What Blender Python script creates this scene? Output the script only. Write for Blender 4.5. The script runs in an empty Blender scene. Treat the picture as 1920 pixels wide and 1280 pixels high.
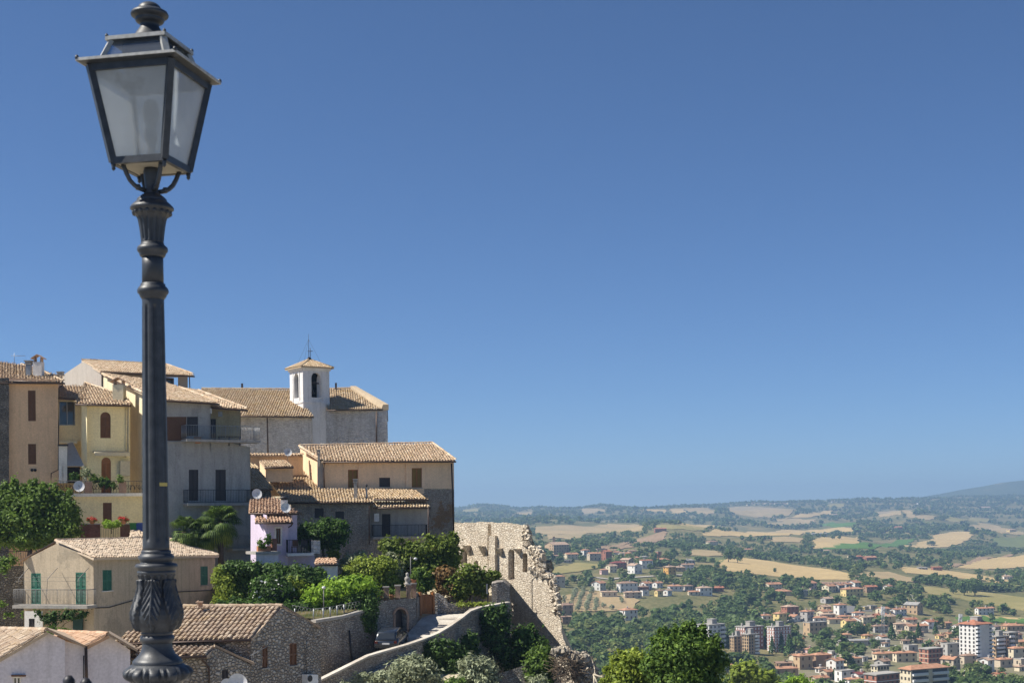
import bpy, bmesh, math, random
import numpy as np
from mathutils import Vector, Matrix, noise
from mathutils.geometry import tessellate_polygon

scene = bpy.context.scene
C = scene.collection
RAD = math.radians

# ------------------------------------------------------------------ camera, sky, sun, exposure
F, CX, HY, ROLL = 2600.0, 960.0, 965.0, RAD(0.7)      # focal length and principal point in photo pixels
cam_data = bpy.data.cameras.new("camera")
cam = bpy.data.objects.new("camera", cam_data)
C.objects.link(cam)
cam_data.sensor_width = 36.0
cam_data.lens = 36.0 * F / 1920.0
cam_data.shift_y = (HY - 640.0) / 1920.0
cam_data.clip_start = 0.1
cam_data.clip_end = 60000.0
cam_data.dof.use_dof = True
cam_data.dof.focus_distance = 140.0
cam_data.dof.aperture_fstop = 8.0
cam.matrix_world = Matrix.Rotation(RAD(90), 4, 'X') @ Matrix.Rotation(-ROLL, 4, 'Z')
scene.camera = cam

SUN_EL = RAD(50.0)
SUN_DIR = Vector((-1.0, -0.13, 0.0)).normalized() * math.cos(SUN_EL) + Vector((0, 0, math.sin(SUN_EL)))  # towards the sun
world = bpy.data.worlds.new("World")
scene.world = world
world.use_nodes = True
wn = world.node_tree
for n_ in list(wn.nodes):
    wn.nodes.remove(n_)
sky = wn.nodes.new("ShaderNodeTexSky")
sky.sky_type = 'NISHITA'
sky.sun_disc = False
sky.sun_elevation = SUN_EL
sky.sun_rotation = math.atan2(SUN_DIR.x, SUN_DIR.y)
sky.altitude = 3200.0
sky.air_density = 1.0
sky.dust_density = 0.0
sky.ozone_density = 10.0
wbg = wn.nodes.new("ShaderNodeBackground")
wbg.inputs[1].default_value = 0.063
wout = wn.nodes.new("ShaderNodeOutputWorld")
wn.links.new(sky.outputs[0], wbg.inputs[0])
wn.links.new(wbg.outputs[0], wout.inputs[0])

sun_data = bpy.data.lights.new("sun", 'SUN')
sun_data.energy = 4.9
sun_data.angle = RAD(0.5)
sun_data.color = (1.0, 0.94, 0.84)
sun = bpy.data.objects.new("sun", sun_data)
C.objects.link(sun)
sun.rotation_euler = SUN_DIR.to_track_quat('Z', 'Y').to_euler()

scene.view_settings.view_transform = 'Standard'
scene.view_settings.look = 'None'
scene.view_settings.exposure = 0.72
scene.view_settings.gamma = 1.0
scene.render.engine = 'CYCLES'
scene.cycles.max_bounces = 6
scene.cycles.volume_bounces = 0
scene.cycles.transparent_max_bounces = 8
scene.cycles.use_denoising = True

# ------------------------------------------------------------------ photo pixel -> world
CA, SA = math.cos(ROLL), math.sin(ROLL)
def unroll(px, py):
    dx, dy = px - CX, py - HY
    return dx * CA - dy * SA, dx * SA + dy * CA
def ray(px, py):
    a, b = unroll(px, py)
    return Vector((a / F, 1.0, -b / F))
DS = 1.0
def W(px, py, d):
    return ray(px, py) * (d * DS)
def onplane(px, py, o, n):
    r = ray(px, py)
    return r * (o.dot(n) / r.dot(n))
def topix(p):
    a, b = p[0] / p[1] * F, -p[2] / p[1] * F
    return CX + a * CA + b * SA, HY - a * SA + b * CA

# ------------------------------------------------------------------ objects
def tag(o, label=None, cat=None, group=None, kind=None):
    if label: o['label'] = label
    if cat: o['category'] = cat
    if group: o['group'] = group
    if kind: o['kind'] = kind
    return o
def empty(name, loc, label, cat, group=None):
    o = bpy.data.objects.new(name, None)
    o.location = loc
    o.empty_display_size = 0.3
    C.objects.link(o)
    return tag(o, label, cat, group)
def root_loc(p):
    l = Vector((0, 0, 0))
    while p is not None:
        l += p.location
        p = p.parent
    return l

class MB:
    """collects faces in world coordinates; build() links them as one mesh object"""
    def __init__(s):
        s.v, s.f, s.sm = [], [], []
    def face(s, pts, smooth=False):
        i = len(s.v)
        s.v.extend([tuple(p) for p in pts])
        s.f.append(tuple(range(i, i + len(pts))))
        s.sm.append(smooth)
    def grid(s, rows, closed=False, smooth=True, cap=False):
        n = len(rows[0]); i = len(s.v)
        for r in rows: s.v.extend([tuple(p) for p in r])
        for a in range(len(rows) - 1):
            for b in range(n if closed else n - 1):
                c = (b + 1) % n
                s.f.append((i + a * n + b, i + a * n + c, i + (a + 1) * n + c, i + (a + 1) * n + b)); s.sm.append(smooth)
        if cap:
            s.f.append(tuple(i + b for b in reversed(range(n)))); s.sm.append(False)
            s.f.append(tuple(i + (len(rows) - 1) * n + b for b in range(n))); s.sm.append(False)
    def hexa(s, p):
        """8 corners: bottom ring 0-3, top ring 4-7"""
        i = len(s.v)
        s.v.extend([tuple(q) for q in p])
        for f in ((3, 2, 1, 0), (4, 5, 6, 7), (0, 1, 5, 4), (1, 2, 6, 5), (2, 3, 7, 6), (3, 0, 4, 7)):
            s.f.append(tuple(i + k for k in f)); s.sm.append(False)
    def box(s, c, sx, sy, sz, ax=None, ay=None, az=None):
        """c centre, full sizes, optional axes"""
        ax = ax or Vector((1, 0, 0)); ay = ay or Vector((0, 1, 0)); az = az or Vector((0, 0, 1))
        c = Vector(c); X, Y, Z = ax * sx / 2, ay * sy / 2, az * sz / 2
        s.hexa([c - X - Y - Z, c + X - Y - Z, c + X + Y - Z, c - X + Y - Z, c - X - Y + Z, c + X - Y + Z, c + X + Y + Z, c - X + Y + Z])
    def tube(s, path, r, n=6, smooth=True):
        path = [Vector(p) for p in path]
        rs = r if isinstance(r, (list, tuple)) else [r] * len(path)
        rows = []
        for k, p in enumerate(path):
            t = (path[min(k + 1, len(path) - 1)] - path[max(k - 1, 0)])
            if t.length < 1e-9: t = Vector((0, 0, 1))
            t.normalize()
            a = t.cross(Vector((0, 0, 1)))
            if a.length < 0.05: a = t.cross(Vector((1, 0, 0)))
            a.normalize(); b = t.cross(a)
            rows.append([p + (a * math.cos(2 * math.pi * j / n) + b * math.sin(2 * math.pi * j / n)) * rs[k] for j in range(n)])
        s.grid(rows, closed=True, smooth=smooth, cap=True)
    def lathe(s, c, prof, n=32, mod=None, smooth=True):
        """prof: (radius, z) list, from top or bottom; mod(theta, z, r) -> r"""
        rows = []
        for (r, z) in prof:
            rows.append([(c[0] + (mod(2 * math.pi * j / n, z, r) if mod else r) * math.cos(2 * math.pi * j / n),
                          c[1] + (mod(2 * math.pi * j / n, z, r) if mod else r) * math.sin(2 * math.pi * j / n), c[2] + z) for j in range(n)])
        s.grid(rows, closed=True, smooth=smooth, cap=True)
    def prism(s, poly, off):
        """extrude a polygon (list of Vectors) by vector off"""
        poly = [Vector(p) for p in poly]; q = [p + off for p in poly]
        tri = tessellate_polygon([poly])
        for t in tri:
            s.face([poly[k] for k in t]); s.face([q[k] for k in reversed(t)])
        m = len(poly)
        for k in range(m):
            s.face([poly[k], poly[(k + 1) % m], q[(k + 1) % m], q[k]])
    def raw(s, verts, faces, smooth=False):
        i = len(s.v)
        s.v.extend([tuple(p) for p in verts])
        s.f.extend([tuple(i + k for k in f) for f in faces]); s.sm.extend([smooth] * len(faces))
    def build(s, name, mat, parent=None):
        me = bpy.data.meshes.new(name)
        o0 = root_loc(parent)
        me.from_pydata([(v[0] - o0.x, v[1] - o0.y, v[2] - o0.z) for v in s.v], [], s.f)
        if any(s.sm): me.polygons.foreach_set("use_smooth", s.sm)
        me.update()
        o = bpy.data.objects.new(name, me)
        if mat: me.materials.append(mat)
        o.parent = parent
        C.objects.link(o)
        return o

def quads_obj(name, verts, mat, parent=None, loc=None):
    """verts: numpy (n,4,3) of separate quads"""
    n = len(verts)
    me = bpy.data.meshes.new(name)
    me.vertices.add(n * 4); me.loops.add(n * 4); me.polygons.add(n)
    o0 = np.array(root_loc(parent) if loc is None else loc)
    me.vertices.foreach_set("co", (verts.reshape(-1, 3) - o0).astype(np.float32).ravel())
    me.loops.foreach_set("vertex_index", np.arange(n * 4, dtype=np.int32))
    me.polygons.foreach_set("loop_start", np.arange(0, n * 4, 4, dtype=np.int32))
    me.update(calc_edges=True)
    if mat: me.materials.append(mat)
    o = bpy.data.objects.new(name, me)
    o.parent = parent
    C.objects.link(o)
    return o

# ------------------------------------------------------------------ materials
MATS = {}
class NT:
    def __init__(s, name):
        s.m = bpy.data.materials.new(name); s.m.use_nodes = True
        s.t = s.m.node_tree; s.b = s.t.nodes["Principled BSDF"]; s.out = s.t.nodes["Material Output"]
        s.tc = s.t.nodes.new("ShaderNodeTexCoord").outputs["Object"]
    def n(s, typ, **kw):
        x = s.t.nodes.new(typ)
        for k, v in kw.items(): setattr(x, k, v)
        return x
    def l(s, a, b): s.t.links.new(a, b)
    def mapping(s, sc):
        m = s.n("ShaderNodeMapping"); m.inputs["Scale"].default_value = sc; s.l(s.tc, m.inputs[0]); return m.outputs[0]
    def noise(s, scale, detail=3, vec=None, rough=0.55):
        x = s.n("ShaderNodeTexNoise"); x.inputs["Scale"].default_value = scale; x.inputs["Detail"].default_value = detail
        x.inputs["Roughness"].default_value = rough
        s.l(vec if vec is not None else s.tc, x.inputs["Vector"]); return x.outputs[0]
    def ramp(s, fac, stops, interp='LINEAR'):
        r = s.n("ShaderNodeValToRGB"); r.color_ramp.interpolation = interp
        e = r.color_ramp.elements
        while len(e) < len(stops): e.new(0.5)
        for k, (p, c) in enumerate(stops):
            e[k].position = p; e[k].color = (c[0], c[1], c[2], 1) if not isinstance(c, (int, float)) else (c, c, c, 1)
        s.l(fac, r.inputs[0]); return r.outputs[0]
    def mix(s, fac, a, b, mode='MIX'):
        x = s.n("ShaderNodeMix", data_type='RGBA', blend_type=mode)
        for sock, v in ((x.inputs[0], fac), (x.inputs[6], a), (x.inputs[7], b)):
            if isinstance(v, bpy.types.NodeSocket): s.l(v, sock)
            elif isinstance(v, (int, float)): sock.default_value = v
            else: sock.default_value = (v[0], v[1], v[2], 1)
        return x.outputs[2]
    def bump(s, h, strength=0.3, dist=0.05):
        x = s.n("ShaderNodeBump"); x.inputs["Strength"].default_value = strength; x.inputs["Distance"].default_value = dist
        s.l(h, x.inputs["Height"]); s.l(x.outputs[0], s.b.inputs["Normal"])
    def col(s, c):
        if isinstance(c, bpy.types.NodeSocket): s.l(c, s.b.inputs["Base Color"])
        else: s.b.inputs["Base Color"].default_value = (c[0], c[1], c[2], 1)
    def rough(s, r, spec=0.3):
        s.b.inputs["Roughness"].default_value = r; s.b.inputs["Specular IOR Level"].default_value = spec

def sc(c, k): return tuple(max(0.0, x * k) for x in c)
def mat_plain(name, c, rough=0.6, metal=0.0, spec=0.4):
    if name in MATS: return MATS[name]
    t = NT(name); f = t.noise(6.0, 4)
    t.col(t.ramp(f, [(0.3, sc(c, 0.88)), (0.7, sc(c, 1.1))])); t.rough(rough, spec); t.b.inputs["Metallic"].default_value = metal
    MATS[name] = t.m; return t.m
def mat_plaster(name, c, dirt=(0.16, 0.13, 0.10), amount=0.45, patch=None):
    if name in MATS: return MATS[name]
    t = NT(name)
    big = t.noise(0.55, 5, rough=0.65); fine = t.noise(9.0, 3)
    streak = t.noise(1.0, 5, t.mapping((2.2, 2.2, 0.22)), 0.65)
    a = t.ramp(big, [(0.25, sc(c, 0.84)), (0.5, c), (0.75, sc(c, 1.12))])
    a = t.mix(t.ramp(streak, [(0.47, 0.0), (0.72, amount)]), a, dirt)
    if patch:
        a = t.mix(t.ramp(t.noise(0.35, 6, rough=0.7), [(0.55, 0.0), (0.60, 0.85)]), a, patch)
    a = t.mix(t.ramp(t.noise(1.4, 7, rough=0.72), [(0.56, 0.0), (0.66, 0.4)]), a, sc(c, 0.68))
    a = t.mix(t.ramp(t.noise(0.8, 6, t.mapping((1, 1, 0.6)), 0.75), [(0.60, 0.0), (0.66, 0.45)]), a, sc(c, 1.2))
    a = t.mix(0.35, a, t.ramp(fine, [(0.3, sc(c, 0.68)), (0.7, sc(c, 1.25))]))
    t.col(a); t.rough(0.92, 0.15); t.bump(fine, 0.25, 0.03)
    MATS[name] = t.m; return t.m
def mat_stone(name, cols, mortar, scale=3.2, squash=1.5, edge=0.09, bump=0.9, plaster=None, pl=0.56):
    if name in MATS: return MATS[name]
    t = NT(name)
    vec = t.mapping((1, 1, squash))
    wob = t.n("ShaderNodeVectorMath", operation='MULTIPLY_ADD')
    nz = t.n("ShaderNodeTexNoise"); nz.inputs["Scale"].default_value = 2.2; t.l(vec, nz.inputs["Vector"])
    t.l(nz.outputs["Color"], wob.inputs[0]); wob.inputs[1].default_value = (0.25, 0.25, 0.25); t.l(vec, wob.inputs[2])
    v1 = t.n("ShaderNodeTexVoronoi"); v1.inputs["Scale"].default_value = scale; t.l(wob.outputs[0], v1.inputs["Vector"])
    v2 = t.n("ShaderNodeTexVoronoi", feature='DISTANCE_TO_EDGE'); v2.inputs["Scale"].default_value = scale; t.l(wob.outputs[0], v2.inputs["Vector"])
    sep = t.n("ShaderNodeSeparateColor"); t.l(v1.outputs["Color"], sep.inputs[0])
    stops = [(k / (len(cols) - 1), c) for k, c in enumerate(cols)]
    a = t.ramp(sep.outputs[0], stops)
    a = t.mix(t.ramp(t.noise(0.4, 5, rough=0.65), [(0.35, 0.0), (0.75, 0.5)]), a, sc(cols[0], 0.8))
    a = t.mix(0.35, a, t.ramp(t.noise(11, 4), [(0.3, sc(cols[0], 0.7)), (0.7, sc(cols[-1], 1.15))]))
    m = t.ramp(v2.outputs["Distance"], [(0.0, 1.0), (edge, 0.0)])
    a = t.mix(m, a, mortar)
    h = t.ramp(v2.outputs["Distance"], [(0.0, 0.0), (edge * 2, 1.0)])
    a = t.mix(t.ramp(t.noise(1.0, 5, t.mapping((1.6, 1.6, 0.25)), 0.7), [(0.48, 0.0), (0.68, 0.38)]), a, sc(cols[0], 0.62))
    a = t.mix(t.ramp(t.noise(0.7, 6, rough=0.7), [(0.54, 0.0), (0.66, 0.45)]), a, sc(cols[-1], 1.08))
    if plaster:
        f = t.ramp(t.noise(0.33, 6, rough=0.7), [(pl, 0.0), (pl + 0.04, 1.0)])
        a = t.mix(f, a, plaster)
    t.col(a); t.rough(0.95, 0.1); t.bump(h, bump, 0.06)
    MATS[name] = t.m; return t.m
def mat_tiles(name, cols, lichen=None, amt=0.5):
    """one colour per tile (each tile is a mesh island)"""
    if name in MATS: return MATS[name]
    t = NT(name)
    g = t.n("ShaderNodeNewGeometry")
    a = t.ramp(g.outputs["Random Per Island"], [(k / (len(cols) - 1), c) for k, c in enumerate(cols)])
    if lichen:
        a = t.mix(t.ramp(t.noise(0.9, 6, rough=0.75), [(0.52, 0.0), (0.66, amt)]), a, lichen)
    a = t.mix(0.3, a, t.ramp(t.noise(14, 4), [(0.3, sc(cols[0], 0.6)), (0.7, sc(cols[-1], 1.25))]))
    t.col(a); t.rough(0.9, 0.15)
    MATS[name] = t.m; return t.m
def mat_leaf(name, c1, c2, trans=0.4, extra=None):
    if name in MATS: return MATS[name]
    t = NT(name)
    g = t.n("ShaderNodeNewGeometry"); oi = t.n("ShaderNodeObjectInfo")
    stops = [(0.0, sc(c1, 0.6)), (0.45, c1), (0.9, c2), (0.97, sc(c2, 1.25))]
    if extra: stops.append((0.99, extra))
    a = t.ramp(g.outputs["Random Per Island"], stops)
    a = t.mix(t.ramp(oi.outputs["Random"], [(0.0, 0.0), (1.0, 0.45)]), a, sc(c2, 0.75))
    a = t.mix(t.ramp(t.noise(0.25, 3), [(0.4, 0.0), (0.65, 0.35)]), a, sc(c1, 0.7))
    t.col(a); t.rough(0.6, 0.25)
    tr = t.n("ShaderNodeBsdfTranslucent"); t.l(t.mix(0.5, a, c2), tr.inputs["Color"])
    mx = t.n("ShaderNodeMixShader"); mx.inputs[0].default_value = trans
    t.l(t.b.outputs[0], mx.inputs[1]); t.l(tr.outputs[0], mx.inputs[2]); t.l(mx.outputs[0], t.out.inputs["Surface"])
    MATS[name] = t.m; return t.m

M = {}
M['tan'] = mat_plaster('tan plaster', (0.70, 0.48, 0.30), amount=0.30)
M['yellow'] = mat_plaster('pale yellow plaster', (0.80, 0.70, 0.44), amount=0.2)
M['cream'] = mat_plaster('cream plaster', (0.74, 0.66, 0.46), amount=0.25)
M['white'] = mat_plaster('white plaster', (0.76, 0.73, 0.68), amount=0.25)
M['offwhite'] = mat_plaster('aged white render', (0.74, 0.72, 0.70), dirt=(0.25, 0.23, 0.21), amount=0.6)
M['grey'] = mat_plaster('grey cement render', (0.38, 0.37, 0.35), dirt=(0.13, 0.13, 0.12), amount=0.7, patch=(0.31, 0.31, 0.29))
M['greygable'] = mat_plaster('light grey plaster', (0.40, 0.36, 0.32), amount=0.3)
M['peach'] = mat_plaster('peach plaster', (0.80, 0.60, 0.40), amount=0.22)
M['lilac'] = mat_plaster('lilac plaster', (0.60, 0.52, 0.64), amount=0.15)
M['lowwhite'] = mat_plaster('pale lilac grey plaster', (0.66, 0.62, 0.66), dirt=(0.22, 0.2, 0.2), amount=0.4)
M['beige'] = mat_plaster('weathered beige plaster', (0.56, 0.46, 0.33), dirt=(0.20, 0.16, 0.12), amount=0.7, patch=(0.33, 0.28, 0.21))
M['churchwall'] = mat_stone('rendered church masonry', [(0.40, 0.38, 0.36), (0.66, 0.64, 0.62), (0.78, 0.76, 0.74), (0.62, 0.60, 0.57), (0.80, 0.79, 0.77)], (0.54, 0.52, 0.50), 3.2, 1.8, 0.08, 0.9)
M['stone'] = mat_stone('grey limestone rubble', [(0.26, 0.23, 0.20), (0.44, 0.40, 0.35), (0.60, 0.56, 0.50), (0.38, 0.33, 0.28), (0.54, 0.50, 0.44)], (0.19, 0.165, 0.14), 5.0, 1.5, 0.09, 1.2)
M['stonedark'] = mat_stone('dark rubble stone', [(0.14, 0.13, 0.12), (0.22, 0.21, 0.19), (0.32, 0.30, 0.27)], (0.10, 0.09, 0.08), 4.8, 1.6, 0.1, 1.2)
M['stoneplaster'] = mat_stone('patched rubble masonry', [(0.30, 0.27, 0.23), (0.46, 0.42, 0.36), (0.60, 0.55, 0.48)], (0.32, 0.28, 0.23), 5.0, 1.6, 0.09, 1.1, plaster=(0.34, 0.24, 0.15), pl=0.57)
M['fieldstone'] = mat_stone('pale fieldstone masonry', [(0.28, 0.25, 0.22), (0.50, 0.46, 0.41), (0.68, 0.64, 0.58), (0.42, 0.34, 0.27), (0.60, 0.57, 0.52)], (0.20, 0.175, 0.15), 4.8, 1.3, 0.11, 1.3)
M['ruin'] = mat_stone('pale ruin masonry', [(0.48, 0.40, 0.31), (0.70, 0.61, 0.49), (0.80, 0.73, 0.61), (0.54, 0.45, 0.34), (0.76, 0.68, 0.55)], (0.36, 0.29, 0.21), 3.6, 1.8, 0.07, 0.8)
M['rubble'] = mat_stone('loose rubble core', [(0.32, 0.27, 0.21), (0.48, 0.42, 0.33), (0.58, 0.52, 0.42)], (0.20, 0.17, 0.13), 2.4, 1.2, 0.12, 1.4)
M['yellowbrick'] = mat_stone('yellow brick', [(0.30, 0.26, 0.17), (0.38, 0.33, 0.21), (0.42, 0.37, 0.24)], (0.27, 0.24, 0.17), 5.0, 3.0, 0.05, 0.4)
M['redbrick'] = mat_stone('dark red brick', [(0.16, 0.08, 0.06), (0.24, 0.11, 0.08), (0.28, 0.14, 0.10)], (0.15, 0.11, 0.09), 5.0, 3.0, 0.05, 0.4)
M['brickpost'] = mat_stone('pink brick', [(0.34, 0.21, 0.15), (0.42, 0.27, 0.19), (0.48, 0.33, 0.24)], (0.32, 0.25, 0.2), 5.0, 3.0, 0.05, 0.4)
TAN = [(0.26, 0.17, 0.10), (0.50, 0.38, 0.26), (0.62, 0.50, 0.36), (0.42, 0.28, 0.18), (0.54, 0.37, 0.24), (0.68, 0.58, 0.44)]
M['tile'] = mat_tiles('old terracotta tiles', TAN, (0.40, 0.24, 0.05), 0.45)
M['tilepale'] = mat_tiles('pale weathered tiles', [(0.30, 0.24, 0.18), (0.52, 0.43, 0.33), (0.64, 0.54, 0.42), (0.56, 0.42, 0.30)], (0.42, 0.32, 0.12), 0.2)
M['tilelichen'] = mat_tiles('lichen covered tiles', [(0.24, 0.16, 0.09), (0.48, 0.36, 0.23), (0.62, 0.50, 0.34), (0.42, 0.27, 0.15), (0.66, 0.55, 0.40)], (0.46, 0.28, 0.05), 0.6)
M['tilebrown'] = mat_tiles('brown pan tiles', [(0.22, 0.16, 0.12), (0.38, 0.29, 0.21), (0.48, 0.38, 0.28), (0.32, 0.22, 0.15), (0.52, 0.43, 0.33)], (0.40, 0.26, 0.07), 0.45)
M['tilered'] = mat_tiles('new terracotta tiles', [(0.34, 0.21, 0.14), (0.50, 0.34, 0.23), (0.58, 0.43, 0.31), (0.42, 0.26, 0.17)], (0.40, 0.28, 0.12), 0.2)
M['rooftar'] = mat_plain('roof underlay', (0.17, 0.12, 0.085), 0.95)
M['wood'] = mat_plain('brown shutter wood', (0.14, 0.062, 0.028), 0.55)
M['woodorange'] = mat_plain('orange brown wood', (0.28, 0.11, 0.035), 0.5)
M['wooddark'] = mat_plain('dark wood', (0.035, 0.028, 0.03), 0.5)
M['greenpaint'] = mat_plain('green shutter paint', (0.045, 0.17, 0.115), 0.5)
M['greendark'] = mat_plain('dark green door paint', (0.02, 0.06, 0.045), 0.5)
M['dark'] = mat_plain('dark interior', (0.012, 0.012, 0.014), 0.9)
M['iron'] = mat_plain('dark iron', (0.035, 0.035, 0.04), 0.5, 0.4)
M['steel'] = mat_plain('grey steel', (0.30, 0.31, 0.32), 0.45, 0.5)
M['gutter'] = mat_plain('brown copper gutter', (0.07, 0.045, 0.035), 0.5, 0.3)
M['dish'] = mat_plain('white dish enamel', (0.62, 0.62, 0.62), 0.4)
M['whitepaint'] = mat_plain('white paint', (0.75, 0.75, 0.74), 0.5)
M['coping'] = mat_plaster('tan coping stone', (0.46, 0.37, 0.26), amount=0.4)
M['concrete'] = mat_plaster('stained concrete', (0.36, 0.34, 0.31), amount=0.5)
M['glasswin'] = mat_plain('window glass', (0.03, 0.035, 0.04), 0.08, 0.0, 0.8)
M['clay'] = mat_plain('terracotta pot', (0.42, 0.19, 0.10), 0.8)
M['curtain'] = mat_plain('yellow brown curtain', (0.20, 0.13, 0.035), 0.8)
M['awning'] = mat_plain('cream awning cloth', (0.52, 0.46, 0.34), 0.9)
M['awninggrey'] = mat_plain('grey awning cloth', (0.36, 0.33, 0.30), 0.9)
M['railgrey'] = mat_plain('weathered grey railing', (0.15, 0.145, 0.14), 0.6)
M['lf_dark'] = mat_leaf('dark green leaves', (0.050, 0.098, 0.024), (0.106, 0.204, 0.035))
M['lf_mid'] = mat_leaf('mid green leaves', (0.088, 0.160, 0.032), (0.195, 0.300, 0.050))
M['lf_bright'] = mat_leaf('lime green leaves', (0.175, 0.303, 0.032), (0.351, 0.526, 0.057), 0.4)
M['lf_yel'] = mat_leaf('yellow green leaves', (0.177, 0.248, 0.035), (0.354, 0.425, 0.062), 0.35)
M['lf_olive'] = mat_leaf('grey olive leaves', (0.231, 0.265, 0.150), (0.442, 0.478, 0.300), 0.2)
M['lf_ivy'] = mat_leaf('deep ivy leaves', (0.043, 0.088, 0.021), (0.098, 0.177, 0.035), 0.2)
M['lf_palm'] = mat_leaf('palm leaves', (0.053, 0.106, 0.021), (0.139, 0.212, 0.037), 0.25)
M['lf_rust'] = mat_leaf('drying vine leaves', (0.177, 0.124, 0.044), (0.318, 0.177, 0.071), 0.25)
M['lf_vine'] = mat_leaf('vine leaves', (0.098, 0.150, 0.028), (0.231, 0.300, 0.046), 0.3, (0.15, 0.07, 0.03))
M['far_dark'] = mat_leaf('distant oak leaves', (0.085, 0.142, 0.046), (0.160, 0.235, 0.066))
M['far_mid'] = mat_leaf('distant pale leaves', (0.142, 0.189, 0.066), (0.264, 0.311, 0.094))
M['bark'] = mat_plain('brown bark', (0.09, 0.07, 0.05), 0.95)
M['petal'] = mat_plain('white petals', (0.75, 0.73, 0.68), 0.8)
M['petalred'] = mat_plain('red petals', (0.5, 0.03, 0.02), 0.8)

# ------------------------------------------------------------------ building helpers
class Wall:
    """vertical plane through two ground points given as (photo column, depth)"""
    def __init__(s, pxl, dl, pxr, dr, row=965):
        a, b = W(pxl, row, dl), W(pxr, row, dr)
        s.o = a.copy(); s.U = Vector((b.x - a.x, b.y - a.y, 0)); s.len = s.U.length; s.U.normalize()
        s.N = Vector((s.U.y, -s.U.x, 0))        # outward, towards the camera
    def p(s, px, py, out=0.0):
        return onplane(px, py, s.o + s.N * out, s.N)
    def uz(s, px, py):
        q = s.p(px, py); return (q - s.o).dot(s.U), q.z
    def at(s, u, z, out=0.0):
        q = s.o + s.U * u + s.N * out; return Vector((q.x, q.y, z))
def rect(x0, y0, x1, y1): return [(x0, y0), (x0, y1), (x1, y1), (x1, y0)]
def arch(x0, y0, x1, y1, n=8):
    r = (x1 - x0) / 2; cx = (x0 + x1) / 2
    pts = [(x0, y1), (x1, y1)]
    for k in range(n + 1):
        a = math.pi * k / n
        pts.append((cx + r * math.cos(a), y0 + r - r * math.sin(a)))
    return pts
def panel(mb, wl, outline, holes=(), deep=0.22, back=0.0):
    """wall sheet traced on the plane of wl, with real openings and their reveals"""
    O = [wl.p(x, y, -back) for x, y in outline]
    H = [[wl.p(x, y, -back) for x, y in h] for h in holes]
    loops = [O] + H
    flat = [p for l in loops for p in l]
    for t in tessellate_polygon(loops):
        pts = [flat[k] for k in t]
        nn = (pts[1] - pts[0]).cross(pts[2] - pts[0])
        mb.face(pts if nn.dot(wl.N) > 0 else pts[::-1])
    for h in H:
        for k in range(len(h)):
            a, b = h[k], h[(k + 1) % len(h)]
            mb.face([a, b, b - wl.N * deep, a - wl.N * deep])
def window(parent, wl, hole, mat, style='shutter', deep=0.08, frame_mat=None, name='window', back=0.0, split=True):
    """fills an opening: style shutter (two louvred leaves), glass, door, blind"""
    P = [wl.uz(x, y) for x, y in hole]
    u0, u1 = min(p[0] for p in P), max(p[0] for p in P); z0, z1 = min(p[1] for p in P), max(p[1] for p in P)
    w, h = u1 - u0, z1 - z0
    arched = len(hole) > 4
    deep = deep + back
    mb = MB()
    pts = [wl.at(u, z, -deep - 0.05) for u, z in P]
    if style == 'glass':
        mb.prism(pts, wl.N * 0.02)
        o = mb.build(name, mat, parent)
        fb = MB(); t = 0.07
        for (a, b, c, d) in ((u0, u0 + t, z0, z1), (u1 - t, u1, z0, z1), (u0 + t, u1 - t, z0, z0 + t), (u0 + t, u1 - t, z1 - t, z1), ((u0 + u1) / 2 - t / 2, (u0 + u1) / 2 + t / 2, z0 + t, z1 - t)):
            fb.hexa([wl.at(a, c, -deep - 0.03), wl.at(b, c, -deep - 0.03), wl.at(b, c, -deep + 0.03), wl.at(a, c, -deep + 0.03),
                     wl.at(a, d, -deep - 0.03), wl.at(b, d, -deep - 0.03), wl.at(b, d, -deep + 0.03), wl.at(a, d, -deep + 0.03)])
        fb.build('frame', frame_mat or M['wood'], o)
        return o
    mb.prism(pts, wl.N * 0.04)
    def bar(a, b, c, d, q=0.03):
        mb.hexa([wl.at(a, c, -deep - 0.012), wl.at(b, c, -deep - 0.012), wl.at(b, c, -deep + q), wl.at(a, c, -deep + q),
                 wl.at(a, d, -deep - 0.012), wl.at(b, d, -deep - 0.012), wl.at(b, d, -deep + q), wl.at(a, d, -deep + q)])
    zt = z1 - (w / 2 if arched else 0)
    if style in ('shutter', 'door'):
        cols = [(u0, (u0 + u1) / 2 - 0.012), ((u0 + u1) / 2 + 0.012, u1)] if split else [(u0, u1)]
        for a, b in cols:
            t = 0.065
            bar(a, a + t, z0, zt); bar(b - t, b, z0, zt); bar(a + t, b - t, z0, z0 + 0.1); bar(a + t, b - t, zt - 0.08, zt)
            mid = z0 + (zt - z0) * 0.5; bar(a + t, b - t, mid - 0.05, mid + 0.05)
            if style == 'shutter':
                z = z0 + 0.13
                while z < zt - 0.1:
                    if abs(z - mid) > 0.08:
                        mb.hexa([wl.at(a + t, z, -deep), wl.at(b - t, z, -deep), wl.at(b - t, z + 0.02, -deep - 0.012), wl.at(a + t, z + 0.02, -deep - 0.012),
                                 wl.at(a + t, z + 0.05, -deep + 0.022), wl.at(b - t, z + 0.05, -deep + 0.022), wl.at(b - t, z + 0.07, -deep), wl.at(a + t, z + 0.07, -deep)][0:4] +
                                [wl.at(a + t, z + 0.03, -deep + 0.024), wl.at(b - t, z + 0.03, -deep + 0.024), wl.at(b - t, z + 0.05, -deep), wl.at(a + t, z + 0.05, -deep)])
                    z += 0.09
    elif style == 'blind':
        z = z0 + 0.02
        while z < z1 - 0.05:
            bar(u0, u1, z, z + 0.05, 0.012); z += 0.065
    return mb.build(name, mat, parent)
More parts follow.
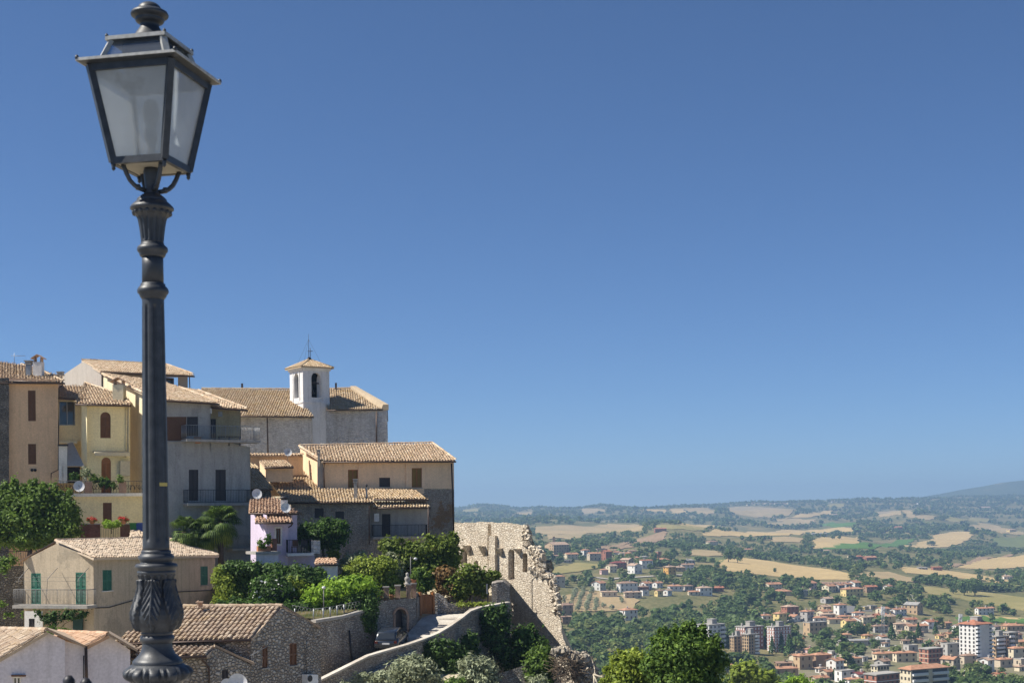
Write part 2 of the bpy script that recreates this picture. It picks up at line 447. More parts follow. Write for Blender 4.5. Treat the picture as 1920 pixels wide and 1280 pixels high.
def sill(parent, wl, x0, x1, y, mat=None, out=0.07):
    u0, z = wl.uz(x0, y); u1, _ = wl.uz(x1, y)
    mb = MB(); c = wl.at((u0 + u1) / 2, z - 0.035, out / 2 - 0.04)
    mb.box(c, abs(u1 - u0) + 0.16, out + 0.08, 0.06, wl.U, wl.N)
    return mb.build('sill', mat or M['concrete'], parent)
def pipe(parent, pts, r=0.05, mat=None, name='downpipe'):
    mb = MB(); mb.tube(pts, r, 8); return mb.build(name, mat or M['gutter'], parent)
def box_part(parent, wl, x0, y0, x1, y1, out, mat, name, back=0.0):
    """a box traced on the wall plane, standing out from it"""
    a, b, c, d = wl.p(x0, y1, -back), wl.p(x1, y1, -back), wl.p(x1, y0, -back), wl.p(x0, y0, -back)
    n = wl.N * (out + back)
    mb = MB(); mb.hexa([a, b, b + n, a + n, d, c, c + n, d + n]); return mb.build(name, mat, parent)

def tile_roof(parent, tri, rest=(), mat=None, sp=0.23, row=0.36, name='roof', thick=0.14, seed=1, flat=False, ridge=None, gut=True, order=None):
    """tri: three (px,py,depth): eave left, eave right, a point up the slope; rest: further (px,py) outline points on that plane"""
    rnd = random.Random(seed)
    A, B, Cc = [W(*q) for q in tri[:3]]
    A, B = Vector(A), Vector(B)
    e = (B - A).normalized(); nrm = e.cross(Cc - A).normalized()
    if nrm.z < 0: nrm = -nrm
    s = nrm.cross(e)
    if s.z < 0: s = -s
    poly = [A, B, Cc] + [onplane(x, y, A, nrm) for x, y in rest]
    if order: poly = [poly[k] for k in order]
    P2 = [((p - A).dot(e), (p - A).dot(s)) for p in poly]
    mb = MB()
    mb.prism(poly, nrm * -thick)
    def span(u):
        xs = []
        m = len(P2)
        for k in range(m):
            (a, b), (c, d) = P2[k], P2[(k + 1) % m]
            if (a - u) * (c - u) < 0: xs.append(b + (d - b) * (u - a) / (c - a))
        return (min(xs), max(xs)) if len(xs) >= 2 else None
    umin, umax = min(p[0] for p in P2), max(p[0] for p in P2)
    R = sp * 0.40
    arcs = [math.pi * k / 4 for k in range(5)]
    u = umin + sp / 2
    V, Fc = [], []
    while u < umax:
        r = span(u)
        if r:
            t0 = r[0] - 0.06 + rnd.uniform(-0.03, 0.03)
            wig = rnd.uniform(-0.015, 0.015)
            while t0 < r[1] - 0.05:
                t1 = min(t0 + row * 1.12, r[1] + 0.03)
                du = rnd.uniform(-0.02, 0.02) + wig; rr = R * rnd.uniform(0.92, 1.06); sk = rnd.uniform(-0.022, 0.022) * (2.2 if rnd.random() < .06 else 1); hz = rnd.uniform(0, 0.03)
                i = len(V)
                for (t, k_, lift) in ((t0, 1.0, 0.045 + hz), (t1, 0.86, 0.012 + hz)):
                    for a in arcs:
                        q = A + e * (u + du + (sk if t == t1 else 0) - math.cos(a) * rr * k_) + s * t + nrm * (lift + math.sin(a) * rr * k_ * 0.95)
                        V.append(q)
                for k in range(4): Fc.append((i + k, i + k + 1, i + 6 + k, i + 5 + k))
                # lip of the tile end
                j = len(V)
                for a in arcs:
                    V.append(A + e * (u + du - math.cos(a) * rr * 0.78) + s * t0 + nrm * (0.045 + hz + math.sin(a) * rr * 0.74))
                for k in range(4): Fc.append((j + k, j + k + 1, i + k + 1, i + k))
                t0 += row
        u += sp
    mb.raw(V, Fc, False)
    if ridge:
        for (p0, p1) in ridge:
            a, b = (W(*p0) if len(p0) == 3 else onplane(p0[0], p0[1], A, nrm)), (W(*p1) if len(p1) == 3 else onplane(p1[0], p1[1], A, nrm))
            n = max(1, int((b - a).length / 0.38)); dirv = (b - a).normalized(); side = dirv.cross(nrm).normalized()
            for k in range(n):
                q0 = a + (b - a) * (k / n) + nrm * 0.07; q1 = a + (b - a) * ((k + 1.1) / n) + nrm * 0.05
                rr = 0.13 * rnd.uniform(0.9, 1.1); i = len(mb.v); rows = []
                for q, kk in ((q0, 1.0), (q1, 0.88)):
                    rows.append([q + side * (-math.cos(t) * rr * kk) + nrm * (math.sin(t) * rr * kk) for t in arcs])
                mb.grid(rows, smooth=False)
    o = mb.build(name, mat or M['tile'], parent)
    if gut:
        g = MB(); off = -s * 0.10 - Vector((0, 0, 0.05))
        g.tube([A + off, B + off], 0.065, 8); g.build('gutter', M['gutter'], o)
    return o

def railing(parent, pts, h, sp=0.12, mat=None, r=0.012, name='railing', low=0.08, rail=0.022):
    """pts: polyline of floor points; vertical bars between two rails"""
    mat = mat or M['iron']; mb = MB(); Z = Vector((0, 0, 1))
    pts = [Vector(p) for p in pts]
    for a, b in zip(pts[:-1], pts[1:]):
        L = (b - a).length; n = max(1, int(L / sp))
        mb.tube([a + Z * h, b + Z * h], rail, 5); mb.tube([a + Z * low, b + Z * low], rail * 0.8, 5)
        for k in range(n + 1):
            q = a + (b - a) * (k / n)
            mb.tube([q + Z * low, q + Z * h], r if k % 8 else r * 1.8, 4)
    return mb.build(name, mat, parent)
def dish(parent, px, py, d, rad, foot=None, yaw=0.0, name='satellite_dish'):
    c = W(px, py, d); mb = MB()
    ax = Vector((0.35 + yaw, -1, 0.35)).normalized(); a = ax.cross(Vector((0, 0, 1))).normalized(); b = a.cross(ax)
    rows = []
    for k in range(6):
        t = k / 5; rows.append([c + (a * math.cos(q) + b * math.sin(q) * 1.05) * (rad * t + 0.004) + ax * (0.22 * rad * t * t) for q in [2 * math.pi * j / 20 for j in range(20)]])
    mb.grid(rows, closed=True)
    o = mb.build(name, M['dish'], parent)
    st = MB(); f = c + ax * rad * 0.95 - Vector((0, 0, rad * 0.15))
    st.tube([c - b * rad, f], 0.018, 5); st.box(f, 0.09, 0.12, 0.09)
    st.tube([c - ax * 0.02, c - ax * 0.18 - Vector((0, 0, 0.1)), W(foot[0], foot[1], d + 0.25) if foot else c - ax * 0.2 - Vector((0, 0, rad * 1.6))], 0.03, 6)
    st.build('arm', M['steel'], o)
    return o
def chimney(parent, px, ytop, ybot, wpx, d, mat, cap='tile'):
    s_ = d / F; top, bot = W(px, ytop, d), W(px, ybot, d); w = wpx * s_; d = bot.y
    mb = MB(); z1 = top.z; z0 = bot.z - 0.6
    mb.box((bot.x, d, (z0 + z1) / 2), w, w, z1 - z0)
    o = mb.build('chimney', mat, parent)
    cb = MB()
    if cap == 'tile':
        for sx in (-1, 1):
            cb.box((bot.x + sx * w * 0.38, d, z1 + 0.18), 0.09, w * 0.8, 0.36)
        for sx in (-1, 1):
            q = [Vector((bot.x + sx * w * 0.75, d - w * 0.6, z1 + 0.30)), Vector((bot.x + sx * w * 0.75, d + w * 0.6, z1 + 0.30)), Vector((bot.x + sx * 0.02, d + w * 0.6, z1 + 0.62)), Vector((bot.x + sx * 0.02, d - w * 0.6, z1 + 0.62))]
            cb.prism(q, Vector((0, 0, -0.06)))
        cb.build('chimney_cap', M['tilered'], o)
    elif cap == 'flat':
        cb.box((bot.x, d, z1 + 0.06), w * 1.5, w * 1.5, 0.08); cb.box((bot.x, d, z1 + 0.2), w * 1.25, w * 1.25, 0.14); cb.box((bot.x, d, z1 + 0.32), w * 1.6, w * 1.6, 0.07)
        cb.build('chimney_cap', M['concrete'], o)
    elif cap == 'pot':
        cb.lathe((bot.x, d, z1), [(w * 0.5, 0), (w * 0.5, 0.1), (w * 0.75, 0.12), (w * 0.75, 0.2), (w * 0.2, 0.3)], 10)
        cb.build('chimney_cap', M['iron'], o)
    return o

# ------------------------------------------------------------------ foliage helpers
def leaf_quads(rng, pts, nrm, size, aspect=0.62, droop=0.0):
    n = len(pts)
    t = rng.normal(size=(n, 3)); t[:, 2] -= droop
    nn = nrm + rng.normal(size=(n, 3)) * 0.55
    nn /= np.linalg.norm(nn, axis=1)[:, None] + 1e-9
    t -= nn * np.sum(t * nn, axis=1)[:, None]; t /= np.linalg.norm(t, axis=1)[:, None] + 1e-9
    b = np.cross(nn, t)
    s = size * rng.uniform(0.6, 1.35, n)[:, None]
    a_, b_ = t * s, b * s * aspect
    return np.stack([pts - a_ * 0.9, pts - b_ * 0.8 + a_ * 0.1, pts + a_, pts + b_ * 0.8 + a_ * 0.1], axis=1)
def blob_points(rng, c, r, n, fill=0.35):
    """points near the surface of a lumpy ellipsoid"""
    v = rng.normal(size=(n, 3)); v /= np.linalg.norm(v, axis=1)[:, None]
    k = 1.0 - np.abs(rng.normal(size=n)) * fill
    ph = rng.uniform(0, 6.28, 6)
    lump = 1 + 0.13 * np.sin(v[:, 0] * 5 + ph[0]) * np.cos(v[:, 1] * 4 + ph[1]) + 0.12 * np.sin(v[:, 2] * 6 + ph[2] + v[:, 0] * 3) + 0.08 * np.sin(v[:, 1] * 9 + v[:, 2] * 7 + ph[3])
    k = np.clip(k, 0.1, 1.1) * lump
    return np.array(c) + v * k[:, None] * np.array(r), v
def lump_crown(lumps, d, dens, size, seed, fill=0.35, droop=0.0, aspect=0.62, dscale=1.0):
    """lumps: (px, py, rx, ry[, depth offset]) traced in the photo, given depth d and real thickness"""
    rng = np.random.default_rng(seed); out = []
    for L in lumps:
        dd = d + (L[4] if len(L) > 4 else 0.0); k = dd / F
        c = W(L[0], L[1], dd); rx, rz = L[2] * k, L[3] * k; ry = (rx + rz) / 2 * dscale
        # break every lump into clumps so that light and shade gather in them
        nb = min(max(7, int(12 * (rx * rz) ** 0.5 / max(size * 4.0, 0.3))), 80)
        cp, cv = blob_points(rng, c, (rx * 0.84, ry * 0.84, rz * 0.84), nb, 0.3)
        cr = 0.50 * (rx * ry * rz) ** (1 / 3) * (14 / max(nb, 14)) ** 0.33
        area = 4 * math.pi * cr * cr; npc = max(8, int(area * dens * 1.7 / (size * size)))
        for q in range(nb):
            p, v = blob_points(rng, cp[q], (cr * rng.uniform(.6, 1.3), cr * rng.uniform(.6, 1.3), cr * rng.uniform(.5, 1.0)), npc, fill + .12)
            v2 = v + cv[q] * 0.6 + np.array([0, 0, 0.35]); v2 /= np.linalg.norm(v2, axis=1)[:, None]
            out.append(leaf_quads(rng, p, v2, size, aspect, droop))
        # loose leaves and twig ends that break the outline
        p, v = blob_points(rng, c, (rx * 1.02, ry * 1.02, rz * 1.02), max(12, int(nb * npc * 0.42)), 0.3)
        p = p + rng.normal(size=p.shape) * size * 0.8
        out.append(leaf_quads(rng, p, v + np.array([0, 0, .3]), size * 0.9, aspect, droop))
    return np.concatenate(out)
def limb(mb, a, b, r0, r1, rnd, n=5, wob=0.06):
    a, b = Vector(a), Vector(b); L = (b - a).length
    path = []
    for k in range(n + 1):
        t = k / n; q = a.lerp(b, t)
        if 0 < k < n: q += Vector((rnd.uniform(-1, 1), rnd.uniform(-1, 1), rnd.uniform(-1, 1))) * wob * L
        path.append(q)
    mb.tube(path, [r0 + (r1 - r0) * k / n for k in range(n + 1)], 7)
    return path
def plant(name, label, cat, lumps, d, leaf, size=0.2, dens=1.0, seed=0, base=None, trunk_r=0.12, group=None, fill=0.35, droop=0.0, aspect=0.62, limbs=5, dscale=1.0, trunk_mat=None, crown_name='crown'):
    """a tree or shrub: trunk with limbs reaching into the lumps, crown of leaves"""
    rnd = random.Random(seed)
    if base is None:
        x = sum(l[0] * l[2] for l in lumps) / sum(l[2] for l in lumps); y = max(l[1] + l[3] for l in lumps) + 6
        base = (x, y)
    b = W(base[0], base[1], d)
    o = empty(name, b, label, cat, group)
    q = lump_crown(lumps, d, dens, size, seed, fill, droop, aspect, dscale)
    quads_obj(crown_name, q, leaf, o)
    mb = MB()
    fork = b.lerp(W(lumps[0][0], lumps[0][1], d), 0.55)
    limb(mb, b, fork, trunk_r, trunk_r * 0.7, rnd)
    for l in lumps[:limbs]:
        limb(mb, fork, W(l[0], l[1] - l[3] * 0.3, d + (l[4] if len(l) > 4 else 0)), trunk_r * 0.55, trunk_r * 0.12, rnd)
    mb.build('trunk', trunk_mat or M['bark'], o)
    return o
# ================================================================== LAND
KY = np.array([100, 200, 400, 600, 660, 750, 850, 950, 1050, 1150, 1300, 1500, 1800, 2200, 2700, 3200, 3800, 4500, 5200, 6000, 6600, 7600, 9000, 12000], float)
KX = [870.0, 1200.0, 1550.0, 1920.0]
KR = [[1900, 1500, 1400, 1292, 1272, 1226, 1186, 1150, 1108, 1074, 1043, 1030, 1017, 1003, 990, 982, 977, 971, 963, 957, 956, 962, 968, 974],
      [1900, 1500, 1392, 1290, 1266, 1218, 1182, 1154, 1114, 1086, 1058, 1045, 1029, 1011, 997, 986, 980, 969, 960, 953, 953, 960, 967, 973],
      [1900, 1500, 1408, 1305, 1282, 1241, 1206, 1178, 1140, 1106, 1083, 1062, 1046, 1029, 1010, 995, 985, 971, 958, 941, 940, 950, 962, 970],
      [1900, 1500, 1402, 1305, 1281, 1243, 1212, 1188, 1165, 1140, 1112, 1086, 1065, 1047, 1030, 1013, 995, 977, 958, 936, 930, 942, 958, 968]]
KB = []
for kx, kr in zip(KX, KR):
    KB.append([-(unroll(kx, r)[1]) / F * y for r, y in zip(kr, KY)])
KB = np.array(KB)
def smooth_interp(y, k):
    ly = np.log(np.clip(y, 100, 12000)); return np.interp(ly, np.log(KY), KB[k])
def H_far(x, y):
    x = np.asarray(x, float); y = np.asarray(y, float)
    px = CX + F * x / np.maximum(y, 20)
    t = np.interp(px, KX, [0, 1, 2, 3])
    i = np.clip(np.floor(t).astype(int), 0, 2); f = t - i; f = f * f * (3 - 2 * f)
    h = np.zeros_like(y)
    vals = [smooth_interp(y, k) for k in range(4)]
    for k in range(3):
        h = np.where(i == k, vals[k] * (1 - f) + vals[k + 1] * f, h)
    a = np.clip((y - 1250) / 1500, 0, 1) * 9.0 * np.clip((7500 - y) / 2500, 0.15, 1) + np.clip((y - 700) / 500, 0, 1) * 1.2
    w = np.sin(x / 140 + 1.3 + np.sin(y / 310) * 1.2) * np.sin(y / 230 + 0.6 * np.sin(x / 260)) + 0.55 * np.sin(x / 61 + y / 97 + 2.0) * np.sin(y / 88 - x / 150) + 0.7 * np.sin(x / 330 - 0.4) * np.cos(y / 420 + x / 700)
    for (c, wd, hg, y0, wy) in ((905, 38, 15, 6000, 500), (1128, 40, 22, 6000, 500), (1010, 20, 6, 5800, 300), (1420, 60, 8, 5900, 400), (1760, 70, 18, 4300, 600), (1600, 60, 10, 3600, 350), (1690, 45, 16, 4300, 350), (1830, 60, 14, 3000, 300), (1480, 70, 9, 2300, 250), (1250, 60, 9, 2400, 250)):
        h = h + hg * np.exp(-((px - c) / wd) ** 2 - ((y - y0) / wy) ** 2)
    return h + a * w
HY_ = [0, 30, 60, 90, 100, 107, 112, 120, 130, 150, 170, 200, 240, 320, 420]
HZ_ = [-9, -12, -13, -11.2, -10.2, -9.2, -7.2, -5.5, -4.0, 1.5, 3.5, 0, -14, -52, -90]
XE_Y = [0, 60, 90, 110, 125, 135, 150, 170, 220]
XE_X = [12, 4, -3.5, -2.0, 1.5, 1.5, -11, -16, -20]
def H(x, y):
    x = np.asarray(x, float); y = np.asarray(y, float)
    hill = np.interp(y, HY_, HZ_) - 2.4 * np.maximum(0, x - np.interp(y, XE_Y, XE_X)) - 0.35 * np.maximum(0, -x - 75) + 0.35 * np.sin(x * 0.5) * np.sin(y * 0.37)
    far = H_far(x, y)
    # the slope under the terrace drops before it meets the valley
    return np.maximum(hill, np.where(y < 420, np.minimum(far, -30.0), far))
def hit(px, py, y0=230.0, y1=9500.0):
    """where the photo ray through a pixel meets the land"""
    a, b = unroll(px, py)
    ys = np.exp(np.linspace(math.log(y0), math.log(y1), 1500))
    g = H(ys * a / F, ys) - (-b / F * ys)
    k = np.argmax(g > 0)
    if not g[k] > 0: return None
    lo, hi = ys[max(k - 1, 0)], ys[k]
    for _ in range(18):
        m = (lo + hi) / 2
        if H(np.array([m * a / F]), np.array([m]))[0] > -b / F * m: hi = m
        else: lo = m
    return Vector((hi * a / F, hi, float(H(np.array([hi * a / F]), np.array([hi]))[0])))

def land_material():
    t = NT('dry grass and scrub land')
    big = t.noise(0.004, 5); mid = t.noise(0.03, 5); fine = t.noise(0.35, 4)
    a = t.ramp(big, [(0.3, (0.10, 0.11, 0.04)), (0.5, (0.19, 0.165, 0.075)), (0.7, (0.32, 0.25, 0.13))])
    a = t.mix(t.ramp(mid, [(0.42, 0.0), (0.58, 0.8)]), a, (0.075, 0.09, 0.03))
    a = t.mix(0.4, a, t.ramp(fine, [(0.35, (0.05, 0.06, 0.02)), (0.65, (0.26, 0.22, 0.12))]))
    # the town hill is made pale so that sun bounces onto shaded house fronts
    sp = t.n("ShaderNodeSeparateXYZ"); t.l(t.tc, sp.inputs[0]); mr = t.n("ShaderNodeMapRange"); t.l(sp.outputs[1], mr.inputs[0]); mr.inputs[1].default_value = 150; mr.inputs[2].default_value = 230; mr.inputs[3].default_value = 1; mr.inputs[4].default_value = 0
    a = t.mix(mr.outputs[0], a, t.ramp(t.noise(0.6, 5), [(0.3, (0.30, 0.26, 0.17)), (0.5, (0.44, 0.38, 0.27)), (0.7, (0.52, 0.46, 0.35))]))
    t.col(a); t.rough(1.0, 0.05)
    return t.m
ys = np.concatenate([np.linspace(10, 260, 120), np.exp(np.linspace(math.log(265), math.log(12000), 330))])
cols = np.concatenate([np.linspace(-2600, -150, 22), np.linspace(-100, 2050, 270), np.linspace(2120, 4600, 22)])
gx = (cols[None, :] - CX) / F * ys[:, None]; gy = np.repeat(ys[:, None], len(cols), 1)
gz = H(gx, gy)
lv = np.stack([gx, gy, gz], -1).reshape(-1, 3)
nr, nc = gx.shape
ii = np.arange(nr * nc).reshape(nr, nc)
lf = np.stack([ii[:-1, :-1], ii[:-1, 1:], ii[1:, 1:], ii[1:, :-1]], -1).reshape(-1, 4)
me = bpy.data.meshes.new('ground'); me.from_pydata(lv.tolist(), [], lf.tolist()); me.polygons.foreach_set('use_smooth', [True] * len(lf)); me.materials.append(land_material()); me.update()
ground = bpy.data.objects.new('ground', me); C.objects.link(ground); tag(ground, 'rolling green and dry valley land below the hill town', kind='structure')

# far mountain
mb = MB(); rows = []
prof = [(1560, 962), (1640, 951), (1700, 938), (1730, 931), (1765, 925), (1800, 918), (1845, 911), (1880, 904), (1920, 900), (1990, 893), (2080, 897), (2200, 905), (2400, 935), (2600, 965)]
for k, dd in enumerate((7300, 7700, 8200, 9500)):
    rr = []
    for q, (x, y) in enumerate(prof):
        p = W(x, y, 8200); hgt = max(p.z, -30)
        f = (0.0, 0.62, 1.0, 0.0)[k]
        rr.append((p.x * dd / 8200, dd, -60 + (hgt + 60) * f * (1 + 0.05 * math.sin(q * 1.9 + k * 2))if k != 2 else hgt))
    rows.append(rr)
fine = []
for r0, r1 in zip(rows[:-1], rows[1:]):
    for s_ in range(6):
        fine.append([tuple(a + (b - a) * s_ / 6 for a, b in zip(p, q)) for p, q in zip(r0, r1)])
fine.append(rows[-1])
mb.grid(fine)
t = NT('wooded mountain'); t.col(t.ramp(t.noise(0.004, 6), [(0.35, (0.05, 0.07, 0.03)), (0.62, (0.08, 0.10, 0.04)), (0.72, (0.28, 0.24, 0.17))])); t.rough(1, 0.05)
tag(mb.build('mountain', t.m), 'long blue mountain rising at the right behind the hills', kind='structure')

# ------------------------------------------------------------------ fields, draped as sheets over the land
def field_mat(name, c, lines=0.0, ang=0.0, c2=None):
    t = NT(name)
    a = t.ramp(t.noise(0.02, 5), [(0.3, sc(c, 0.82)), (0.7, sc(c, 1.12))])
    if c2: a = t.mix(t.ramp(t.noise(0.012, 4), [(0.45, 0.0), (0.6, 0.8)]), a, c2)
    if lines:
        mp = t.n("ShaderNodeMapping"); mp.inputs["Rotation"].default_value = (0, 0, ang); t.l(t.tc, mp.inputs[0])
        wv = t.n("ShaderNodeTexWave"); wv.inputs["Scale"].default_value = 0.035; wv.inputs["Distortion"].default_value = 5.0; wv.inputs["Detail"].default_value = 3.0; t.l(mp.outputs[0], wv.inputs["Vector"])
        a = t.mix(t.ramp(wv.outputs[1], [(0.4, 0.0), (0.6, lines)]), a, sc(c, 0.72))
    a = t.mix(t.ramp(t.noise(0.06, 6, rough=0.7), [(0.5, 0.0), (0.62, 0.5)]), a, sc(c, 0.72))
    a = t.mix(0.3, a, t.ramp(t.noise(0.4, 3), [(0.3, sc(c, 0.55)), (0.7, sc(c, 1.25))]))
    t.col(a); t.rough(1, 0.05); return t.m
FM = {'wheat': field_mat('cut wheat stubble', (0.47, 0.35, 0.17), 0.35, 0.5), 'dry': field_mat('dry pasture', (0.38, 0.29, 0.16), 0.2, 1.2, (0.26, 0.22, 0.11)),
      'brown': field_mat('ploughed soil', (0.30, 0.21, 0.13), 0.3, 0.2), 'olive': field_mat('yellowing meadow', (0.26, 0.23, 0.09), 0.2, 1.4, (0.34, 0.28, 0.13)),
      'green': field_mat('green crop', (0.09, 0.17, 0.04)), 'grass': field_mat('dull green grass', (0.15, 0.17, 0.06)), 'grove': field_mat('dry grove soil', (0.36, 0.27, 0.15), 0.0, 0, (0.24, 0.2, 0.1))}
FM['yard'] = field_mat('yards and streets', (0.24, 0.21, 0.15), 0.0, 0, (0.12, 0.13, 0.05))
FIELDS = []
def field(kind, poly, label, lift=0.5):
    # densify the outline, throw it onto the land, fill with a fine grid clipped to it
    P = [hit(x, y) for x, y in poly]
    P = [p for p in P if p is not None]
    if len(P) < 3: return
    rg = random.Random(len(FIELDS)); Q = []
    for a, b in zip(P, P[1:] + P[:1]):      # ragged margins
        n = max(1, min(14, int((b - a).length / 14)))
        for k in range(n):
            q = a.lerp(b, k / n); j = 0.0 if k == 0 else min(5.0, 0.0016 * q.y); Q.append(q + Vector((rg.uniform(-j, j), rg.uniform(-2 * j, 2 * j), 0)))
    P = Q
    FIELDS.append(poly)
    bm = bmesh.new()
    vs = [bm.verts.new((p.x, p.y, 0)) for p in P]
    f = bm.faces.new(vs)
    bmesh.ops.triangulate(bm, faces=[f])
    span = max(max(p.x for p in P) - min(p.x for p in P), max(p.y for p in P) - min(p.y for p in P))
    # cut by planes so that the sheet follows the swells
    x0, x1 = min(p.x for p in P), max(p.x for p in P); y0, y1 = min(p.y for p in P), max(p.y for p in P)
    step = max(12.0, span / 36)
    for k in range(1, int((x1 - x0) / step) + 1):
        bmesh.ops.bisect_plane(bm, geom=bm.verts[:] + bm.edges[:] + bm.faces[:], plane_co=(x0 + k * step, 0, 0), plane_no=(1, 0, 0))
    for k in range(1, int((y1 - y0) / step) + 1):
        bmesh.ops.bisect_plane(bm, geom=bm.verts[:] + bm.edges[:] + bm.faces[:], plane_co=(0, y0 + k * step, 0), plane_no=(0, 1, 0))
    co = np.array([v.co[:] for v in bm.verts]); z = H(co[:, 0], co[:, 1])
    for v, zz in zip(bm.verts, z):
        v.co.z = zz + lift * 0.6 + v.co.y * 0.0003
    ex = bmesh.ops.extrude_edge_only(bm, edges=[e for e in bm.edges if len(e.link_faces) == 1])      # the margin goes down into the soil
    for v in ex['geom']:
        if isinstance(v, bmesh.types.BMVert): v.co.z -= 3.0
    bmesh.ops.recalc_face_normals(bm, faces=bm.faces[:])
    me = bpy.data.meshes.new('field'); bm.to_mesh(me); bm.free(); me.materials.append(FM[kind])
    o = bpy.data.objects.new('field', me); C.objects.link(o); tag(o, label, kind='structure')
field('wheat', [(1347, 1052), (1366, 1046), (1400, 1047), (1450, 1053), (1490, 1060), (1540, 1066), (1600, 1077), (1598, 1088), (1540, 1087), (1480, 1083), (1440, 1079), (1410, 1076), (1362, 1070), (1338, 1061)], 'golden stubble field with a dark tree pair')
field('wheat', [(1680, 1062), (1740, 1066), (1800, 1073), (1860, 1083), (1920, 1091), (1990, 1097), (1990, 1103), (1920, 1099), (1850, 1089), (1780, 1082), (1700, 1074)], 'pale stubble strip above the meadow')
field('wheat', [(1796, 1064), (1830, 1052), (1870, 1046), (1925, 1038), (1990, 1030), (1990, 1055), (1925, 1062), (1880, 1066), (1850, 1068)], 'stubble slope at the right edge')
field('brown', [(1775, 1058), (1830, 1046), (1900, 1038), (1896, 1043), (1840, 1052), (1790, 1063)], 'grey brown strip above the stubble slope')
field('wheat', [(1745, 1013), (1760, 1001), (1790, 997), (1820, 998), (1822, 1006), (1805, 1017), (1770, 1026), (1740, 1028), (1690, 1024), (1720, 1017)], 'round dry hill field with a bush')
field('dry', [(1805, 984), (1840, 981), (1870, 985), (1890, 992), (1920, 998), (1920, 1003), (1880, 1000), (1830, 992)], 'dry hilltop field at the right')
field('olive', [(1702, 1100), (1740, 1100), (1790, 1106), (1840, 1110), (1880, 1115), (1990, 1128), (1990, 1146), (1920, 1144), (1880, 1137), (1840, 1130), (1800, 1122), (1760, 1116), (1725, 1110)], 'yellow green meadow with dark oaks')
field('wheat', [(1315, 1003), (1330, 998), (1400, 997), (1460, 995), (1520, 993), (1600, 990), (1600, 996), (1540, 1000), (1480, 1004), (1420, 1005), (1350, 1006)], 'long bright stubble field')
field('wheat', [(1520, 1030), (1570, 1026), (1610, 1018), (1612, 1006), (1560, 1008), (1520, 1012), (1530, 1020)], 'stubble field below the barn')
field('dry', [(1000, 990), (1050, 985), (1140, 982), (1200, 984), (1210, 993), (1160, 997), (1100, 1000), (1040, 1003), (1005, 1000)], 'pale field terraces behind the ruin')
field('brown', [(1160, 1020), (1190, 1012), (1220, 1004), (1245, 996), (1252, 998), (1245, 1008), (1230, 1017), (1205, 1018), (1180, 1017), (1140, 1027), (1115, 1030)], 'brown slope leading down to the village church')
field('brown', [(1110, 1040), (1140, 1026), (1180, 1018), (1190, 1026), (1160, 1031), (1130, 1037)], 'dry track field beside the woods')
field('wheat', [(1200, 957), (1245, 955), (1250, 961), (1215, 959)], 'small far stubble patch')
field('wheat', [(1253, 955), (1280, 954), (1290, 962), (1262, 963)], 'second far stubble patch')
field('dry', [(1280, 954), (1330, 953), (1345, 958), (1330, 964), (1295, 962)], 'far pale pasture')
field('dry', [(1360, 952), (1430, 951), (1500, 955), (1480, 966), (1420, 970), (1370, 960)], 'far grey brown hill pasture')
field('wheat', [(1270, 981), (1310, 984), (1350, 988), (1340, 992), (1290, 988)], 'narrow far stubble strip')
field('wheat', [(1470, 973), (1500, 966), (1540, 962), (1560, 957), (1558, 965), (1520, 970)], 'stubble on the far hillside')
field('dry', [(1430, 980), (1480, 977), (1530, 974), (1530, 980), (1470, 986)], 'far dry strip')
field('green', [(1535, 986), (1560, 978), (1605, 980), (1607, 988), (1560, 988)], 'blue green vineyard on the far hill')
field('dry', [(1715, 968), (1740, 966), (1758, 968), (1745, 975), (1720, 975)], 'pale earth cutting in far woods')
field('olive', [(1560, 945), (1590, 944), (1580, 951), (1545, 950)], 'far green pasture')
field('dry', [(1690, 957), (1710, 955), (1716, 971), (1704, 970)], 'striped vineyard on far hill')
field('dry', [(1092, 954), (1120, 953.5), (1138, 957), (1115, 962), (1088, 962)], 'far bald hilltop')
field('olive', [(860, 958), (900, 953), (897, 960), (870, 962)], 'far field at the left of the ridge')
field('dry', [(960, 962), (1000, 959), (998, 965), (970, 966)], 'far dry patch')
field('olive', [(1035, 1068), (1060, 1060), (1085, 1055), (1120, 1058), (1118, 1066), (1085, 1072), (1045, 1077)], 'green meadow below the village church')
field('grove', [(1050, 1118), (1090, 1108), (1140, 1110), (1180, 1118), (1200, 1126), (1190, 1140), (1150, 1146), (1100, 1147), (1060, 1143)], 'dry soil under the olive grove')
field('green', [(1790, 1158), (1830, 1153), (1900, 1158), (1990, 1165), (1990, 1172), (1920, 1168), (1840, 1166), (1800, 1164)], 'bright green crop field by the town')
field('wheat', [(1815, 1152), (1850, 1154), (1920, 1159), (1990, 1163), (1990, 1166), (1920, 1162), (1840, 1157)], 'dry track beside the crop field')
field('grass', [(1725, 1165), (1800, 1165), (1870, 1170), (1990, 1175), (1990, 1185), (1890, 1182), (1800, 1175), (1740, 1170)], 'dull grass strip behind the town')
field('grass', [(1364, 1048), (1300, 1044), (1297, 1052), (1350, 1056)], 'vineyard green strip beside the golden field')
field('dry', [(1280, 1040), (1300, 1031), (1340, 1033), (1360, 1042), (1330, 1043)], 'dry yard below the hilltop villa')
field('dry', [(1640, 1072), (1665, 1072), (1700, 1082), (1760, 1090), (1700, 1092), (1650, 1084), (1590, 1080)], 'stubble behind the terraced houses')
field('green', [(1540, 1029), (1600, 1020), (1680, 1013), (1722, 1010), (1700, 1021), (1640, 1029)], 'dark green vineyard strip below the far barn')
field('dry', [(1428, 1008), (1470, 1006), (1512, 1010), (1500, 1017), (1450, 1016)], 'bare dry patch under the long stubble field')
field('grass', [(1860, 1010), (1925, 1003), (1990, 1000), (1990, 1022), (1925, 1026), (1870, 1024)], 'grey green orchard slope at the right edge')
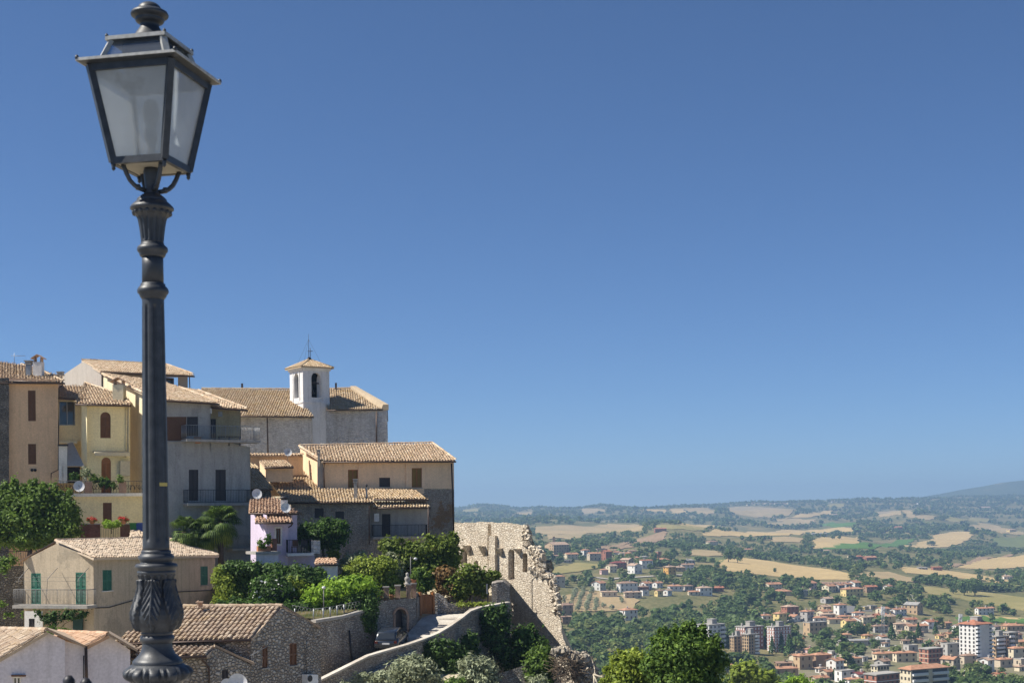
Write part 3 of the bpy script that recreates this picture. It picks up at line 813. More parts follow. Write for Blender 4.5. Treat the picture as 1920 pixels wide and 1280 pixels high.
field('dry', [(1010, 1004), (1060, 1002), (1110, 1003), (1090, 1009), (1030, 1011)], 'pale slope under the field terraces')
field('olive', [(1220, 987), (1270, 985), (1330, 990), (1300, 995), (1240, 993)], 'yellow green meadow above the farm barn')
field('dry', [(1640, 960), (1680, 957), (1690, 965), (1650, 970)], 'pale far slope among the right woods')
field('olive', [(1770, 975), (1820, 970), (1860, 974), (1800, 980)], 'far pasture on the right hills')
field('dry', [(1450, 975), (1490, 972), (1520, 976), (1480, 980)], 'small far farm clearing')

field('yard', [(1470, 1150), (1530, 1142), (1640, 1146), (1690, 1152), (1760, 1172), (1800, 1180), (1930, 1184), (1990, 1200), (1990, 1284), (1500, 1284), (1470, 1240), (1500, 1190)], 'yards, streets and gardens of the valley town', 0.15)
FIELDS.pop()
# roads, station yard and playing field of the valley town
def strip(name, pts, w, mat, label, lift=0.7):
    P = [hit(x, y) for x, y in pts]; P = [p for p in P if p]
    Q = []
    for a, b in zip(P[:-1], P[1:]):
        n = max(2, int((b - a).length / 12))
        Q += [a.lerp(b, k / n) for k in range(n)]
    Q.append(P[-1])
    rows = []
    for k, p in enumerate(Q):
        t = (Q[min(k + 1, len(Q) - 1)] - Q[max(k - 1, 0)]); t.z = 0; t.normalize(); s_ = Vector((-t.y, t.x, 0))
        r = []
        for q in (p + s_ * w / 2, p - s_ * w / 2):
            r.append((q.x, q.y, float(H(np.array([q.x]), np.array([q.y]))[0]) + lift))
        rows.append(r)
    mb = MB(); mb.grid(rows); tag(mb.build(name, mat), label, kind='structure')
M['asphalt'] = mat_plain('grey asphalt', (0.16, 0.155, 0.15), 0.95)
M['gravel'] = mat_plain('pale gravel', (0.40, 0.37, 0.32), 0.95)
strip('road', [(1085, 1088), (1110, 1082), (1140, 1086), (1165, 1084), (1215, 1081), (1290, 1078)], 6, M['gravel'], 'pale lane through the hamlet')
strip('road', [(1590, 1150), (1600, 1138), (1615, 1140), (1618, 1146)], 14, M['asphalt'], 'grey car park beside the twin roofed house')
strip('road', [(1700, 1108), (1712, 1120), (1722, 1132)], 4, M['gravel'], 'dirt track climbing between olive trees')
strip('road', [(1770, 1272), (1800, 1268), (1850, 1272), (1925, 1276)], 8, M['asphalt'], 'street beside the playing field')

# ------------------------------------------------------------------ houses of the valley
FW = {'white': (0.72, 0.70, 0.66), 'cream': (0.66, 0.58, 0.42), 'beige': (0.52, 0.44, 0.33), 'yellow': (0.72, 0.56, 0.25), 'orange': (0.66, 0.38, 0.10),
      'pink': (0.66, 0.46, 0.44), 'brick': (0.34, 0.15, 0.10), 'brown': (0.34, 0.23, 0.15), 'grey': (0.42, 0.40, 0.37), 'tan': (0.50, 0.36, 0.22)}
FR = {'orange': (0.42, 0.225, 0.14), 'red': (0.38, 0.165, 0.10), 'brown': (0.30, 0.20, 0.145), 'pale': (0.42, 0.30, 0.22), 'maroon': (0.22, 0.07, 0.06), 'grey': (0.30, 0.29, 0.27)}
for k, c in FW.items(): M['fw_' + k] = mat_plaster('far ' + k + ' wall', c, amount=0.25)
for k, c in FR.items():
    t = NT('far ' + k + ' roof'); a = t.ramp(t.noise(0.5, 5), [(0.3, sc(c, 0.75)), (0.7, sc(c, 1.25))])
    wv = t.n("ShaderNodeTexWave"); wv.inputs["Scale"].default_value = 1.2; t.l(t.tc, wv.inputs["Vector"])
    t.col(t.mix(t.ramp(wv.outputs[1], [(0.3, 0.0), (0.7, 0.3)]), a, sc(c, 0.65))); t.rough(0.95, 0.1); M['fr_' + k] = t.m
M['fwin'] = mat_plain('far window dark', (0.05, 0.045, 0.04), 0.4)
M['fshut'] = mat_plain('far shutter brown', (0.12, 0.06, 0.03), 0.6)
M['fshutw'] = mat_plain('far roller blind white', (0.7, 0.7, 0.68), 0.6)
_unit = {}
def unit_box(mat, kind='window'):
    if (mat.name, kind) not in _unit:
        mb = MB(); mb.box((0, 0, 0), 1, 1, 1); o = mb.build(kind, mat); _unit[(mat.name, kind)] = o.data; bpy.data.objects.remove(o)
    return _unit[(mat.name, kind)]
def unit_part(name, mat, parent, loc, size, yaw):
    o = bpy.data.objects.new(name, unit_box(mat, name)); o.parent = parent; o.location = loc; o.scale = size; o.rotation_euler = (0, 0, yaw); C.objects.link(o); return o
HOUSES = []
def far_house(x0, x1, ytop, ybase, wall, roof, typ='gable', yaw=32, ratio=0.7, label='', floors=None, cat='house', group=None, win=True, long_side='front', wmat=None, chim=True):
    """bounding box in the photo -> house standing on the land there. yaw: degrees the front turns to the right"""
    p = hit((x0 + x1) / 2, ybase)
    if p is None: return None
    d = p.y; k = d / F; tot = (x1 - x0) * k; a = RAD(yaw)
    L = tot / (math.cos(a) + ratio * abs(math.sin(a))); D = L * ratio
    if typ == 'flat': D = max(D, 6)
    hh = (ybase - ytop) * k
    rise = {'gable': 0.30, 'hip': 0.26, 'flat': 0.0, 'shed': 0.16}[typ] * min(L, D) * 0.5 * 1.25
    vis = rise
    hw = max(2.6, hh - vis)
    U = Vector((math.cos(a), math.sin(a), 0)); V = Vector((-math.sin(a), math.cos(a), 0))
    mid = Vector((p.x, p.y + (D * math.cos(a) + L * abs(math.sin(a))) / 2, p.z))
    g = float(H(np.array([mid.x]), np.array([mid.y]))[0])
    o = empty('house' if cat == 'house' else cat.replace(' ', '_'), (mid.x, mid.y, p.z), label, cat, group)
    HOUSES.append((mid.x, mid.y, max(L, D) * 0.62 + 1.0, p.y))
    zt = p.z + hw; zb = p.z - 3
    mb = MB()
    def q(u, v, z): return mid + U * u + V * v + Vector((0, 0, z - mid.z))
    l, w = L / 2, D / 2
    ring = [(-l, -w), (l, -w), (l, w), (-l, w)]
    for i in range(4):
        a0, a1 = ring[i], ring[(i + 1) % 4]
        mb.face([q(*a0, zb), q(*a1, zb), q(*a1, zt), q(*a0, zt)])
    ov = 0.5; rb = MB(); th = 0.18
    along = (L >= D) if long_side == 'front' else (L < D)
    def slab(pts): rb.prism(pts, Vector((0, 0, th)))
    if typ == 'flat':
        # parapet and recessed deck
        for i in range(4):
            a0, a1 = ring[i], ring[(i + 1) % 4]
            rb.prism([q(a0[0] * 1.02, a0[1] * 1.02, zt), q(a1[0] * 1.02, a1[1] * 1.02, zt), q(a1[0] * 0.96, a1[1] * 0.96, zt), q(a0[0] * 0.96, a0[1] * 0.96, zt)], Vector((0, 0, 0.5)))
        slab([q(-l * .96, -w * .96, zt), q(l * .96, -w * .96, zt), q(l * .96, w * .96, zt), q(-l * .96, w * .96, zt)])
    elif typ == 'gable':
        if along:
            s = rise / w
            slab([q(-l - ov, -w - ov, zt - ov * s), q(l + ov, -w - ov, zt - ov * s), q(l + ov, 0, zt + rise), q(-l - ov, 0, zt + rise)])
            slab([q(l + ov, w + ov, zt - ov * s), q(-l - ov, w + ov, zt - ov * s), q(-l - ov, 0, zt + rise), q(l + ov, 0, zt + rise)])
            for u in (-l, l): mb.face([q(u, -w, zt), q(u, w, zt), q(u, 0, zt + rise)])
        else:
            s = rise / l
            slab([q(-l - ov, -w - ov, zt - ov * s), q(0, -w - ov, zt + rise), q(0, w + ov, zt + rise), q(-l - ov, w + ov, zt - ov * s)])
            slab([q(l + ov, w + ov, zt - ov * s), q(0, w + ov, zt + rise), q(0, -w - ov, zt + rise), q(l + ov, -w - ov, zt - ov * s)])
            for v in (-w, w): mb.face([q(-l, v, zt), q(l, v, zt), q(0, v, zt + rise)])
    elif typ == 'shed':
        slab([q(-l - ov, -w - ov, zt), q(l + ov, -w - ov, zt), q(l + ov, w + ov, zt + rise), q(-l - ov, w + ov, zt + rise)])
    else:
        m = min(l, w); r0 = (l - m, 0) if L >= D else (0, w - m)
        R0, R1 = q(-r0[0], -r0[1], zt + rise), q(r0[0], r0[1], zt + rise)
        c = [q(u * (1 + ov / l), v * (1 + ov / w), zt - 0.1) for u, v in ring]
        if L >= D: fs = [[c[0], c[1], R1, R0], [c[1], c[2], R1], [c[2], c[3], R0, R1], [c[3], c[0], R0]]
        else: fs = [[c[0], c[1], R0], [c[1], c[2], R1, R0], [c[2], c[3], R1], [c[3], c[0], R0, R1]]
        for f in fs: slab(f)
    mb.build('wall', M['fw_' + wall] if not wmat else wmat, o)
    rf = rb.build('roof', M['fr_' + roof] if typ != 'flat' else M['concrete'], o)
    rnd = random.Random(int(x0 * 7 + ybase))
    if chim and typ != 'flat' and (x1 - x0) > 15:
        cb = MB(); cc = q(l * rnd.uniform(-.5, .5), -w * 0.3, zt + rise * 0.75); cb.box(cc + Vector((0, 0, 0.4)), 0.7, 0.7, 1.6); cb.box(cc + Vector((0, 0, 1.35)), 1.0, 1.0, 0.25)
        cb.build('chimney', M['fw_' + wall] if not wmat else wmat, rf)
    if win:
        nf = floors or max(1, int(round(hw / 3.1)))
        sm = [M['fwin'], M['fshut'], M['fwin']][rnd.randrange(3)]
        for (leng, fn, yw) in ((L, lambda t: (t, -w - 0.02), a), (D, lambda t: (-l - 0.02, t), a + math.pi / 2)):
            n = max(1, min(6, int(leng / 3.3)))
            for fl in range(nf):
                z = p.z + hw * (fl + 0.58) / nf
                for j in range(n):
                    if rnd.random() < 0.1: continue
                    uu = -leng / 2 + leng * (j + 0.5) / n
                    c = q(*fn(uu), z) - Vector((mid.x, mid.y, p.z))
                    unit_part('window', sm, o, c, (1.05, 0.12, min(1.5, hw / nf * 0.5)), yw)
    return o
# ================================================================== STREET LAMP AND ITS TERRACE
LD = 7.4; LS = LD / F
lx = unroll(288, 640)[0] * LS
def lz(row): return -unroll(288, row)[1] * LS
LB = Vector((lx, LD, lz(1545)))
lamp = empty('street_lamp', LB, 'black cast iron street lamp with a square glass lantern in front of the town', 'street lamp')
t = NT('dark lamp paint'); t.col(t.ramp(t.noise(18, 5), [(0.3, (0.024, 0.028, 0.034)), (0.6, (0.042, 0.047, 0.055)), (0.74, (0.06, 0.064, 0.07)), (0.82, (0.11, 0.11, 0.105))])); t.rough(0.48, 0.5); t.bump(t.noise(60, 3), 0.2, 0.004); M['lamp'] = t.m
t = NT('lamp paint with painted glint'); t.col(t.ramp(t.noise(30, 5), [(0.3, (0.26, 0.26, 0.25)), (0.7, (0.46, 0.46, 0.44))])); t.rough(0.6, 0.4); M['lampglint'] = t.m  # bright reflection on the lantern edges, painted in as a lighter colour
t = NT('frosted lamp glass')
tr = t.n("ShaderNodeBsdfTranslucent"); tr.inputs[0].default_value = (0.86, 0.86, 0.86, 1); tp = t.n("ShaderNodeBsdfTransparent"); tp.inputs[0].default_value = (0.86, 0.88, 0.88, 1)
df = t.n("ShaderNodeBsdfDiffuse"); t.l(t.ramp(t.noise(7, 5), [(0.4, (0.62, 0.62, 0.62)), (0.6, (0.74, 0.74, 0.74)), (0.72, (0.5, 0.48, 0.45))]), df.inputs[0]); gl = t.n("ShaderNodeBsdfGlossy"); gl.inputs["Roughness"].default_value = 0.25
m1 = t.n("ShaderNodeMixShader"); m1.inputs[0].default_value = 0.42; t.l(tr.outputs[0], m1.inputs[1]); t.l(df.outputs[0], m1.inputs[2])
m2 = t.n("ShaderNodeMixShader"); m2.inputs[0].default_value = 0.56; t.l(m1.outputs[0], m2.inputs[1]); t.l(tp.outputs[0], m2.inputs[2])
m3 = t.n("ShaderNodeMixShader"); m3.inputs[0].default_value = 0.06; t.l(m2.outputs[0], m3.inputs[1]); t.l(gl.outputs[0], m3.inputs[2]); t.l(m3.outputs[0], t.out.inputs["Surface"]); M['frost'] = t.m
t = NT('clear roof glass'); tp = t.n("ShaderNodeBsdfTransparent"); tp.inputs[0].default_value = (0.80, 0.84, 0.88, 1); gl = t.n("ShaderNodeBsdfGlossy"); gl.inputs["Roughness"].default_value = 0.08; df = t.n("ShaderNodeBsdfDiffuse"); df.inputs[0].default_value = (0.4, 0.43, 0.47, 1)
m1 = t.n("ShaderNodeMixShader"); m1.inputs[0].default_value = 0.10; t.l(tp.outputs[0], m1.inputs[1]); t.l(df.outputs[0], m1.inputs[2]); m2 = t.n("ShaderNodeMixShader"); m2.inputs[0].default_value = 0.08; t.l(m1.outputs[0], m2.inputs[1]); t.l(gl.outputs[0], m2.inputs[2]); t.l(m2.outputs[0], t.out.inputs["Surface"]); M['clear'] = t.m

def ss(a, b, x):
    q = min(1, max(0, (x - a) / (b - a))); return q * q * (3 - 2 * q)
def lathe_part(name, prof, n=48, mod=None, sub=1, mat='lamp'):
    pr = []
    for (a, b) in zip(prof[:-1], prof[1:]):
        for k in range(sub): pr.append((a[0] + (b[0] - a[0]) * k / sub, a[1] + (b[1] - a[1]) * k / sub))
    pr.append(prof[-1])
    mb = MB(); mb.lathe((lx, LD, 0), [(r * LS, lz(row)) for row, r in pr], n, mod)
    return mb.build(name, M[mat], lamp)
# column, from the top down (photo rows and radii)
def bell_mod(th, z, r):
    k = ss(lz(458), lz(448), z) * ss(lz(404), lz(412), z); return r - k * 0.010 * (0.5 + 0.5 * math.cos(th * 14)) ** 1.5
bell = lathe_part('capital', [(362, 12), (366, 18), (370, 23), (374, 27), (378, 28), (382, 33), (387, 38), (390, 40), (393, 40), (395, 37), (398, 35), (402, 34), (404, 31), (408, 28), (414, 26), (422, 24.5), (432, 23), (445, 21.5), (456, 20.5)], 84, bell_mod, 3)
bd = MB()
for j in range(16):
    a = 2 * math.pi * j / 16; c = Vector((lx + math.cos(a) * 33 * LS, LD + math.sin(a) * 33 * LS, lz(400)))
    bd.lathe(c, [(0.001, -0.014), (0.010, -0.009), (0.013, 0), (0.010, 0.009), (0.001, 0.014)], 8)
bd.build('bead', M['lamp'], bell)
def ring(rows, name='collar'): return lathe_part(name, rows, 48)
ring([(455, 20), (457, 22), (459, 21.5), (461, 24), (464, 27.5), (468, 28.5), (472, 27.5), (475, 24.5), (478, 24), (481, 22.5), (483, 20)])
lathe_part('upper_shaft', [(480, 19.6), (500, 19.6), (536, 20)], 48)
ring([(531, 20), (533, 23), (536, 22.5), (538, 25), (542, 28), (546, 29), (550, 28), (553, 25), (556, 24.5), (559, 22), (562, 20.5)])
def shaft_mod(th, z, r):
    a = (th * 8 / (2 * math.pi)) % 1.0 - 0.5; w = 0.24
    if abs(a) > w: return r
    e0, e1 = lz(572), lz(1016); edge = r * 2 * math.pi / 8 * math.sqrt(max(0, w * w - a * a))
    if z > e0 - 0 or z < e1: return r
    k = min(1, min((e0 - z), (z - e1)) / 0.02 + (0.0)); k *= 1.0
    return r - 0.0085 * math.cos(a / w * math.pi / 2) * min(1.0, max(0.0, k))
lathe_part('shaft', [(558, 20.2), (568, 20.2), (572, 20.2), (576, 20.3), (582, 20.4), (600, 20.6), (700, 21.6), (800, 22.6), (900, 23.5), (1000, 24.3), (1008, 24.4), (1013, 24.5), (1017, 24.5), (1034, 24.8)], 240, shaft_mod, 2)
ring([(1030, 24.5), (1032, 27), (1035, 28), (1037, 27), (1039, 30), (1042, 32.5), (1046, 33), (1050, 31), (1053, 28.5), (1055, 29), (1056, 36), (1059, 39), (1062, 39), (1065, 37), (1067, 35), (1070, 34)])
VS = [(1068, 34), (1072, 35.5), (1076, 34), (1080, 32), (1086, 30.5), (1094, 30), (1102, 30.8), (1112, 33), (1122, 36), (1132, 39.5), (1142, 42.5), (1150, 43.8), (1158, 43.5), (1166, 41.5), (1174, 38), (1180, 34), (1185, 30), (1190, 27.5)]
def vase_mod(th, z, r):
    t = (lz(1074) - z) / (lz(1074) - lz(1186))
    if t < 0.02 or t > 0.99: return r
    if t < 0.1:                                   # small hanging tongues under the rim
        return r + 0.006 * math.cos(th * 16)
    w = (th * 6 / (2 * math.pi)) % 1.0 - 0.5      # six acanthus leaves
    half = 0.47 * math.sin(math.pi * min(1, 0.22 + t * 0.8)) ** 0.7
    inside = ss(half, half - 0.07, abs(w))
    rib = math.exp(-(w / 0.035) ** 2)
    lobes = 0.5 + 0.5 * math.cos((t * 9.0 - abs(w) * 7.5) * 2 * math.pi * 0.75)
    return r + inside * (0.009 + 0.010 * lobes * (0.35 + abs(w) * 1.8)) + rib * 0.010 * inside - (1 - inside) * 0.006
lathe_part('vase', VS, 288, vase_mod, 6)
ring([(1186, 27), (1189, 28), (1191, 30), (1194, 31.6), (1197, 31.8), (1200, 31), (1202, 29.5), (1204, 28.5)])
lathe_part('pedestal', [(1202, 27.5), (1208, 27.5), (1214, 28.5), (1220, 30.5), (1226, 34), (1231, 39), (1235, 43.5), (1238, 45.5), (1241, 46), (1244, 46)], 48, None, 2)
def egg_mod(th, z, r):
    t = (lz(1246) - z) / (lz(1246) - lz(1276))
    if t < 0.05 or t > 0.97: return r
    a = (th * 11 / (2 * math.pi)) % 1.0 - 0.5; e = math.sin(math.pi * t)
    egg = max(0.0, 1 - (a / 0.27) ** 2) ** 0.5 if abs(a) < .27 else 0
    dart = math.exp(-((abs(a) - 0.5) / 0.05) ** 2)
    groove = math.exp(-((abs(a) - 0.31) / 0.035) ** 2)
    return r + e * (0.016 * egg + 0.010 * dart - 0.012 * groove)
lathe_part('egg_moulding', [(1243, 46), (1246, 50), (1250, 55), (1255, 58.5), (1260, 60), (1265, 59.5), (1270, 57), (1274, 52), (1277, 47), (1281, 44)], 264, egg_mod, 4)
lathe_part('base', [(1280, 44), (1300, 44), (1330, 46), (1400, 52), (1440, 60), (1450, 70), (1470, 74), (1500, 76), (1545, 80)], 48, None, 2)
# paper label stuck on the shaft
st = MB(); rr = 23.7 * LS
st.grid([[(lx + math.cos(a) * rr, LD + math.sin(a) * rr, lz(q)) for a in np.linspace(-1.0, -0.15, 8)] for q in (905, 911.5)])
st.build('sticker', mat_plain('faded yellow sticker', (0.5, 0.40, 0.12), 0.8), lamp)

# lantern: square, seen over one corner
TH = RAD(32.9)      # 18.5 degrees as seen along the ray to the lamp
def corner(R, row, j):
    a = -math.pi / 2 + TH + j * math.pi / 2      # j=0 front corner, 1 right, 2 back, 3 left
    return Vector((lx + math.cos(a) * R * 0.967 * LS, LD + math.sin(a) * R * 0.967 * LS, lz(row)))
head = MB()
def sq(R, row): return [corner(R, row, j) for j in range(4)]
def barq(mb, a, b, w, dpt, out):
    """square bar from a to b, `out` the outward direction"""
    ax = (b - a).normalized(); o_ = (out - ax * out.dot(ax)).normalized(); s_ = ax.cross(o_)
    mb.hexa([a - s_ * w / 2 - o_ * dpt / 2, a + s_ * w / 2 - o_ * dpt / 2, a + s_ * w / 2 + o_ * dpt / 2, a - s_ * w / 2 + o_ * dpt / 2,
             b - s_ * w / 2 - o_ * dpt / 2, b + s_ * w / 2 - o_ * dpt / 2, b + s_ * w / 2 + o_ * dpt / 2, b - s_ * w / 2 + o_ * dpt / 2])
RT, RBm = 117, 75; rT, rB = 141, 313
for j in range(4):
    a, b = corner(RT, rT, j), corner(RBm, rB, j); out = Vector((a.x - lx, a.y - LD, 0)).normalized()
    barq(head, a, b, 0.034, 0.034, out)
    c = corner(RBm, rB - 2, (j + 1) % 4); b2 = corner(RBm, rB - 2, j)
    nrm = Vector(((b2.x + c.x) / 2 - lx, (b2.y + c.y) / 2 - LD, 0)).normalized()
    barq(head, b2, c, 0.036, 0.026, nrm)
    t0, t1 = corner(RT - 2, rT + 4, j), corner(RT - 2, rT + 4, (j + 1) % 4)
    barq(head, t0, t1, 0.04, 0.026, nrm)
frame = head.build('lantern_frame', M['lamp'], lamp)
for j in range(4):
    g = MB(); q = [corner(RT - 4, rT + 4, j), corner(RT - 4, rT + 4, (j + 1) % 4), corner(RBm - 4, rB - 2, (j + 1) % 4), corner(RBm - 4, rB - 2, j)]
    n_ = (q[1] - q[0]).cross(q[2] - q[0]).normalized() * 0.004
    g.hexa([q[0] - n_, q[1] - n_, q[2] - n_, q[3] - n_, q[0] + n_, q[1] + n_, q[2] + n_, q[3] + n_]); g.build('glass_pane', M['frost'], lamp)
# eave: shallow tray with a thin edge, opening in the middle
ev = MB()
for j in range(4):
    j2 = (j + 1) % 4
    ev.face([corner(142, 137, j), corner(142, 137, j2), corner(142, 134.5, j2), corner(142, 134.5, j)])
    ev.face([corner(142, 137, j2), corner(142, 137, j), corner(112, 141, j), corner(112, 141, j2)])
    ev.face([corner(142, 134.5, j), corner(142, 134.5, j2), corner(92, 129, j2), corner(92, 129, j)])
    ev.face([corner(112, 141, j2), corner(112, 141, j), corner(92, 129, j), corner(92, 129, j2)])
ev.build('eave', M['lamp'], lamp)
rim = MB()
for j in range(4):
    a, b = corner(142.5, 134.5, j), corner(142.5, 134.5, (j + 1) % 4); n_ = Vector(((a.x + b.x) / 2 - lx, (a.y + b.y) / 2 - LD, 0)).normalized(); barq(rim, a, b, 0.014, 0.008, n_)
rim.build('eave_edge', M['lampglint'], lamp)
# upper lantern with clear sloping panes
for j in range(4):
    up = MB(); a, b = corner(97, 130, j), corner(76, 90, j); out = Vector((a.x - lx, a.y - LD, 0)).normalized(); barq(up, a, b, 0.034, 0.022, out); up.build('frame_bar', M['lampglint'], lamp)
for j in range(4):
    g = MB(); q = [corner(75, 90, j), corner(75, 90, (j + 1) % 4), corner(96, 131, (j + 1) % 4), corner(96, 131, j)]
    n_ = (q[1] - q[0]).cross(q[2] - q[0]).normalized() * 0.003
    g.hexa([q[0] - n_, q[1] - n_, q[2] - n_, q[3] - n_, q[0] + n_, q[1] + n_, q[2] + n_, q[3] + n_]); g.build('roof_pane', M['clear'], lamp)
tp_ = MB(); bq, tq, cq = sq(85, 90), sq(85, 83.5), sq(60, 76)
for j in range(4):
    j2 = (j + 1) % 4
    tp_.face([bq[j], bq[j2], tq[j2], tq[j]]); tp_.face([tq[j], tq[j2], cq[j2], cq[j]])
tp_.face(cq); tp_.face(bq[::-1]); tp_.build('cap_plate', M['lamp'], lamp)
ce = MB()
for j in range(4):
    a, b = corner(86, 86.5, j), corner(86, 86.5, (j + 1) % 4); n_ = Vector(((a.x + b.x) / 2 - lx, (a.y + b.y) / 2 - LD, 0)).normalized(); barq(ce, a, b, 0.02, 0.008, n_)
ce.build('cap_edge', M['lampglint'], lamp)
# reflector housing inside, and lamp bulb
hs_ = MB(); hs_.lathe((lx, LD, 0), [(50 * LS, lz(92)), (52 * LS, lz(124)), (44 * LS, lz(150)), (46 * LS, lz(160)), (20 * LS, lz(163)), (0.001, lz(163))], 24); hs_.build('reflector', M['dark'], lamp)
bl = MB(); bl.lathe((lx, LD, 0), [(r * LS, lz(q)) for q, r in ((186, 1), (188, 7), (194, 12), (204, 15), (214, 15.5), (226, 14), (234, 9), (238, 7), (242, 11), (250, 12.5), (262, 12), (270, 8), (284, 7), (310, 8))], 24)
bl.build('bulb', mat_plain('white lamp bulb', (0.22, 0.19, 0.15), 0.4), lamp)
bp = MB(); a_, b_ = sq(74, 316), sq(74, 313)
for j in range(4): bp.face([a_[j], a_[(j + 1) % 4], b_[(j + 1) % 4], b_[j]])
bp.face(b_); bp.face(a_[::-1]); bp.build('bottom_plate', mat_plain('dusty cream plate', (0.34, 0.31, 0.25), 0.7), lamp)
for j in range(4):
    ft = MB(); c = corner(74, 318, j); ft.lathe((c.x, c.y, c.z), [(0.010, 0.006), (0.013, -0.004), (0.009, -0.014), (0.011, -0.022), (0.002, -0.032)], 10)
    ft.build('drop_finial', M['lamp'], lamp); ft = MB(); c = corner(141, 133, j); ft.lathe((c.x, c.y, c.z), [(0.009, -0.003), (0.011, 0.006), (0.009, 0.014), (0.002, 0.02)], 8)
    ft.build('nut', M['lamp'], lamp); ft = MB(); c = corner(84, 83, j); ft.lathe((c.x, c.y, c.z), [(0.008, -0.003), (0.010, 0.006), (0.002, 0.016)], 8); ft.build('nut', M['lamp'], lamp)
fn = lathe_part('finial', [(4.5, 1), (5.5, 8), (8, 14), (12, 19), (16, 21.5), (19, 22), (21, 28), (24, 33), (28, 35), (31, 34), (34, 30), (36, 26), (40, 26.5), (43, 24), (46, 18), (49, 17), (54, 19), (60, 23), (66, 27), (72, 31), (78, 40)], 48, None, 2)
lathe_part('socket', [(314, 13), (322, 15), (330, 14.5), (345, 13), (358, 11.5), (362, 14), (366, 13), (370, 10)], 32)
ar = MB()
for j in range(4):
    a = -math.pi / 2 + TH + j * math.pi / 2; dv = Vector((math.cos(a), math.sin(a), 0)); pts = []
    for (r, row) in ((54, 315), (51, 322), (47, 332), (41, 343), (33, 351), (24, 356), (12, 359)):
        pts.append(Vector((lx, LD, lz(row))) + dv * r * LS)
    ar.tube(pts, 0.0125, 8)
    c = Vector((lx, LD, lz(354))) + dv * 26 * LS; ar.lathe((c.x, c.y, c.z), [(0.012, -0.014), (0.017, 0), (0.012, 0.014)], 8)
ar.build('bracket', M['lamp'], lamp)
# terrace the photographer and the lamp stand on, with its retaining wall
mb = MB(); z0 = LB.z
mb.hexa([(-9, -6, z0 - 0.3), (9, -6, z0 - 0.3), (9, 8.9, z0 - 0.3), (-9, 8.9, z0 - 0.3), (-9, -6, z0 - 0.004), (9, -6, z0 - 0.004), (9, 8.9, z0 - 0.004), (-9, 8.9, z0 - 0.004)])
tag(mb.build('terrace', M['concrete']), 'viewing terrace under the street lamp', kind='structure')
mb = MB(); mb.hexa([(-9, 8.4, -13.5), (9, 8.4, -13.5), (9, 8.9, -13.5), (-9, 8.9, -13.5), (-9, 8.4, z0 - 0.31), (9, 8.4, z0 - 0.31), (9, 8.9, z0 - 0.31), (-9, 8.9, z0 - 0.31)])
tag(mb.build('terrace_retaining_wall', M['fieldstone']), 'stone retaining wall under the viewing terrace', 'wall')
# ================================================================== THE OLD TOWN
Zv = Vector((0, 0, 1))
def house(name, px, py, d, label, cat='house', group=None): return empty(name, W(px, py, d), label, cat, group)
def solid(mb, corners, ztop, zbot):
    """closed block of walls through (photo column, depth) corners; heights in metres"""
    P = [W(px, 965, d) for px, d in corners]
    for a, b in zip(P, P[1:] + P[:1]):
        mb.face([(a.x, a.y, zbot), (b.x, b.y, zbot), (b.x, b.y, ztop), (a.x, a.y, ztop)])
def slab_on(parent, wl, x0, x1, y, out, mat, name, th=0.18, back=0.0):
    u0, z = wl.uz(x0, y); u1, _ = wl.uz(x1, y); mb = MB()
    c = wl.at((u0 + u1) / 2, z - th / 2, out / 2 - back / 2); mb.box(c, abs(u1 - u0), out + back, th, wl.U, wl.N)
    return mb.build(name, mat, parent)
def balcony(parent, wl, x0, x1, yfloor, out, h=1.0, sp=0.13, mat=None, slabmat=None):
    """slab and railing; pixel columns are read on the wall plane moved out to the railing"""
    o = wl.o + wl.N * out
    pa, pb = onplane(x0, yfloor, o, wl.N), onplane(x1, yfloor, o, wl.N)
    ua, ub = (pa - wl.o).dot(wl.U), (pb - wl.o).dot(wl.U); z = pa.z
    mb = MB(); mb.box(wl.at((ua + ub) / 2, z - 0.1, out / 2 + 0.02), abs(ub - ua) + 0.1, out + 0.06, 0.2, wl.U, wl.N)
    b = mb.build('balcony', slabmat or M['concrete'], parent)
    railing(b, [wl.at(ua, z, 0.05), wl.at(ua, z, out - 0.04), wl.at(ub, z, out - 0.04), wl.at(ub, z, 0.05)], h, sp, mat)
    return b

# ---- 1 tan house with its stone wing
t1 = house('house', 60, 1010, 110, 'tall tan house with narrow brown shutters at the left edge')
w = Wall(17, 110, 109, 111.2)
mb = MB(); h1, h2 = rect(53, 732, 66.5, 789), rect(53, 832, 67.5, 870)
panel(mb, w, [(17, 708), (17, 1075), (109, 1075), (109, 712)], [h1, h2])
s = Wall(109, 111.2, 118, 121); panel(mb, s, [(109, 712), (109, 1075), (118, 1075), (118, 720)])
mb.build('wall', M['tan'], t1)
window(t1, w, h1, M['wood'], deep=0.02); window(t1, w, h2, M['wood'], deep=0.02)
ws = Wall(-60, 108.4, 17, 109.6)
mb = MB(); panel(mb, ws, [(-60, 708), (-60, 1075), (17, 1075), (17, 708)]); mb.build('stone_wall', M['stonedark'], t1)
tile_roof(t1, [(-62, 716, 108.6), (119, 717, 111), (119, 706, 114)], [(74, 694), (40, 684), (-62, 669)], seed=1, ridge=[((119, 715), (74, 694)), ((74, 694), (40, 684))])
g_ = MB(); g_.tube([W(17, 714, 109.6), W(122, 719, 110.8)], 0.07, 8); g_.build('gutter', M['gutter'], t1)
pipe(t1, [W(118, 722, 110.9), W(110.5, 727, 110.7), W(110, 800, 110.7), W(109.5, 880, 110.7), W(96, 887, 110.3), W(95, 925, 110.3)])
for q in ((60, 881), (66, 881)):
    v = MB(); c = w.p(*q, 0.02); v.tube([c, c + w.N * 0.05], 0.12, 10); v.build('vent', M['dark'], t1)
chimney(t1, 72.5, 679, 697, 16, 113.5, M['white'], 'tile'); chimney(t1, 54, 684, 692, 9, 113.5, M['steel'], 'flat')
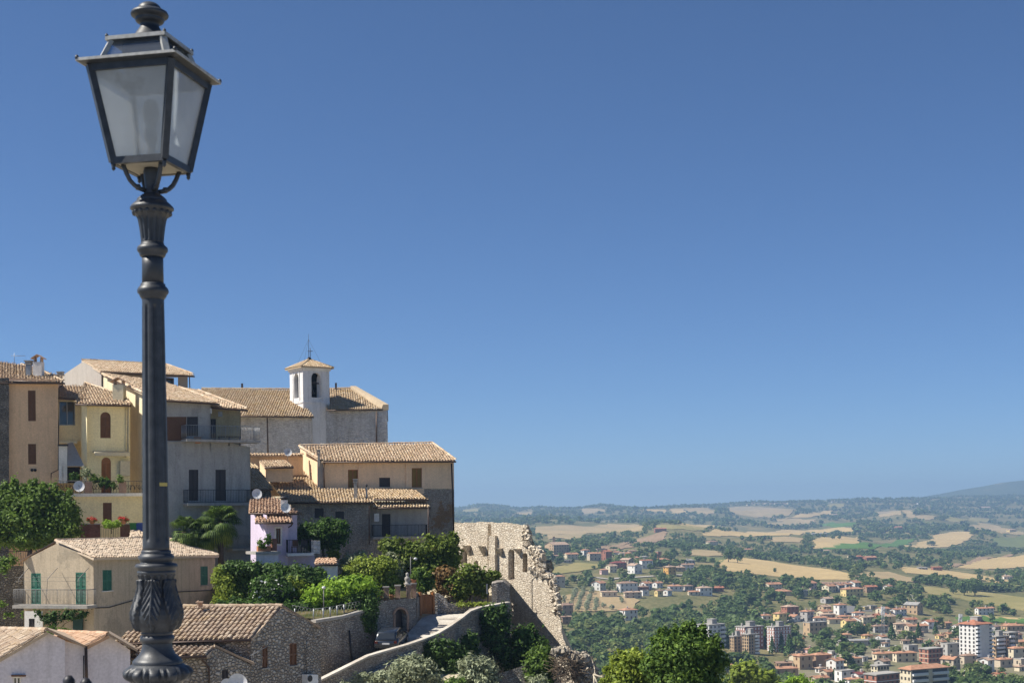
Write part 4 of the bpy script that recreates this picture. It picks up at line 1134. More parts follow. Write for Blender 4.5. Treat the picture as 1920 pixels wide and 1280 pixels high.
a_ = MB(); p0 = W(27, 685, 114); a_.tube([p0, p0 + Zv * 1.0], 0.02, 5)
for k in range(6): a_.tube([p0 + Vector((k * .16, 0, 0.78)), p0 + Vector((k * .16, .25, 0.82))], 0.012, 4)
a_.tube([p0 + Vector((-.3, 0, .8)), p0 + Vector((.9, 0, .8))], 0.014, 4); a_.build('aerial', M['steel'], t1)

# ---- 2 yellow house with verandah, terrace and arched windows
t2 = house('house', 200, 1005, 110, 'pale yellow house with arched brown windows above a plant filled terrace')
wv = Wall(109, 112.6, 152, 113.4); wb = Wall(152, 113.2, 163, 110.9); wf = Wall(163, 110.9, 244, 112.4)
mb = MB(); hg = rect(111, 752, 141, 797)
panel(mb, wv, [(106, 742), (106, 826), (143, 826), (152, 826), (152, 742)], [hg]); 
panel(mb, wv, [(96, 826), (96, 930), (152, 930), (152, 826)], back=2.0)
panel(mb, wb, [(152, 755), (152, 930), (163, 930), (163, 756)])
ha, hb = arch(188, 772, 207.5, 821), arch(190, 857, 208, 928)
panel(mb, wf, [(163, 756), (163, 930), (244, 930), (244, 759)], [ha, hb])
wl_ = Wall(125, 109.2, 300, 111.2); hd = rect(193, 942, 209.5, 978)
panel(mb, wl_, [(112, 927), (112, 1040), (300, 1040), (300, 927)], [hd])
mb.build('wall', M['yellow'], t2)
window(t2, wf, ha, M['wood'], deep=0.05); window(t2, wf, hb, M['woodorange'], deep=0.05); window(t2, wl_, hd, M['wood'], 'door', name='door')
window(t2, wv, hg, M['glasswin'], 'glass', frame_mat=M['steel'])
box_part(t2, wv, 110, 744, 138, 751, 0.35, M['awninggrey'], 'blind_box')
slab_on(t2, wv, 106, 143, 826.5, 0.5, M['cream'], 'overhang', 0.2, 1.5)
# side awning and white screen wall left of the terrace
sw = Wall(110, 110.3, 126, 110.6); mb = MB(); panel(mb, sw, [(110, 835), (110, 905), (126, 905), (126, 835)], [rect(116, 858, 119, 905)]); mb.build('screen_wall', M['white'], t2)
box_part(t2, sw, 108, 833, 127, 836, 0.25, M['wooddark'], 'coping')
mb = MB(); q = [W(126, 829, 112.6), W(137, 829, 112.6), W(158, 873, 110.2), W(126, 873, 110.2)]; mb.prism(q, Vector((0, 0, -0.03))); mb.build('awning', M['awninggrey'], t2)
mb = MB(); mb.hexa([W(126, 905, 112.5), W(150, 905, 112.5), W(150, 905, 113), W(126, 905, 113), W(126, 875, 112.5), W(150, 875, 112.5), W(150, 875, 113), W(126, 875, 113)]); mb.build('doorway', M['dark'], t2)
# awning cassette with scalloped edge
u0, z0_ = wf.uz(174, 846); u1, _ = wf.uz(240, 847); mb = MB()
mb.hexa([wf.at(u0, z0_ - .1, .02), wf.at(u1, z0_ - .1, .02), wf.at(u1, z0_ - .2, .85), wf.at(u0, z0_ - .2, .85), wf.at(u0, z0_ + .05, .02), wf.at(u1, z0_ + .05, .02), wf.at(u1, z0_ - .12, .85), wf.at(u0, z0_ - .12, .85)])
n = 22
for k in range(n):
    a, b = u0 + (u1 - u0) * k / n, u0 + (u1 - u0) * (k + 1) / n
    mb.face([wf.at(a, z0_ - .2, .86), wf.at(b, z0_ - .2, .86), wf.at(b, z0_ - .36, .87), wf.at((a + b) / 2, z0_ - .42, .87), wf.at(a, z0_ - .36, .87)])
mb.build('awning', M['awning'], t2)
box_part(t2, wf, 224, 864, 242, 892, 0.4, M['awning'], 'boiler_box')
pipe(t2, [wf.p(241, 762, .1), wf.p(240, 850, .1)], 0.06, M['awning']); pipe(t2, [wf.p(237, 762, .1), wf.p(236, 858, .1)], 0.05, M['yellow'])
tile_roof(t2, [(106, 745, 111.6), (162, 749, 112.4), (162, 724, 119)], [(106, 722)], seed=2)
tile_roof(t2, [(141, 757, 110.2), (246, 759.5, 111.8), (236, 742, 116)], [(215, 735), (160, 717)], seed=3, order=[0, 1, 2, 3, 4], ridge=[((141, 757), (160, 719)), ((160, 719), (215, 737)), ((215, 737), (244, 757))])
chimney(t2, 224, 722, 752, 20, 113.6, M['cream'], 'tile')
# terrace slab, railing, piers
wt = Wall(108, 108.9, 300, 110.9)
slab_on(t2, wt, 106, 302, 925, 0.25, M['white'], 'terrace_slab', 0.25, 2.5)
ra, rb_ = wt.p(108, 925, 0.1), wt.p(300, 925, 0.1)
rl = railing(t2, [ra, rb_], 1.0, 0.22, M['iron'])
sc_ = MB()
n = 24
for k in range(n):
    q = ra.lerp(rb_, (k + .5) / n) + Zv * 0.5
    pts = [q + wt.U * (math.cos(t_) * 0.2) + Zv * (math.sin(t_ * 2 + k) * 0.2) for t_ in np.linspace(0, 6.28, 12)]
    sc_.tube(pts, 0.014, 4)
sc_.build('scrollwork', M['iron'], rl)
for x in (166, 230):
    box_part(t2, wt, x - 7, 903, x + 7, 924, 0.28, M['brickpost'], 'brick_pier', 0.05)
dish(t2, 148, 912, 108.3, 0.42, (150, 926))
for (x, y, r, lab, lf) in ((138, 892, 9, 'dark leafy bush in a tub under the awning on the terrace', 'lf_dark'), (160, 885, 10, 'grey green olive bush at the terrace corner', 'lf_olive'), (176, 896, 9, 'spindly plant left of the lower arched door', 'lf_mid'), (194, 903, 11, 'dark potted plant before the lower arched door', 'lf_dark'), (224, 897, 7, 'small leafy plant under the boiler box', 'lf_mid'), (208, 908, 8, 'low potted shrub right of the arched door', 'lf_dark')):
    plant('potted_plant', lab, 'plant', [(x, y, r, r * .9), (x + r * .5, y + r * .5, r * .6, r * .6)], 109.9, M[lf], 0.11, 0.45, int(x), base=(x, 925), trunk_r=0.03)

# brick planters with flowers in front of the lower door
t2b = house('flower_wall', 200, 1010, 106.5, 'dark red brick wall with an iron gate between two piers', 'wall')
wp = Wall(150, 106.2, 262, 107.2)
for (x0, x1) in ((152, 188), (226, 244)):
    b_ = box_part(t2b, wp, x0, 982, x1, 1030, 0.1, M['redbrick'], 'pier', 0.6); box_part(b_, wp, x0 - 1, 980.5, x1 + 1, 983, 0.16, M['concrete'], 'coping', 0.64)
railing(t2b, [wp.p(188, 1010), wp.p(226, 1010)], 0.95, 0.12, M['iron'], name='gate')
for (x, y, lab) in ((173, 978, 'terracotta pot of red flowers on the left brick pier'), (232, 977, 'terracotta pot of red flowers on the right brick pier')):
    c = W(x, 982, 106.3); e = empty('flower_pot', c, lab, 'flower pot')
    pm = MB(); pm.lathe(c, [(.14, 0), (.2, .3), (.23, .31), (.23, .36), (.17, .34)], 14); pm.build('pot', M['clay'], e)
    q = lump_crown([(x - 2, y - 5, 8, 4.5), (x + 4, y - 4, 6, 4)], 106.3, .8, .07, int(x)); quads_obj('blossom', q[::2], M['petalred'], e); quads_obj('leaves', q[1::3] - np.array([0, 0, .05]), M['lf_mid'], e)
plant('shrub', 'bright green flowering shrub hanging over the iron gate', 'shrub', [(209, 983, 17, 6), (198, 979, 8, 5), (222, 980, 8, 5)], 106.6, M['lf_bright'], 0.09, .6, 5, base=(209, 1000), trunk_r=.04)
for (x, lab, c) in ((252, 'green rubbish bin beside the lamp post', (0.03, 0.2, 0.04)), (264, 'blue rubbish bin beside the green one', (0.02, 0.06, 0.25))):
    cc = W(x, 1002, 106.8); e = empty('rubbish_bin', cc, lab, 'bin'); m_ = MB()
    m_.hexa([cc + Vector(v) for v in ((-.22, -.22, 0), (.22, -.22, 0), (.22, .22, 0), (-.22, .22, 0), (-.28, -.28, .85), (.28, -.28, .85), (.28, .28, .85), (-.28, .28, .85))]); m_.build('body', mat_plain(lab, c, .5), e)
    m_ = MB(); m_.box(cc + Zv * .89, .62, .62, .07); m_.build('lid', mat_plain(lab, c, .5), e)

# ---- 3 grey house on top behind
t3 = house('house', 250, 760, 126, 'grey plastered house standing highest behind the yellow and cream houses')
Uv = Vector((.86, .51, 0)).normalized(); Vv = Vector((-.51, .86, 0)).normalized()
w3 = Wall(190, 124, 362, 130.5); g3 = Wall(118, 136, 190, 124)
mb = MB(); panel(mb, g3, [(118, 703), (118, 800), (190, 800), (190, 697), (155, 678)])
hw3 = rect(306, 707, 336, 724)
panel(mb, w3, [(190, 697), (190, 800), (352, 800), (352, 704)], [hw3], back=0.9)
mb.build('wall', M['greygable'], t3)
window(t3, w3, hw3, M['glasswin'], 'glass', frame_mat=M['wood'], back=.9)
tile_roof(t3, [(188, 696.5, 123.2), (364, 704.5, 129.6), (311, 684, 136)], [(153, 675.5)], seed=4, order=[0, 1, 2, 3], ridge=[((153, 675.5), (311, 684)), ((311, 684), (362, 702))])
chimney(t3, 113.5, 704, 712, 8, 126, M['concrete'], 'flat')
pipe(t3, [W(355, 704, 129.6), W(356, 728, 129.8)], .05, name='post')

# ---- 4 cream and grey apartment house
t4 = house('apartment_house', 390, 1050, 110, 'grey and cream apartment house with two long balconies behind the lamp post', 'apartment house')
fr = Wall(303, 108, 470, 112.2); lw = Wall(194, 124, 303, 108)
mb = MB(); panel(mb, lw, [(194, 704), (194, 960), (303, 1060), (303, 752), (262, 730)]); mb.build('side_wall', M['cream'], t4)
mb = MB()
hr, hd1 = rect(311, 781, 350, 826), rect(350.5, 781, 371.5, 817)
d1, d2 = rect(354, 880, 372, 938), rect(404, 880, 423.5, 938)
panel(mb, fr, [(303, 753), (303, 1070), (473, 1070), (468, 838), (395, 822), (395, 756)], [hr, hd1, d1, d2], .3)
lo = Wall(392, 111.6, 452, 113.6); hl = rect(395, 785, 405, 840)
mb.build('front_wall', M['grey'], t4)
mb = MB(); panel(mb, lo, [(392, 760), (392, 846), (452, 846), (450, 766)], [hl]); mb.build('brick_wall', M['yellowbrick'], t4)
mb = MB(); rw = Wall(395, 110, 392, 113); rw.N = -rw.N; q = [W(395, 755, 110.2), W(395, 845, 110.2), W(391, 845, 113), W(391, 758, 113)]; mb.face(q); q = [W(469, 838, 112.2), W(473, 1070, 112.2), W(462, 1070, 120), W(458, 838, 120)]; mb.face(q); q = [W(451, 765, 113.6), W(452, 846, 113.6), W(442, 846, 120), W(441, 762, 120)]; mb.face(q)
# terrace deck between the set back storey and the front
q = [W(395, 822, 110.2), W(469, 838, 112.2), W(452, 838, 116), W(392, 822, 114)]; mb.face(q); mb.build('return_wall', M['grey'], t4)
window(t4, fr, hr, M['wood'], 'blind', name='roller_shutter'); window(t4, fr, hd1, M['wooddark'], 'blind', name='roller_shutter')
window(t4, fr, d1, M['wooddark'], 'door', name='door'); window(t4, fr, d2, M['wooddark'], 'door', name='door'); window(t4, lo, hl, M['wooddark'], 'door', name='door')
tile_roof(t4, [(292, 749, 107), (409, 756, 110.2), (336, 727, 119)], [(306, 716), (192, 700)], seed=6, order=[0, 1, 2, 3, 4], ridge=[((192, 702), (298, 751)), ((336, 727), (409, 755))])
tile_roof(t4, [(393, 763, 110.4), (463, 768, 112.8), (372, 732, 120.5)], [(336, 727)], mat=M['tile'], seed=7, order=[0, 1, 2, 3], ridge=[((372, 733), (463, 767))])
balcony(t4, fr, 351, 487, 822.5, 1.2, 1.1, .13, M['steel']); balcony(t4, fr, 353, 470, 943, 1.0, 1.05, .13, M['iron']); balcony(t4, fr, 436, 474, 1028, 1.0, 1.05, .13, M['steel'])
for (x, y) in ((413, 776), (393, 770)):
    c = W(x, y, 110.4 if x < 400 else 111.9); m_ = MB(); m_.box(c, .32, .2, .42); m_.build('wall_lamp' if x > 400 else 'meter_box', M['steel'] if x > 400 else M['whitepaint'], t4)
box_part(t4, fr, 311, 827, 352, 829, .08, M['concrete'], 'sill')
for x in (421, 440):
    c = W(x, 836, 111.4); m_ = MB(); m_.box(c + Zv * .75, 1.0, .6, .05); 
    for sx in (-.42, .42): m_.box(c + Vector((sx, 0, .37)), .06, .5, .72)
    e = empty('balcony_table', c, 'dark table on the upper balcony, ' + ('left one' if x < 430 else 'right one'), 'table'); o_ = m_.build('tabletop', M['iron'], e)
chp = MB(); c = W(371, 838, 109.2); chp.lathe((c.x, c.y, c.z + .3), [(.2, 0), (.3, .45), (.33, .5)], 12); e = empty('clay_pot', c, 'terracotta jar at the left end of the upper balcony', 'pot'); chp.build('jar', M['clay'], e)

# ---- 5 church with bell tower
t5 = house('church', 560, 830, 152, 'pale stone church with a white bell tower and long tiled nave', 'church')
n1 = Wall(436, 151.0, 587, 150.4); n2 = Wall(610, 154.0, 728, 153.7)
mb = MB(); panel(mb, n1, [(380, 776), (380, 900), (586, 900), (584, 778)]); panel(mb, n2, [(610, 766), (610, 900), (729, 900), (726, 764)])
q = [W(726, 766, 153.7), W(729, 900, 153.7), W(722, 900, 164), W(718, 768, 164)]; mb.face(q)
q = [W(585, 779, 150.6), W(587, 900, 150.6), W(580, 900, 158), W(578, 760, 158)]; mb.face(q)
mb.build('wall', M['churchwall'], t5)
tile_roof(t5, [(378, 778, 149.6), (589, 781, 150), (548, 731, 159)], [(378, 729)], seed=8, sp=.26, mat=M['tilelichen'], order=[0, 1, 2, 3], ridge=[((378, 729), (548, 730))])
tile_roof(t5, [(612, 768, 152.8), (718, 767, 153.7), (660, 728, 161)], [(612, 730)], seed=9, sp=.26, mat=M['tilelichen'], order=[0, 1, 2, 3], ridge=[((612, 730), (660, 728))])
mb = MB(); a, b = W(657, 725, 160.5), W(727, 760, 153.6); mb.hexa([a - Zv * .5, a - Zv * .5 + Vector((.9, .2, 0)), b - Zv * .5 + Vector((.1, 0, 0)), b - Zv * .5 - Vector((.8, 0, 0)), a + Zv * .12, a + Zv * .12 + Vector((.6, .2, 0)), b + Zv * .12 + Vector((.1, 0, 0)), b + Zv * .12 - Vector((.5, 0, 0))]); mb.build('parapet', M['coping'], t5)
mb = MB(); q = [W(660, 733, 160.8), W(727, 765, 154.0), W(728, 790, 154.0), W(690, 790, 160)]; mb.face(q); mb.build('gable_end', M['churchwall'], t5)
pipe(t5, [W(501, 783, 150), W(502.5, 850, 150)], .08); pipe(t5, [W(706, 772, 153.4), W(706, 850, 153.4)], .08)
for (x, y, d) in ((454, 726, 159.5), (630, 725, 160)):
    m_ = MB(); m_.box(W(x, y, d), .2, .2, .9); m_.build('vent_pipe', M['gutter'], t5)
# tower: four faces, openings on the two we see
TA = RAD(35); Ut = Vector((math.cos(TA), math.sin(TA), 0)); Vt = Vector((-math.sin(TA), math.cos(TA), 0)); side = 3.25
c0 = W(571, 965, 152.4); c0.z = 0
ct = [c0, c0 + Ut * side, c0 + Ut * side + Vt * side, c0 + Vt * side]
class WallW(Wall):
    def __init__(s, a, b):
        s.o = Vector((a.x, a.y, 0)); s.U = Vector((b.x - a.x, b.y - a.y, 0)); s.len = s.U.length; s.U.normalize(); s.N = Vector((s.U.y, -s.U.x, 0))
tf, tl = WallW(ct[0], ct[1]), WallW(ct[3], ct[0]); tr_, tb_ = WallW(ct[1], ct[2]), WallW(ct[2], ct[3])
zt = W(571, 687, 152.4).z; zb = 2.0; zled = W(571, 753, 152.4).z
def zrect(wl, z0, z1, holes=(), mb=None, deep=.45):
    o = [wl.at(0, z0), wl.at(wl.len, z0), wl.at(wl.len, z1), wl.at(0, z1)]
    loops = [o] + [[wl.at(u, z) for u, z in h] for h in holes]; flat = [p for l in loops for p in l]
    for t_ in tessellate_polygon(loops):
        pts = [flat[k] for k in t_]; nn = (pts[1] - pts[0]).cross(pts[2] - pts[0]); mb.face(pts if nn.dot(wl.N) > 0 else pts[::-1])
    for h in loops[1:]:
        for k in range(len(h)):
            a, b = h[k], h[(k + 1) % len(h)]; mb.face([a, b, b - wl.N * deep, a - wl.N * deep])
def uarch(u0, u1, z0, z1, n=8):
    r = (u1 - u0) / 2; return [(u0, z0), (u1, z0)] + [((u0 + u1) / 2 + r * math.cos(math.pi * k / n), z1 - r + r * math.sin(math.pi * k / n)) for k in range(n + 1)]
mb = MB(); za, zz = W(571, 744, 152.4).z, W(571, 697, 152.4).z
hole = uarch(side * .32, side * .67, za, zz); niche = [(side * .27, za - .25), (side * .72, za - .25), (side * .72, zz + .25), (side * .27, zz + .25)]
for wl in (tf, tl, tr_, tb_): zrect(wl, zb, zt, [hole], mb)
mb.build('tower_wall', M['offwhite'], t5)
fb = MB()
for wl in (tf, tl):                 # raised surround of the openings and corner strips
    for (a, b, c, d) in ((side * .22, side * .27, za - .4, zz + .4), (side * .72, side * .77, za - .4, zz + .4), (side * .27, side * .72, zz + .25, zz + .4), (side * .22, side * .77, za - .5, za - .4), (0, side, zled - .1, zled + .08)):
        fb.hexa([wl.at(a, c, -.02), wl.at(b, c, -.02), wl.at(b, c, .07), wl.at(a, c, .07), wl.at(a, d, -.02), wl.at(b, d, -.02), wl.at(b, d, .07), wl.at(a, d, .07)])
    fb.hexa([wl.at(-.1, zt - .35, -.02), wl.at(side + .1, zt - .35, -.02), wl.at(side + .1, zt - .35, .12), wl.at(-.1, zt - .35, .12), wl.at(-.1, zt, -.02), wl.at(side + .1, zt, -.02), wl.at(side + .1, zt, .25), wl.at(-.1, zt, .25)])
fb.build('moulding', M['offwhite'], t5)
m_ = MB(); cc = c0 + (Ut + Vt) * side / 2; m_.lathe((cc.x, cc.y, za + .6), [(.02, 1.0), (.2, .98), (.3, .8), (.36, .4), (.5, .1), (.58, 0), (.5, .02)], 20); bell_ = m_.build('bell', mat_plain('bronze bell', (.08, .06, .035), .4, .7), t5)
m_ = MB(); m_.tube([cc - Ut * 1.4 + Zv * (za + 1.75), cc + Ut * 1.4 + Zv * (za + 1.75)], .09, 6); m_.tube([cc - Vt * 1.4 + Zv * (za + 1.75), cc + Vt * 1.4 + Zv * (za + 1.75)], .07, 6); m_.build('bell_beam', M['wooddark'], bell_)
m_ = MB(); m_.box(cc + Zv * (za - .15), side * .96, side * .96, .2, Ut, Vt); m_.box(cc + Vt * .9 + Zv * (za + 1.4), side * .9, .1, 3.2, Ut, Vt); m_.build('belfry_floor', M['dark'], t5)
apex = cc + Zv * (zt + 1.0); rr_ = side / 2 + .38; rfm = MB(); rnd = random.Random(3)
def tower_roof():
    mb = MB(); cs = [cc - Ut * rr_ - Vt * rr_, cc + Ut * rr_ - Vt * rr_, cc + Ut * rr_ + Vt * rr_, cc - Ut * rr_ + Vt * rr_]
    for j in range(4):
        A, B = cs[j] + Zv * zt, cs[(j + 1) % 4] + Zv * zt
        mb.prism([A, B, apex], Vector((0, 0, -.12))); e = (B - A).normalized(); L = (B - A).length; up = (apex - (A + B) / 2); sl = up.length; up.normalize(); nr = e.cross(up)
        u = .12
        while u < L:
            tmax = sl * (1 - abs(u - L / 2) / (L / 2)); t0 = -.05
            while t0 < tmax - .1:
                t1 = min(t0 + .4, tmax); arcs = [math.pi * k / 4 for k in range(5)]
                mb.grid([[A + e * (u - math.cos(a) * .095 * k_) + up * t_ + nr * (l_ + math.sin(a) * .09 * k_) for a in arcs] for t_, k_, l_ in ((t0, 1, .05), (t1, .86, .015))], smooth=False); t0 += .36
            u += .24
    for c in cs: mb.tube([c + Zv * (zt + .05), apex + Zv * .08], .1, 6)
    return mb.build('tower_roof', M['tilelichen'], t5)
tower_roof()
m_ = MB(); m_.lathe(apex, [(.25, 0), (.2, .2), (.08, .3), (.03, .3)], 10); m_.tube([apex + Vector((0.12, 0, .2)), apex + Vector((0.12, 0, 1.3))], .035, 5); m_.tube([apex + Vector((-.16, 0, .95)), apex + Vector((.4, 0, .95))], .035, 5); m_.build('cross', M['iron'], t5)
top = W(578.5, 626, 154.4); m_ = MB(); b_ = Vector((top.x, 154.4, zt + .6)); m_.tube([b_, top], [.04, .018], 6)
for sx in (-1.05, -.5, 1.1): m_.tube([Vector((top.x, 154.4, top.z - .6)), cc + Vector((sx * 1.3, -.2, zt + .4))], .009, 4)
m_.build('lightning_rod', M['iron'], t5)

# ---- 6 peach house
t6 = house('house', 720, 1000, 126, 'peach house with long tiled roof at the right end of the town')
pf = Wall(606, 124.4, 851, 126.6); pl = Wall(563, 133, 606, 124.4)
w1, w2, w3_ = rect(652.5, 880, 671, 914), rect(711, 895, 731.5, 912.5), rect(772, 877, 791, 913.5)
mb = MB(); panel(mb, pf, [(606, 862), (606, 925), (795, 925), (795, 916), (851, 916), (851, 864)], [w1, w2, w3_]); panel(mb, pl, [(563, 839), (563, 935), (606, 935), (606, 864)])
mb.build('wall', M['peach'], t6)
mb = MB(); panel(mb, pf, [(760, 916), (760, 1075), (853, 1075), (851.5, 916)], back=.04); q = [W(851, 864, 126.6), W(853, 1075, 126.6), W(836, 1075, 140), W(826, 850, 140)]; mb.face(q); mb.build('stone_wall', M['stoneplaster'], t6)
for (x0, x1) in ((672, 677), (761, 767)):
    fb = MB(); a, b, c, d = pf.p(x0, 925), pf.p(x1, 925), pf.p(x1, 866), pf.p(x0, 866); n = pf.N * .1; fb.hexa([a, b, b + n, a + n, d, c, c + n, d + n]); fb.build('pilaster', M['peach'], t6)
mb = MB(); a, b, c, d = pf.p(595, 925), pf.p(606, 925), pf.p(606, 864), pf.p(595, 862); n = pf.N * .25; mb.hexa([a, b, b + n, a + n, d, c, c + n, d + n]); mb.build('corner_flue', M['concrete'], t6)
window(t6, pf, w1, M['curtain'], 'glass', frame_mat=M['woodorange']); window(t6, pf, w3_, M['curtain'], 'glass', frame_mat=M['woodorange']); window(t6, pf, w2, M['wooddark'], 'blind')
for (x0, x1, y) in ((652, 671, 914.5), (711, 732, 913.5), (772, 791, 914)): sill(t6, pf, x0, x1, y)
tile_roof(t6, [(604, 865, 123.8), (855, 864, 126), (811, 831, 134)], [(561, 837)], seed=10, sp=.26, order=[0, 1, 2, 3], ridge=[((561, 836), (811, 830.5)), ((811, 831), (855, 863)), ((561, 837), (604, 864))])
pipe(t6, [W(846.5, 868, 126), W(849, 930, 126), W(850.5, 1000, 126.2)], .07)
pipe(t6, [W(609, 868, 124), W(607, 880, 124), W(608.5, 918, 124)], .06)
chimney(t6, 598, 850, 862, 4, 124, M['concrete'], 'flat')

# ---- 7 low roofed stone house in front of it, with loggia
t7 = house('house', 680, 1045, 119, 'rubble stone house with lichen roof and dark loggia balcony below the peach house')
sf = Wall(552, 118.6, 700, 119.6); sg = Wall(700, 120.6, 803, 121.4)
k1, k2 = rect(590, 952.5, 606.5, 971), rect(629, 958, 645, 972)
mb = MB(); panel(mb, sf, [(545, 940), (545, 1090), (720, 1090), (712, 1005), (693, 1005), (693, 940)], [k1, k2]); panel(mb, sf, [(693, 1005), (693, 1008), (700, 1008), (700, 1005)])
mb.build('wall', M['stoneplaster'], t7)
window(t7, sf, k1, M['wooddark'], 'door', name='shutter'); window(t7, sf, k2, M['wooddark'], 'door', name='shutter')
kd = rect(716, 963, 732, 1006)
mb = MB(); panel(mb, sg, [(690, 944), (690, 1090), (803, 1090), (803, 944)], [kd]); mb.build('loggia_wall', M['grey'], t7)
fb = MB()
for (x0, y0, x1, y1) in ((713.5, 961, 716, 1006), (732, 961, 734.5, 1006), (716, 960.5, 732, 963)):
    a, b, c, d = sg.p(x0, y1), sg.p(x1, y1), sg.p(x1, y0), sg.p(x0, y0); n = sg.N * .05; fb.hexa([a, b, b + n, a + n, d, c, c + n, d + n])
fb.build('door_surround', M['concrete'], t7)
window(t7, sg, kd, M['wooddark'], 'door', name='door'); box_part(t7, sg, 701, 962, 710, 977, .35, M['whitepaint'], 'boiler'); pipe(t7, [sg.p(705, 962, .15), sg.p(705, 951, .15)], .05, M['steel'], 'flue')
tile_roof(t7, [(537, 941, 117.9), (700, 941.5, 119.2), (690, 917, 124.4)], [(600, 917), (565, 880), (504, 868), (470, 868), (508, 905)], mat=M['tilelichen'], seed=11, sp=.25, order=[0, 1, 2, 3, 4, 5, 6, 7])
tile_roof(t7, [(700, 935.5, 119.6), (803, 935.5, 121), (774, 917, 125.6)], [(690, 917)], mat=M['tilelichen'], seed=12, sp=.25, order=[0, 1, 2, 3])
tile_roof(t7, [(699, 950.5, 119.2), (807, 950.5, 120.4), (803, 940, 121.9)], [(699, 941)], mat=M['tilelichen'], seed=13, sp=.25, order=[0, 1, 2, 3])
bal = balcony(t7, sg, 700, 801, 1006, 1.3, 1.0, .12, M['iron'])
pipe(t7, [W(692, 948, 119), W(692.5, 1020, 119)], .05); pipe(t7, [W(803, 952, 120), W(804, 1010, 120)], .05)
chimney(t7, 667, 905, 936, 6, 120.3, M['concrete'], 'flat'); chimney(t7, 687.5, 913, 934, 3, 120.6, M['steel'], 'pot')
# peach parapet wall, dormer and dish behind
w8 = Wall(468, 127, 568, 129); mb = MB(); panel(mb, w8, [(468, 852), (468, 930), (568, 930), (568, 852)]); mb.build('parapet_wall', M['peach'], t7)
tile_roof(t7, [(466, 854, 126.6), (568, 854, 128.6), (568, 851, 129.4)], [(466, 851)], seed=14, sp=.28, gut=False, order=[0, 1, 2, 3], name='coping')
e = t7; wd_ = Wall(498, 122.6, 549, 123.4); wdl = Wall(487, 126, 498, 122.6); mb = MB(); panel(mb, wd_, [(498, 874), (498, 903), (549, 903), (549, 874)]); panel(mb, wdl, [(487, 866), (487, 886), (498, 903), (498, 874)])
q = [W(549, 874, 123.4), W(549, 903, 123.4), W(541, 890, 127), W(541, 866, 127)]; mb.face(q); dm = mb.build('dormer', M['peach'], t7)
tile_roof(dm, [(496, 875.5, 122), (550, 875, 122.8), (538, 863.5, 126.2)], [(486, 864.5)], seed=15, order=[0, 1, 2, 3])
dish(t7, 539.5, 847.5, 124.6, .36, (540, 866))
# small roof at the left with stone wall under it
w9 = Wall(468, 116.5, 508, 117.5); mb = MB(); panel(mb, w9, [(464, 914), (464, 945), (512, 945), (506, 914)]); mb.build('side_stone_wall', M['stonedark'], t7)
tile_roof(t7, [(465, 916, 115.9), (511, 916, 117), (480, 872, 122)], [(465, 868)], mat=M['tilelichen'], seed=16, sp=.25, order=[0, 1, 2, 3])

DS = 0.93
# ---- 8 lilac house
t8 = house('house', 515, 1075, 112, 'small lilac house with terracotta roofs and two little terraces')
lf_ = Wall(500, 110.4, 540, 111.4); ll = Wall(476, 113.6, 500, 110.4); lr = Wall(538, 112.4, 556, 112.9)
hw = rect(517, 990, 526, 1019)
mb = MB(); panel(mb, lf_, [(500, 975), (500, 1080), (540, 1080), (540, 975)], [hw]); panel(mb, ll, [(470, 958), (470, 1080), (500, 1080), (500, 965)]); panel(mb, lr, [(536, 958), (536, 1080), (557, 1080), (557, 962)])
panel(mb, Wall(540, 111.9, 590, 112.6), [(540, 1040), (540, 1082), (590, 1082), (590, 1040)])
mb.build('wall', M['lilac'], t8); window(t8, lf_, hw, M['glasswin'], 'glass', frame_mat=M['wood'])
fb = MB()
for (x0, y0, x1, y1) in ((514.5, 987, 517, 1022), (526, 987, 528.5, 1022), (517, 987, 526, 990), (517, 1019, 526, 1022)):
    a, b, c, d = lf_.p(x0, y1), lf_.p(x1, y1), lf_.p(x1, y0), lf_.p(x0, y0); n = lf_.N * .05; fb.hexa([a, b, b + n, a + n, d, c, c + n, d + n])
fb.build('window_surround', M['white'], t8)
tile_roof(t8, [(466, 961, 111.2), (560, 961.5, 111.9), (520, 933, 118)], [(468, 933)], mat=M['tilered'], seed=17, order=[0, 1, 2, 3])
tile_roof(t8, [(478, 978.5, 109.4), (549, 978.5, 110.2), (545, 964, 113)], [(480, 964)], mat=M['tilered'], seed=18, order=[0, 1, 2, 3])
chimney(t8, 533, 937, 952, 11, 112.6, M['white'], 'pot'); dish(t8, 535.5, 952, 110.6, .36, (541, 966)); dish(t8, 481.5, 926, 113.8, .38, (486, 938))
pipe(t8, [W(549, 980, 110.1), W(546, 985, 110.3), W(541, 988, 110.8)], .05)
tw = Wall(480, 108.6, 522, 109.4); mb = MB(); panel(mb, tw, [(480, 1034), (480, 1082), (522, 1082), (522, 1034)]); q = [W(522, 1034, 109.4), W(522, 1082, 109.4), W(520, 1082, 112), W(520, 1034, 112)]; mb.face(q); tb2 = mb.build('lower_terrace', M['lowwhite'], t8)
slab_on(tb2, tw, 478, 525, 1034, .2, M['concrete'], 'deck', .2, 2.5)
box_part(tb2, tw, 481, 1023, 505, 1033, -.1, M['clay'], 'planter', .5); box_part(tb2, tw, 507, 1009, 516, 1032, -.05, M['redbrick'], 'brick_post', .5)
b8 = balcony(t8, Wall(540, 111.9, 590, 112.6), 540, 587, 1037, 1.2, 1.0, .12, M['iron'], M['white'])
mb = MB(); a, b = W(584, 1037, 111.2), W(599, 1037, 111.6); mb.hexa([a, b, b + Vector((0, .5, 0)), a + Vector((0, .5, 0)), a + Zv * .95, b + Zv * .95, b + Vector((0, .5, .95)), a + Vector((0, .5, .95))]); mb.build('stone_post', M['churchwall'], t8)
